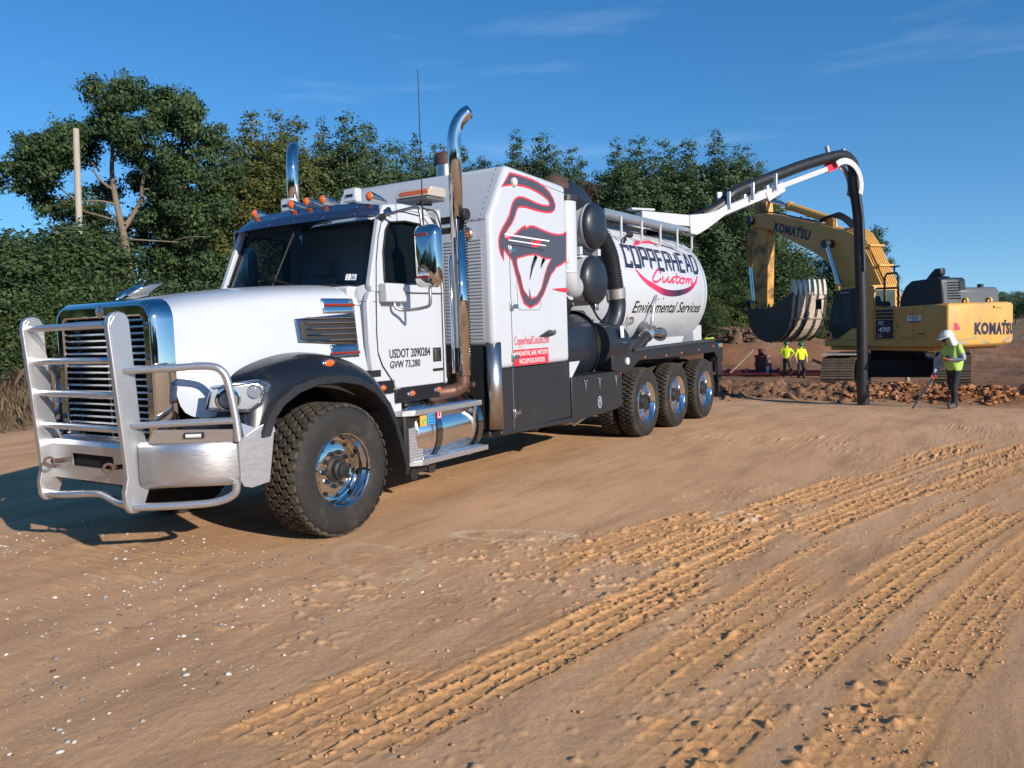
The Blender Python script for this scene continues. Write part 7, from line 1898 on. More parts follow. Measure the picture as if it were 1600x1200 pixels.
# two workers in yellow shirts and green hard hats beyond the trench
def worker2(label, x, y, rz, variant):
    if variant == 0:
        J, B = legs_std(0.10, (0.16, 0.20), (0.02, -0.10), (0.04, 0.24), (-0.02, -0.14), 0.86)
        arms = {'shoL': ((0, 0.19, 1.40), 0.075), 'elbL': ((0.02, 0.36, 1.22), 0.050), 'wriL': ((0.10, 0.20, 1.06), 0.036), 'shoR': ((0, -0.19, 1.40), 0.075), 'elbR': ((-0.05, -0.34, 1.18), 0.050), 'wriR': ((0.12, -0.18, 1.04), 0.036)}
    else:
        J, B = legs_std(0.10, (0.02, 0.12), (0.02, -0.12), (0.0, 0.14), (0.0, -0.14), 0.86)
        arms = {'shoL': ((0, 0.20, 1.40), 0.078), 'elbL': ((0.0, 0.29, 1.14), 0.050), 'wriL': ((0.06, 0.28, 0.90), 0.036), 'shoR': ((0, -0.20, 1.40), 0.078), 'elbR': ((0.02, -0.30, 1.14), 0.050), 'wriR': ((0.10, -0.27, 0.92), 0.036)}
    J.update({'belly': ((0, 0, 1.08), (0.165, 0.135)), 'chest': ((0, 0, 1.30), (0.185, 0.145)), 'neck0': ((0.0, 0, 1.47), 0.070), 'neck': ((0.01, 0, 1.53), 0.055), 'head': ((0.02, 0, 1.62), (0.082, 0.095)), 'crown': ((0.02, 0, 1.71), 0.085)})
    J.update(arms)
    B += [('pelvis', 'belly'), ('belly', 'chest'), ('chest', 'neck0'), ('neck0', 'neck'), ('neck', 'head'), ('head', 'crown'), ('chest', 'shoL'), ('chest', 'shoR'), ('shoL', 'elbL'), ('elbL', 'wriL'), ('shoR', 'elbR'), ('elbR', 'wriR')]
    for s in 'LR': add_hand(J, B, s, J['wri' + s][0], Vector(J['wri' + s][0]) - Vector(J['elb' + s][0]), (0.6, 0.6, 0), (0.5, 0, 0.2))
    pt = [(0, 'chest', 'neck0'), (0, 'belly', 'chest'), (0, 'chest', 'shoL'), (0, 'chest', 'shoR'), (0, 'shoL', 'elbL'), (0, 'shoR', 'elbR'), (1, 'pelvis', 'hipL'), (1, 'pelvis', 'hipR'), (1, 'hipL', 'kneeL'), (1, 'hipR', 'kneeR'), (1, 'kneeL', 'ankL'), (1, 'kneeR', 'ankR'), (2, 'ankL', 'toeL'), (2, 'ankR', 'toeR'), (2, 'ankL', 'heelL'), (2, 'ankR', 'heelR'),
          (3, 'elbL', 'wriL'), (3, 'elbR', 'wriR'), (3, 'palmL', 'f12L'), (3, 'palmR', 'f12R'), (3, 'palmL', 't1L'), (3, 'palmR', 't1R'), (3, 'neck', 'head'), (3, 'head', 'crown')]
    p = person(label, (x, y, gz(x, y) - 0.04), rz, J, B, ['hivis', 'brown_tr' if variant == 0 else 'trouser', 'boot', 'skin'], pt, 0.97, group='workers in yellow shirts beyond the trench')
    hard_hat((0.02, 0, 1.675), (0.05, 0, 1), 'greenhat', p, 0.03 if variant == 0 else 0.075)
    face_parts((0.02, 0, 1.62), (1, 0, -0.1), p)
    return p
worker2('yellow shirted worker in green hard hat, hand on hip, left of the pair', -36.6, -4.35, R_(10), 0)
worker2('yellow shirted worker in wide green hat, standing right of the pair', -36.0, -3.52, R_(40), 1)
# a fourth person bends behind the excavator, only legs show under it
J, B = legs_std(0.10, (0.06, 0.18), (0.12, -0.16), (-0.10, 0.30), (0.10, -0.30), 0.84)
J.update({'belly': ((0.16, 0, 1.02), (0.17, 0.14)), 'chest': ((0.38, 0, 1.12), (0.18, 0.14)), 'neck0': ((0.54, 0, 1.14), 0.07), 'head': ((0.66, 0, 1.12), 0.09), 'crown': ((0.74, 0, 1.10), 0.08), 'shoL': ((0.40, 0.19, 1.08), 0.075), 'elbL': ((0.48, 0.26, 0.82), 0.05), 'wriL': ((0.60, 0.2, 0.60), 0.036), 'shoR': ((0.40, -0.19, 1.08), 0.075), 'elbR': ((0.48, -0.26, 0.82), 0.05), 'wriR': ((0.60, -0.2, 0.60), 0.036)})
B += [('pelvis', 'belly'), ('belly', 'chest'), ('chest', 'neck0'), ('neck0', 'head'), ('head', 'crown'), ('chest', 'shoL'), ('chest', 'shoR'), ('shoL', 'elbL'), ('elbL', 'wriL'), ('shoR', 'elbR'), ('elbR', 'wriR')]
for s in 'LR': add_hand(J, B, s, J['wri' + s][0], (0.5, 0, -0.8), (0.2, 0.9, 0), (-0.5, 0, 0.2))
pt = [(0, 'belly', 'chest'), (0, 'chest', 'neck0'), (0, 'chest', 'shoL'), (0, 'chest', 'shoR'), (0, 'shoL', 'elbL'), (0, 'shoR', 'elbR'), (1, 'pelvis', 'hipL'), (1, 'pelvis', 'hipR'), (1, 'hipL', 'kneeL'), (1, 'hipR', 'kneeR'), (1, 'kneeL', 'ankL'), (1, 'kneeR', 'ankR'), (2, 'ankL', 'toeL'), (2, 'ankR', 'toeR'), (2, 'ankL', 'heelL'), (2, 'ankR', 'heelR'), (3, 'elbL', 'wriL'), (3, 'elbR', 'wriR'), (3, 'neck0', 'crown'), (3, 'palmL', 'f12L'), (3, 'palmR', 'f12R')]
BXP, BYP = -25.6, 2.45
pp = person('person in pale trousers stooping behind the excavator, only legs visible', (BXP, BYP, gz(BXP, BYP)), R_(-100), J, B, ['hivis', 'khaki', 'boot', 'skin'], pt)
hard_hat((0.72, 0, 1.13), (0.8, 0, 0.6), 'greenhat', pp)

# ------------------------------------------------------------------ red pump and pipes on the far side of the trench
PXp, PYp = -37.2, -5.75
pz = gz(PXp, PYp)
pump = thing('pump', 'dull red pump standing on pipes left of the workers', 'pump', (PXp, PYp, pz))
mb = MB(); mb.cyl((0, 0, 0.12), (0, 0, 0.95), 0.33, n=20); mb.build('pump_body', 'pump_red', pump, 40)
mb = MB(); mb.lathe([(0.40, 0), (0.40, 0.07), (0.2, 0.1), (0.0, 0.1)], (0, 0, 0.95), (0, 0, 1), 20); mb.lathe([(0.40, 0), (0.40, 0.06), (0.33, 0.06)], (0, 0, 0.55), (0, 0, 1), 20); mb.cyl((0, 0, 1.02), (0, 0, 1.35), 0.17, n=14); mb.cyl((0.05, 0.2, 0.45), (0.05, 0.55, 0.45), 0.17, n=14); mb.build('pump_flange', 'pump_red', pump, 40)
mb = MB(); mb.lathe([(0.12, 0.0), (0.15, 0.03), (0.12, 0.06)], (0.1, 0.36, 0.86), (0.6, 0.8, 0), 14); mb.box((0.25, 0.32, 0.0), (0.40, 0.46, 0.5)); mb.build('pump_gauge', 'offwhite', pump, 40)
pipe = thing('pipe_run', 'long dull red pipes lying on the dirt behind the trench', 'pipe', (PXp, PYp, pz))
mb = MB(); mb.tube([(0.6, -2.0, 0.22), (0.2, 0.5, 0.20), (1.0, 4.2, 0.22), (2.4, 6.3, 0.22)], 0.11, 10); mb.tube([(1.0, -2.1, 0.1), (1.0, 3.6, 0.12)], 0.08, 10); mb.build('pipe_tube', 'pump_red', pipe, 60)
mb = MB()
for y in (-1.6, -0.7, 0.9, 2.2, 3.6): mb.cyl((0.45, y, 0.21), (0.47, y + 0.12, 0.21), 0.16, n=12)
mb.build('pipe_coupling', 'pump_red', pipe, 40)
rod = thing('wooden_pole', 'pale pole leaning against the red pump', 'pole', (PXp + 0.6, PYp - 1.1, pz))
mb = MB(); mb.cyl((0.3, -0.4, 0.02), (-0.1, 0.85, 1.35), 0.045, n=8); mb.build('pole_shaft', 'scuff', rod, 50)
hz = thing('loose_hose', 'black looped hose lying right of the green hatted workers', 'hose', (-35.4, -2.3, gz(-35.4, -2.3)))
mb = MB(); mb.tube(smooth_path([(-0.8, -0.7, 0.9), (-0.3, -0.2, 0.75), (0.1, 0.3, 0.62), (0.0, 0.55, 0.45), (-0.1, 0.1, 0.40), (0.2, 0.2, 0.25), (0.6, 1.2, 0.08), (0.8, 2.4, 0.06)], 5), 0.07, 8); mb.build('hose_tube', 'hose', hz, 60)
mb = MB(); mb.tube([(0.06, 0.42, 0.56), (0.02, 0.56, 0.46), (-0.06, 0.40, 0.42)], 0.075, 8); mb.build('hose_bend', 'offwhite', hz, 60)

# uprooted stump on the spoil heap
SX, SY = -44.0, -9.2
stump = thing('tree_stump', 'uprooted stump with tangled roots on the dirt heap', 'stump', (SX, SY, gz(SX, SY) - 0.2))
mb = MB()
for i in range(60):
    a = rng.uniform(0, 2 * PI); l = rng.uniform(0.4, 1.15)
    p0 = Vector((rng.normal(0, 0.35), rng.normal(0, 0.5), rng.uniform(0.2, 0.9)))
    d = Vector((math.cos(a), math.sin(a) * 1.5, rng.uniform(-0.7, 0.9)))
    pts = [p0 + d * l * t + Vector((rng.normal(0, 0.09), rng.normal(0, 0.09), rng.normal(0, 0.09) - 0.25 * t * t)) for t in np.linspace(0, 1, 5)]
    r = rng.uniform(0.03, 0.11)
    mb.tube(pts, [r, r * 0.85, r * 0.65, r * 0.45, r * 0.2], 6)
mb.build('roots', 'root', stump, 60)
mb = MB(); mb.tube([(0, 0, 0.0), (0.05, 0.1, 0.5), (0.1, 0.25, 0.85)], [0.55, 0.38, 0.26], 12); mb.build('trunk', 'root', stump, 50)

# ------------------------------------------------------------------ trees
def leaf_cards(C, size, N):
    """one small bent leaf cluster per centre, facing loosely outwards along N"""
    n = len(C)
    w = N * 0.85 + rng.normal(size=(n, 3)) * 0.42; w /= np.linalg.norm(w, axis=1, keepdims=True)
    a = rng.normal(size=(n, 3)); a -= (a * w).sum(1, keepdims=True) * w; a /= np.linalg.norm(a, axis=1, keepdims=True)
    b = np.cross(w, a)
    s = size * rng.uniform(0.55, 1.35, (n, 1))
    u = a * s; v = b * s * rng.uniform(0.45, 0.9, (n, 1))
    bend = np.cross(a, b) * s * 0.25
    V = np.stack([C - u, C + v * 0.9 + bend, C + u, C - v * 0.9 + bend * 0.3], 1)
    return V.reshape(-1, 3)

def crown_mesh(name, lobes, n_clump, per, spread, leaf, tone_bias=0.0, shell=0.55, gap=0.0):
    """lobes: list of (centre, (rx, ry, rz)); clumps sit mostly near the lobe surfaces"""
    vol = np.array([l[1][0] * l[1][1] * l[1][2] for l in lobes]) ** 0.67
    pick = rng.choice(len(lobes), n_clump, p=vol / vol.sum())
    d = rng.normal(size=(n_clump, 3)); d /= np.linalg.norm(d, axis=1, keepdims=True)
    r = np.where(rng.random(n_clump) < shell, rng.uniform(0.78, 1.05, n_clump), rng.random(n_clump) ** 0.4)
    cen = np.array([lobes[i][0] for i in pick]); rad = np.array([lobes[i][1] for i in pick])
    lump = 0.82 + 0.36 * rng.random((n_clump, 1))
    P = cen + d * r[:, None] * rad * lump
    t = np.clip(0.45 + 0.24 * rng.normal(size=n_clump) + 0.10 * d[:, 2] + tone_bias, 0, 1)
    k = np.maximum(3, rng.poisson(per, n_clump))
    ii = np.repeat(np.arange(n_clump), k)
    C = P[ii] + rng.normal(size=(len(ii), 3)) * spread * np.array([1, 1, 0.75])
    O = (C - cen[ii]) / rad[ii]; O /= np.maximum(1e-6, np.linalg.norm(O, axis=1, keepdims=True))
    V = leaf_cards(C, leaf, O)
    F = np.arange(len(V)).reshape(-1, 4)
    tone = np.clip(t[ii] + 0.10 * rng.normal(size=len(ii)), 0, 1)
    return np_mesh(name, V, F, tone)

def limb(mb, p0, p1, r0, r1, bend=0.3, n=6):
    p0, p1 = Vector(p0), Vector(p1)
    o = Vector((random.uniform(-1, 1), random.uniform(-1, 1), random.uniform(-0.2, 0.6))) * bend
    pts = [p0 * (1 - t) + p1 * t + o * math.sin(PI * t) for t in np.linspace(0, 1, n)]
    mb.tube(pts, [r0 + (r1 - r0) * t for t in np.linspace(0, 1, n)], 8)

def trunk_mesh(h, r, lobes, nb=9, lean=(0, 0)):
    mb = MB()
    top = Vector((lean[0], lean[1], h * 0.82))
    pts = [Vector((0, 0, -0.4)), Vector((0.05, 0, 0.5)), Vector((lean[0] * 0.3 + 0.1, lean[1] * 0.3, h * 0.35)), Vector((lean[0] * 0.6 - 0.1, lean[1] * 0.6, h * 0.6)), top]
    mb.tube(smooth_path(pts, 4), [r * (1.25 - 1.1 * t) for t in np.linspace(0, 1, 17)], 10)
    for i in range(nb):
        l = lobes[i % len(lobes)]
        z = h * random.uniform(0.28, 0.62)
        q = Vector((lean[0] * z / h, lean[1] * z / h, z))
        c = Vector(l[0])
        limb(mb, q, q * 0.15 + c * 0.85 + Vector((random.uniform(-1, 1), random.uniform(-1, 1), 0)) * 0.4, r * 0.38, r * 0.08, 0.5)
    return mb.mesh('trunk', 50)

def ray_pos(u, dist, v=None):
    """ground point `dist` metres away below the view direction (u, v) of the photograph"""
    if v is None: v = 510.7 - (u - 800) * 0.0325
    d = FWD + RGT * ((u - 800) / 1274.94) - UPV * ((v - 600) / 1274.94)
    d = Vector((d.x, d.y, 0)).normalized()
    return CAM.x + d.x * dist, CAM.y + d.y * dist
def top_h(u, v, dist):
    """height of a point seen at picture row v"""
    hor = 510.7 - (u - 800) * 0.0325 / 1.0 * 1.0
    a = math.atan((u - 800) / 1274.94)
    return CAM.z + (hor - v) * dist * math.cos(a) / 1274.94

# prototypes: tall pointed hedgerow trees, rounded trees, a conifer, bushes
def proto(kind, i):
    if kind == 'tall':      # narrow pointed crown, unit height 16
        H = 16.0
        lobes = [((0, 0, 14.3), (0.42, 0.42, 1.9)), ((0, 0, 11.0), (0.9, 0.9, 2.4)), ((0, 0, 7.5), (1.3, 1.3, 2.6)), ((0, 0, 3.6), (2.0, 2.0, 2.6))]
        for k in range(34):      # upright plumes standing clear of one another round the stem
            t = (k + random.random()) / 34
            zz = 2.6 + 10.4 * t; rr_ = (2.75 * (1 - t) ** 0.65 + 0.35) * random.uniform(0.75, 1.15); a = k * 2.4 + random.uniform(-0.3, 0.3)
            w_ = random.uniform(0.50, 0.85)
            lobes.append(((rr_ * math.cos(a), rr_ * math.sin(a), zz + random.uniform(-0.4, 0.8)), (w_, w_, random.uniform(1.1, 1.9))))
        cm = crown_mesh('crown', lobes, 2100, 23, 0.16, 0.080, 0.0, 0.75)
        return cm, trunk_mesh(H, 0.24, lobes, 6)
    if kind == 'round':
        H = 14.0
        lobes = [((0, 0, 11.0), (2.6, 2.6, 2.6)), ((2.0, 0.8, 8.6), (2.7, 2.7, 2.6)), ((-2.1, -0.6, 8.8), (2.6, 2.6, 2.7)), ((0.3, 2.1, 7.2), (2.6, 2.4, 2.6)), ((-0.2, -2.1, 7.0), (2.8, 2.4, 2.6)), ((0, 0, 4.6), (3.2, 3.2, 2.4))]
        for k in range(16): lobes.append(((random.uniform(-3.4, 3.4), random.uniform(-3.2, 3.2), random.uniform(4, 12.8)), (1.0, 1.0, 0.9)))
        cm = crown_mesh('crown', lobes, 1500, 22, 0.30, 0.115)
        return cm, trunk_mesh(H, 0.26, lobes, 8)
    if kind == 'conifer':
        lobes = []
        for k in range(15):
            z = 2.5 + k * 0.72; r = 2.7 * (1 - k / 16.0) + 0.25
            a = k * 2.4
            lobes.append(((0.25 * r * math.cos(a), 0.25 * r * math.sin(a), z), (r, r, 0.50)))
        cm = crown_mesh('crown', lobes, 1200, 18, 0.22, 0.10, -0.12)
        return cm, trunk_mesh(13.0, 0.20, lobes, 4)
    if kind == 'bush':
        lobes = [((0, 0, 1.9), (2.3, 2.3, 1.9)), ((1.5, 0.8, 2.6), (1.6, 1.6, 1.6)), ((-1.6, -0.5, 2.4), (1.6, 1.6, 1.7)), ((0.2, -0.8, 3.6), (1.4, 1.4, 1.3)), ((0, 0.5, 0.9), (2.7, 2.7, 0.9))]
        for k in range(14): lobes.append(((random.uniform(-2.3, 2.3), random.uniform(-2.3, 2.3), random.uniform(1.2, 4.4)), (0.55, 0.55, random.uniform(0.5, 0.9))))
        cm = crown_mesh('crown', lobes, 1600, 20, 0.17, 0.062, 0.0, 0.7)
        mb = MB()
        for k in range(6): limb(mb, (random.uniform(-.3, .3), random.uniform(-.3, .3), -0.2), (random.uniform(-1.8, 1.8), random.uniform(-1.8, 1.8), random.uniform(2.0, 3.6)), 0.09, 0.02, 0.3)
        return cm, mb.mesh('stems', 50)
PROTO = {k: [proto(k, i) for i in range(n)] for k, n in (('tall', 4), ('round', 3), ('conifer', 1), ('bush', 3))}
PH = {'tall': 16.2, 'round': 13.8, 'conifer': 13.4, 'bush': 5.0}
NT = {}
def plant(kind, u, v, dist, leaf, label, group, wide=1.0, name=None, cat='tree'):
    x, y = ray_pos(u, dist, 0.45 * v + 0.55 * 510)
    z = gz(x, y)
    h = (top_h(u, v, dist) - z) * (1.05 if kind == 'tall' else 1.0)
    i = NT.get(kind, 0); NT[kind] = i + 1
    cm, tm_ = PROTO[kind][i % len(PROTO[kind])]
    s = h / PH[kind]
    t = thing(name or {'tall': 'hedgerow_tree', 'round': 'leafy_tree', 'conifer': 'conifer_tree', 'bush': 'bush'}[kind], label, cat, (x, y, z), rng.uniform(0, 2 * PI), group)
    t.scale = (s * wide, s * wide, s)
    if not cm.materials: cm.materials.append(M[leaf])
    o = bpy.data.objects.new('crown', cm); COL.objects.link(o); o.parent = t
    o.material_slots[0].link = 'OBJECT'; o.material_slots[0].material = M[leaf]
    o = bpy.data.objects.new('trunk' if kind != 'bush' else 'stems', tm_); COL.objects.link(o); o.parent = t
    if not tm_.materials: tm_.materials.append(M['bark'])
    return t

# the big oak on the left, with bare pale trunk and spreading limbs
def big_oak():
    D = 52.0
    bx, by = ray_pos(214, D)
    z0 = gz(bx, by)
    f = Vector((FWD.x, FWD.y, 0)).normalized(); r = Vector((RGT.x, RGT.y, 0)).normalized()
    t = thing('oak_tree', 'broad dark oak with a pale bare trunk, tallest tree at left', 'tree', (bx, by, z0))
    pxm = 1274.94 / (D * math.cos(math.atan(586 / 1274.94)))
    def P(u, v, dd=0.0): 
        q = r * ((u - 214) / pxm) + f * dd
        return Vector((q.x, q.y, CAM.z - z0 + (529.5 - v) / pxm))
    mb = MB()
    tr = [P(214, 560), P(212, 480), P(209, 430), P(205, 380), P(200, 345), P(194, 305), P(192, 270), P(195, 235), P(190, 190)]
    mb.tube(smooth_path(tr, 3), list(np.linspace(0.30, 0.07, 25)), 10)
    for a, b, ra in (((203, 360), (235, 310), 0.17), ((235, 310), (262, 265), 0.11), ((194, 300), (172, 270), 0.08), ((172, 270), (150, 250), 0.06), ((196, 322), (160, 318), 0.07), ((160, 318), (132, 312), 0.05), ((204, 350), (140, 330), 0.06), ((210, 420), (180, 405), 0.05), ((209, 415), (165, 412), 0.05),
                     ((262, 265), (300, 230), 0.08), ((240, 300), (310, 300), 0.07), ((132, 312), (90, 270), 0.05), ((192, 260), (230, 200), 0.07), ((205, 375), (280, 380), 0.05), ((280, 380), (340, 378), 0.035), ((140, 330), (60, 290), 0.04)):
        limb(mb, P(*a), P(*b, random.uniform(-0.8, 0.8)), ra, ra * 0.62, 0.18)
    mb.build('trunk', 'bark', t, 50)
    lob = []
    for u, v, ru, rv, dd in ((190, 165, 34, 28, 0), (178, 195, 34, 30, .5), (235, 170, 30, 32, -1), (262, 185, 32, 30, 1), (292, 185, 34, 30, 0), (322, 205, 36, 32, -.5), (338, 225, 24, 24, 1), (300, 235, 44, 40, .5), (250, 230, 40, 38, -1), (200, 225, 34, 34, 1), (120, 205, 26, 20, 0), (110, 235, 36, 28, 1), (75, 250, 36, 22, 0), (48, 220, 16, 12, .5), (40, 270, 30, 18, -.5), (22, 285, 16, 10, 0), (75, 285, 40, 22, 0), (120, 275, 36, 30, -1), (140, 320, 36, 26, .5),
                             (150, 235, 34, 30, -1), (95, 320, 34, 26, .5), (110, 360, 40, 40, 1.5), (160, 380, 34, 40, 1.5), (250, 290, 40, 40, 1), (300, 290, 44, 44, 0), (340, 280, 34, 44, 1), (270, 350, 44, 40, 1), (320, 350, 40, 44, .5), (250, 400, 40, 40, 1.5), (300, 410, 44, 36, 1.5), (240, 440, 36, 36, 2), (290, 455, 44, 36, 2), (140, 430, 36, 40, 2), (165, 290, 22, 24, 1.5), (225, 325, 22, 26, 1.5), (180, 345, 22, 26, 2), (215, 395, 26, 30, 2), (70, 225, 22, 14, 0), (160, 215, 26, 22, 0), (215, 150, 26, 18, 0), (265, 160, 24, 16, 0), (300, 168, 22, 16, 0)):
        c = P(u, v, dd * 1.6)
        lob.append((tuple(c), (ru / pxm, ru / pxm, rv / pxm)))
    extra = []
    for c, rd in lob:
        for k in range(4):
            d_ = Vector((rng.normal(), rng.normal(), rng.normal())).normalized()
            extra.append(((c[0] + d_.x * rd[0] * 0.95, c[1] + d_.y * rd[1] * 0.95, c[2] + d_.z * rd[2] * 0.95), (rd[0] * 0.40, rd[1] * 0.40, rd[2] * 0.36)))
    lob = [(c, (rd[0] * 0.72, rd[1] * 0.72, rd[2] * 0.72)) for c, rd in lob] + extra
    cm = crown_mesh('crown', lob, 5000, 19, 0.20, 0.100, 0.0, 0.7)
    link('crown', cm, M['leaf_oak'], t)
big_oak()

HG = 'trees in the row behind the truck'
row = [('tall', 372, 250, 62, 'leaf_gum', 1.25, 'turning tree with yellowish top just right of the big oak'), ('tall', 402, 195, 60, 'leaf_gum', 1.2, 'pointed turning tree left of the passenger exhaust stack'), ('tall', 440, 188, 62, 'leaf_gum', 1.15, 'pointed olive tree behind the passenger exhaust stack'),
       ('tall', 478, 205, 64, 'leaf_gum', 1.2, 'yellow green tree right of the passenger exhaust stack'), ('tall', 512, 215, 66, 'leaf_gum', 1.0, 'narrow green tree above the left work lamp'), ('tall', 548, 198, 64, 'leaf_dark', 1.2, 'tall pointed green tree above the cab roof'), ('tall', 585, 203, 66, 'leaf_dark', 1.1, 'dense green tree above the right work lamp'),
       ('tall', 622, 240, 70, 'leaf_dark', 1.2, 'lower dark tree left of the whip antenna'), ('tall', 655, 238, 72, 'leaf_dark', 1.1, 'dark tree directly behind the whip antenna'), ('tall', 690, 242, 72, 'leaf_dark', 1.2, 'dark tree behind the rusty rain cap'), ('tall', 728, 236, 72, 'leaf_dark', 1.1, 'small pointed tree right of the driver exhaust stack'),
       ('tall', 762, 262, 76, 'leaf_dark', 1.2, 'low dark tree between driver exhaust stack and box roof'), ('tall', 812, 232, 72, 'leaf_dark', 1.25, 'dense pointed tree above the box roof'), ('tall', 850, 228, 70, 'leaf_dark', 1.25, 'tree with feathery tips above the snake decal'), ('tall', 895, 240, 72, 'leaf_dark', 1.0, 'slim dark tree above the rusty dish'), ('tall', 914, 262, 74, 'leaf_dark', 1.0, 'slim lower tree above the filter canisters'),
       ('round', 872, 280, 66, 'leaf_russet', 0.7, 'russet leaved tree behind the box corner'), ('tall', 966, 243, 72, 'leaf_dark', 1.2, 'dark tree behind the front of the tank'), ('tall', 1000, 232, 72, 'leaf_dark', 1.3, 'broad tree above the tank lettering'), ('tall', 1040, 230, 74, 'leaf_dark', 1.3, 'tall dense tree above the tank walkway'), ('tall', 1080, 234, 73, 'leaf_dark', 1.2, 'tall tree above the boom pedestal'),
       ('tall', 1122, 230, 74, 'leaf_dark', 1.35, 'tall tree behind the boom arm'), ('tall', 1160, 243, 75, 'leaf_dark', 1.3, 'dense tree behind the hose rollers'), ('tall', 1188, 262, 76, 'leaf_dark', 1.0, 'last tree of the row left of the excavator stick')]
for k, u, v, d, lf, w, lab in row: plant(k, u, v, d, lf, lab, HG, w * 1.06)
# second rank so that the row is deep and closes below
for j, (u, v, d, lab) in enumerate(((330, 300, 66, 'dark tree filling the gap under the oak limbs'), (420, 300, 72, 'shaded tree in the second rank left of the cab'), (500, 290, 75, 'shaded tree in the second rank above the visor'), (570, 285, 75, 'shaded tree in the second rank above the cab roof'), (960, 330, 80, 'shaded tree in the second rank behind the tank front'), (1030, 320, 82, 'shaded tree in the second rank behind the tank'), (1100, 330, 82, 'shaded tree in the second rank behind the boom'), (1165, 340, 82, 'shaded tree in the second rank by the excavator stick'))):
    plant('round', u, v, d, 'leaf_dark', lab, 'shaded trees in the second rank', 1.5)
for u, v, d, lf, w, lab in ((20, 345, 36, 'leaf_bush', 1.5, 'tall dense bush at the left picture edge'), (72, 350, 37, 'leaf_bush', 1.3, 'dense bush left of the bare pole'), (112, 410, 34, 'leaf_bush', 1.2, 'leafy bush at the foot of the bare pole'), (160, 470, 38, 'leaf_bush', 1.3, 'low bush right of the bare pole'), (-30, 380, 34, 'leaf_bush', 1.5, 'bush cut by the left picture edge'), (40, 440, 31, 'leaf_bush', 1.5, 'low spreading bush in front of the tall left bushes'), (0, 470, 30, 'leaf_bush', 1.4, 'dark low bush above the dry grass'),
                           (215, 500, 42, 'leaf_bush', 1.6, 'low bush behind the grille guard'), (270, 470, 48, 'leaf_dark', 1.6, 'dark bush under the oak'), (330, 440, 52, 'leaf_dark', 1.6, 'dark bush under the oak beside the windshield')):
    plant('bush', u, v, d, lf, lab, 'bushes on the bank', w, cat='bush')
for u, v, d, lf, w, lab in ((1128, 440, 60, 'leaf_bush', 1.4, 'brush behind the rear rim of the tank'), (1150, 455, 58, 'leaf_lime', 1.3, 'pale green brush left of the bucket'), (1185, 470, 62, 'leaf_lime', 1.3, 'pale green brush behind the bucket hinge'), (1110, 480, 56, 'leaf_bush', 1.3, 'low brush beside the discharge pipe'), (1215, 485, 66, 'leaf_lime', 1.3, 'low pale brush behind the bucket side'), (1165, 400, 66, 'leaf_bush', 1.5, 'tall brush between tank and excavator stick'),
                           (1225, 440, 95, 'leaf_grey', 1.6, 'greyish scrub right of the excavator stick'), (1275, 430, 95, 'leaf_grey', 1.7, 'greyish scrub above the bucket teeth'), (1320, 440, 96, 'leaf_grey', 1.6, 'greyish scrub behind the cab roof'), (1260, 470, 80, 'leaf_bush', 1.5, 'low scrub behind the bucket'), (1310, 500, 82, 'leaf_bush', 1.6, 'low scrub behind the excavator cab')):
    plant('bush', u, v, d, lf, lab, 'brush behind the dig', w, cat='bush')
plant('conifer', 1250, 392, 95, 'leaf_dark', 'dark pointed conifer in the gap under the excavator boom', None, 1.0)
plant('round', 1302, 396, 95, 'leaf_dark', 'dark tree behind the excavator lift cylinder', None, 1.0)
plant('round', 1342, 366, 92, 'leaf_grey', 'sparse tree behind the vacuum hose', None, 0.7)
plant('conifer', 1370, 352, 88, 'leaf_dark', 'loose pine behind the hydraulic lines of the excavator', None, 1.1)
for u, v, d, lab in ((1560, 458, 150, 'far dark tree right of the engine hood'), (1588, 454, 160, 'far tree at the right picture edge'), (1618, 460, 155, 'far tree cut by the right picture edge'), (1540, 468, 170, 'far low tree behind the counterweight')):
    plant('round', u, v, d, 'leaf_dark', lab, 'far trees at the right', 1.6)

# bare utility pole without wires
ux, uy = ray_pos(129, 43)
uz = gz(ux, uy)
up_ = thing('utility_pole', 'bare weathered wooden pole without wires', 'pole', (ux, uy, uz))
hh = top_h(126, 208, 43) - uz
mb = MB(); mb.tube([(0, 0, -0.3), tuple(RGT.xy * 0.17) + (hh * 0.5,), tuple(RGT.xy * 0.36) + (hh,)], [0.165, 0.15, 0.135], 14); mb.build('pole_shaft', 'pole', up_, 50)
mb = MB()
for k in range(7): mb.cyl((0.0, 0.1, hh * (0.35 + 0.09 * k)), (0.08, 0.24, hh * (0.35 + 0.09 * k)), 0.012, n=6)
mb.build('pole_bolts', 'rust', up_, None)

# dry grass on the bank
def grass_field(n, x0, x1, y0, y1, hmin, hmax):
    x = rng.uniform(x0, x1, n); y = rng.uniform(y0, y1, n)
    k = (sstep(-9.6, -12.0, y + 1.5 * (fbm(x * 0.4, y * 0.4, 3, 22) - 0.5)) * (0.35 + 0.9 * fbm(x * 0.7, y * 0.7, 3, 61)) > rng.random(n))
    x, y = x[k], y[k]
    n = len(x)
    z = ground_z(x, y) - 0.02
    h = rng.uniform(hmin, hmax, n) * (0.5 + 0.9 * fbm(x * 0.5, y * 0.5, 3, 62))
    a = rng.uniform(0, 2 * PI, n); w = rng.uniform(0.012, 0.03, n)
    lx = rng.normal(0, 0.35, n) * h; ly = rng.normal(0, 0.35, n) * h
    dx, dy = np.cos(a) * w, np.sin(a) * w
    V = np.stack([np.stack([x - dx, y - dy, z], -1), np.stack([x + dx, y + dy, z], -1), np.stack([x + lx + dx * .3, y + ly + dy * .3, z + h], -1), np.stack([x + lx * .5 - dx * .7, y + ly * .5 - dy * .7, z + h * .65], -1)], 1)
    tone = np.clip(0.45 + 0.25 * rng.normal(size=n), 0, 1)
    return np_mesh('dry_grass', V.reshape(-1, 3), np.arange(4 * n).reshape(-1, 4), tone)
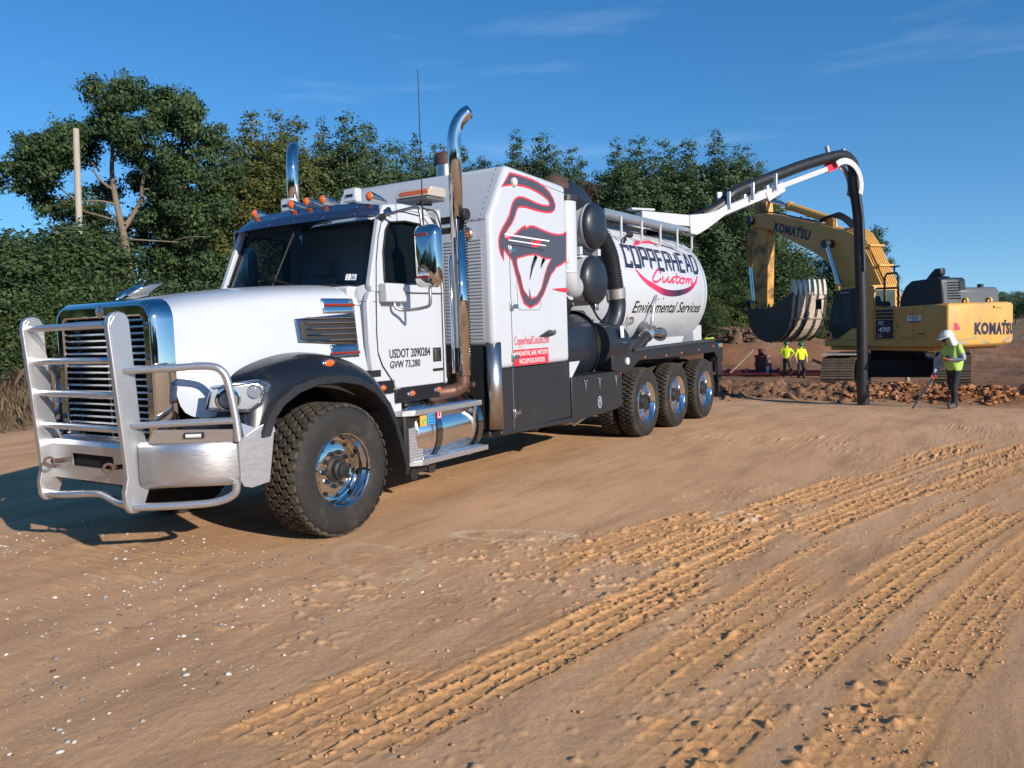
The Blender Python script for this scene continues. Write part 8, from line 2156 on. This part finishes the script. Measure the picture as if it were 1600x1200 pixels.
link('dry_grass', grass_field(110000, -30, 1, -34, -10, 0.10, 0.42), M['grass'], kind='stuff')
link('bank_weeds', grass_field(22000, -34, -4, -40, -17, 0.35, 0.9), M['leaf_russet'], kind='stuff')

# wooded skyline ahead of the truck, seen only in its chrome
lob = []
for i in range(60):
    a = R_(-75 + i * 3.4 + random.uniform(-1, 1)); d = random.uniform(70, 95)
    hgt = random.uniform(7, 14)
    lob.append(((d * math.cos(a), d * math.sin(a), hgt * 0.5), (4.5, 4.5, hgt * 0.55)))
lob = [l for l in lob if l[0][0] > 15]
fw = crown_mesh('far_wood', lob, 2600, 10, 1.0, 0.9)
link('far_wood', fw, M['leaf_dark'], kind='stuff')

# ------------------------------------------------------------------ hang small pieces under the part they belong to
def centre(o):
    c = [Vector(b) for b in o.bound_box]
    return sum(c, Vector()) / 8
def nest(root, table):
    kids = [o for o in root.children if o.type == 'MESH']
    base = lambda o: o.name.split('.')[0]
    for o in kids:
        want = table.get(base(o))
        if not want: continue
        cand = [k for k in kids if base(k) in want and k is not o and not k.modifiers.get('x')]
        if cand:
            c = centre(o)
            o.parent = min(cand, key=lambda k: (centre(k) - c).length)
bpy.context.view_layer.update()
nest(truck, {'side_window': ('cab_side',), 'window_seal': ('cab_side',), 'door_seam': ('cab_side',), 'body_seam': ('cab_side',), 'handle_recess': ('cab_side',), 'door_handle': ('cab_side',), 'handle_slot': ('cab_side',), 'side_louver': ('cab_side',), 'door_lettering': ('cab_side',),
             'light_strip': ('mirror_head', 'vent_top', 'vent_foot'), 'lamp_ring': ('headlight',), 'lamp_lens': ('headlight', 'lamp_housing'), 'turn_lens': ('headlight',), 'headlight_bezel': ('headlight',), 'marker_bezel': ('marker_lamp',), 'lamp_seat': ('marker_lamp',),
             'vent_panel': ('vent_frame',), 'vent_slat': ('vent_frame',), 'tank_strap': ('fuel_tank',), 'strap_liner': ('fuel_tank',), 'fuel_cap': ('fuel_tank',), 'step_studs': ('step',), 'filter_cap': ('filter_canister',), 'lamp_shell': ('roof_lamp',), 'work_lens': ('work_lamp',), 'work_lamp_bulb': ('work_lamp',),
             'hinge': ('box_shell',), 'panel_seam': ('box_shell',), 'rivets': ('box_shell',), 'front_ribs': ('box_shell',), 'front_joint': ('box_shell',), 'latch_plate': ('box_shell',), 'paddle_latch': ('box_shell',), 'upright_cheek': ('guard_upright',), 'visor_screws': ('sun_visor',), 'shield_slots': ('heat_shield',),
             'tool_box_latch': ('tool_box',), 'round_emblem': ('tool_box',), 'rail_slots': ('perforated_rail',), 'beacon_lamp': ('beacon_cover',), 'rain_cap': ('vent_stack',), 'windshield_strip': ('windshield',), 'filler_cap': ('battery_box',), 'tread_plate': ('battery_box',), 'tread_bumps': ('battery_box',),
             'boom_red_tip': ('boom_extension',), 'boom_lines': ('boom_arm',), 'hose_roller': ('boom_arm',), 'guide_roller': ('hose_guide',), 'boom_marking': ('boom_base',), 'rear_lamp_lens': ('rear_lamp_box',), 'rear_beacon': ('rear_lamp_box',), 'flange_bolts': ('blower_flange',), 'info_tag': ('blower_flange',),
             'slogan_text': ('slogan_panel',), 'snake_pupil': ('snake_eye',), 'snake_fangs': ('snake_mouth',)})
nest(exc, {'door_window': ('cab_door',), 'window_bar': ('cab_door',), 'door_lower_glass': ('cab_door',), 'door_skirt': ('cab_door',), 'cab_lettering': ('cab_door',), 'step_hole': ('cab_door',), 'rear_window': ('rear_window_frame',), 'boom_lettering': ('boom',), 'hydraulic_line': ('boom',), 'line_clamp': ('boom',), 'hydraulic_hose': ('boom',), 'boom_end_plate': ('boom',),
           'bucket_tooth': ('bucket_shell',), 'wear_strip': ('bucket_shell',), 'wear_plate': ('bucket_shell',), 'bucket_side': ('bucket_shell',), 'bucket_ear': ('bucket_shell',), 'vent_slots': ('hood_rear',), 'hood_cap': ('engine_hood', 'hood_low'), 'maker_lettering': ('counterweight',), 'reflector_patch': ('counterweight',), 'scuff_patch': ('counterweight',),
           'lifting_lug': ('counterweight',), 'tail_step': ('counterweight',), 'model_lettering': ('model_panel',), 'sticker_text': ('dealer_sticker',), 'panel_seam': ('side_panel',), 'panel_handle': ('side_panel',), 'cylinder_rod': ('lift_cylinder',), 'arm_rod': ('arm_cylinder',), 'bucket_rod': ('bucket_cylinder',)})
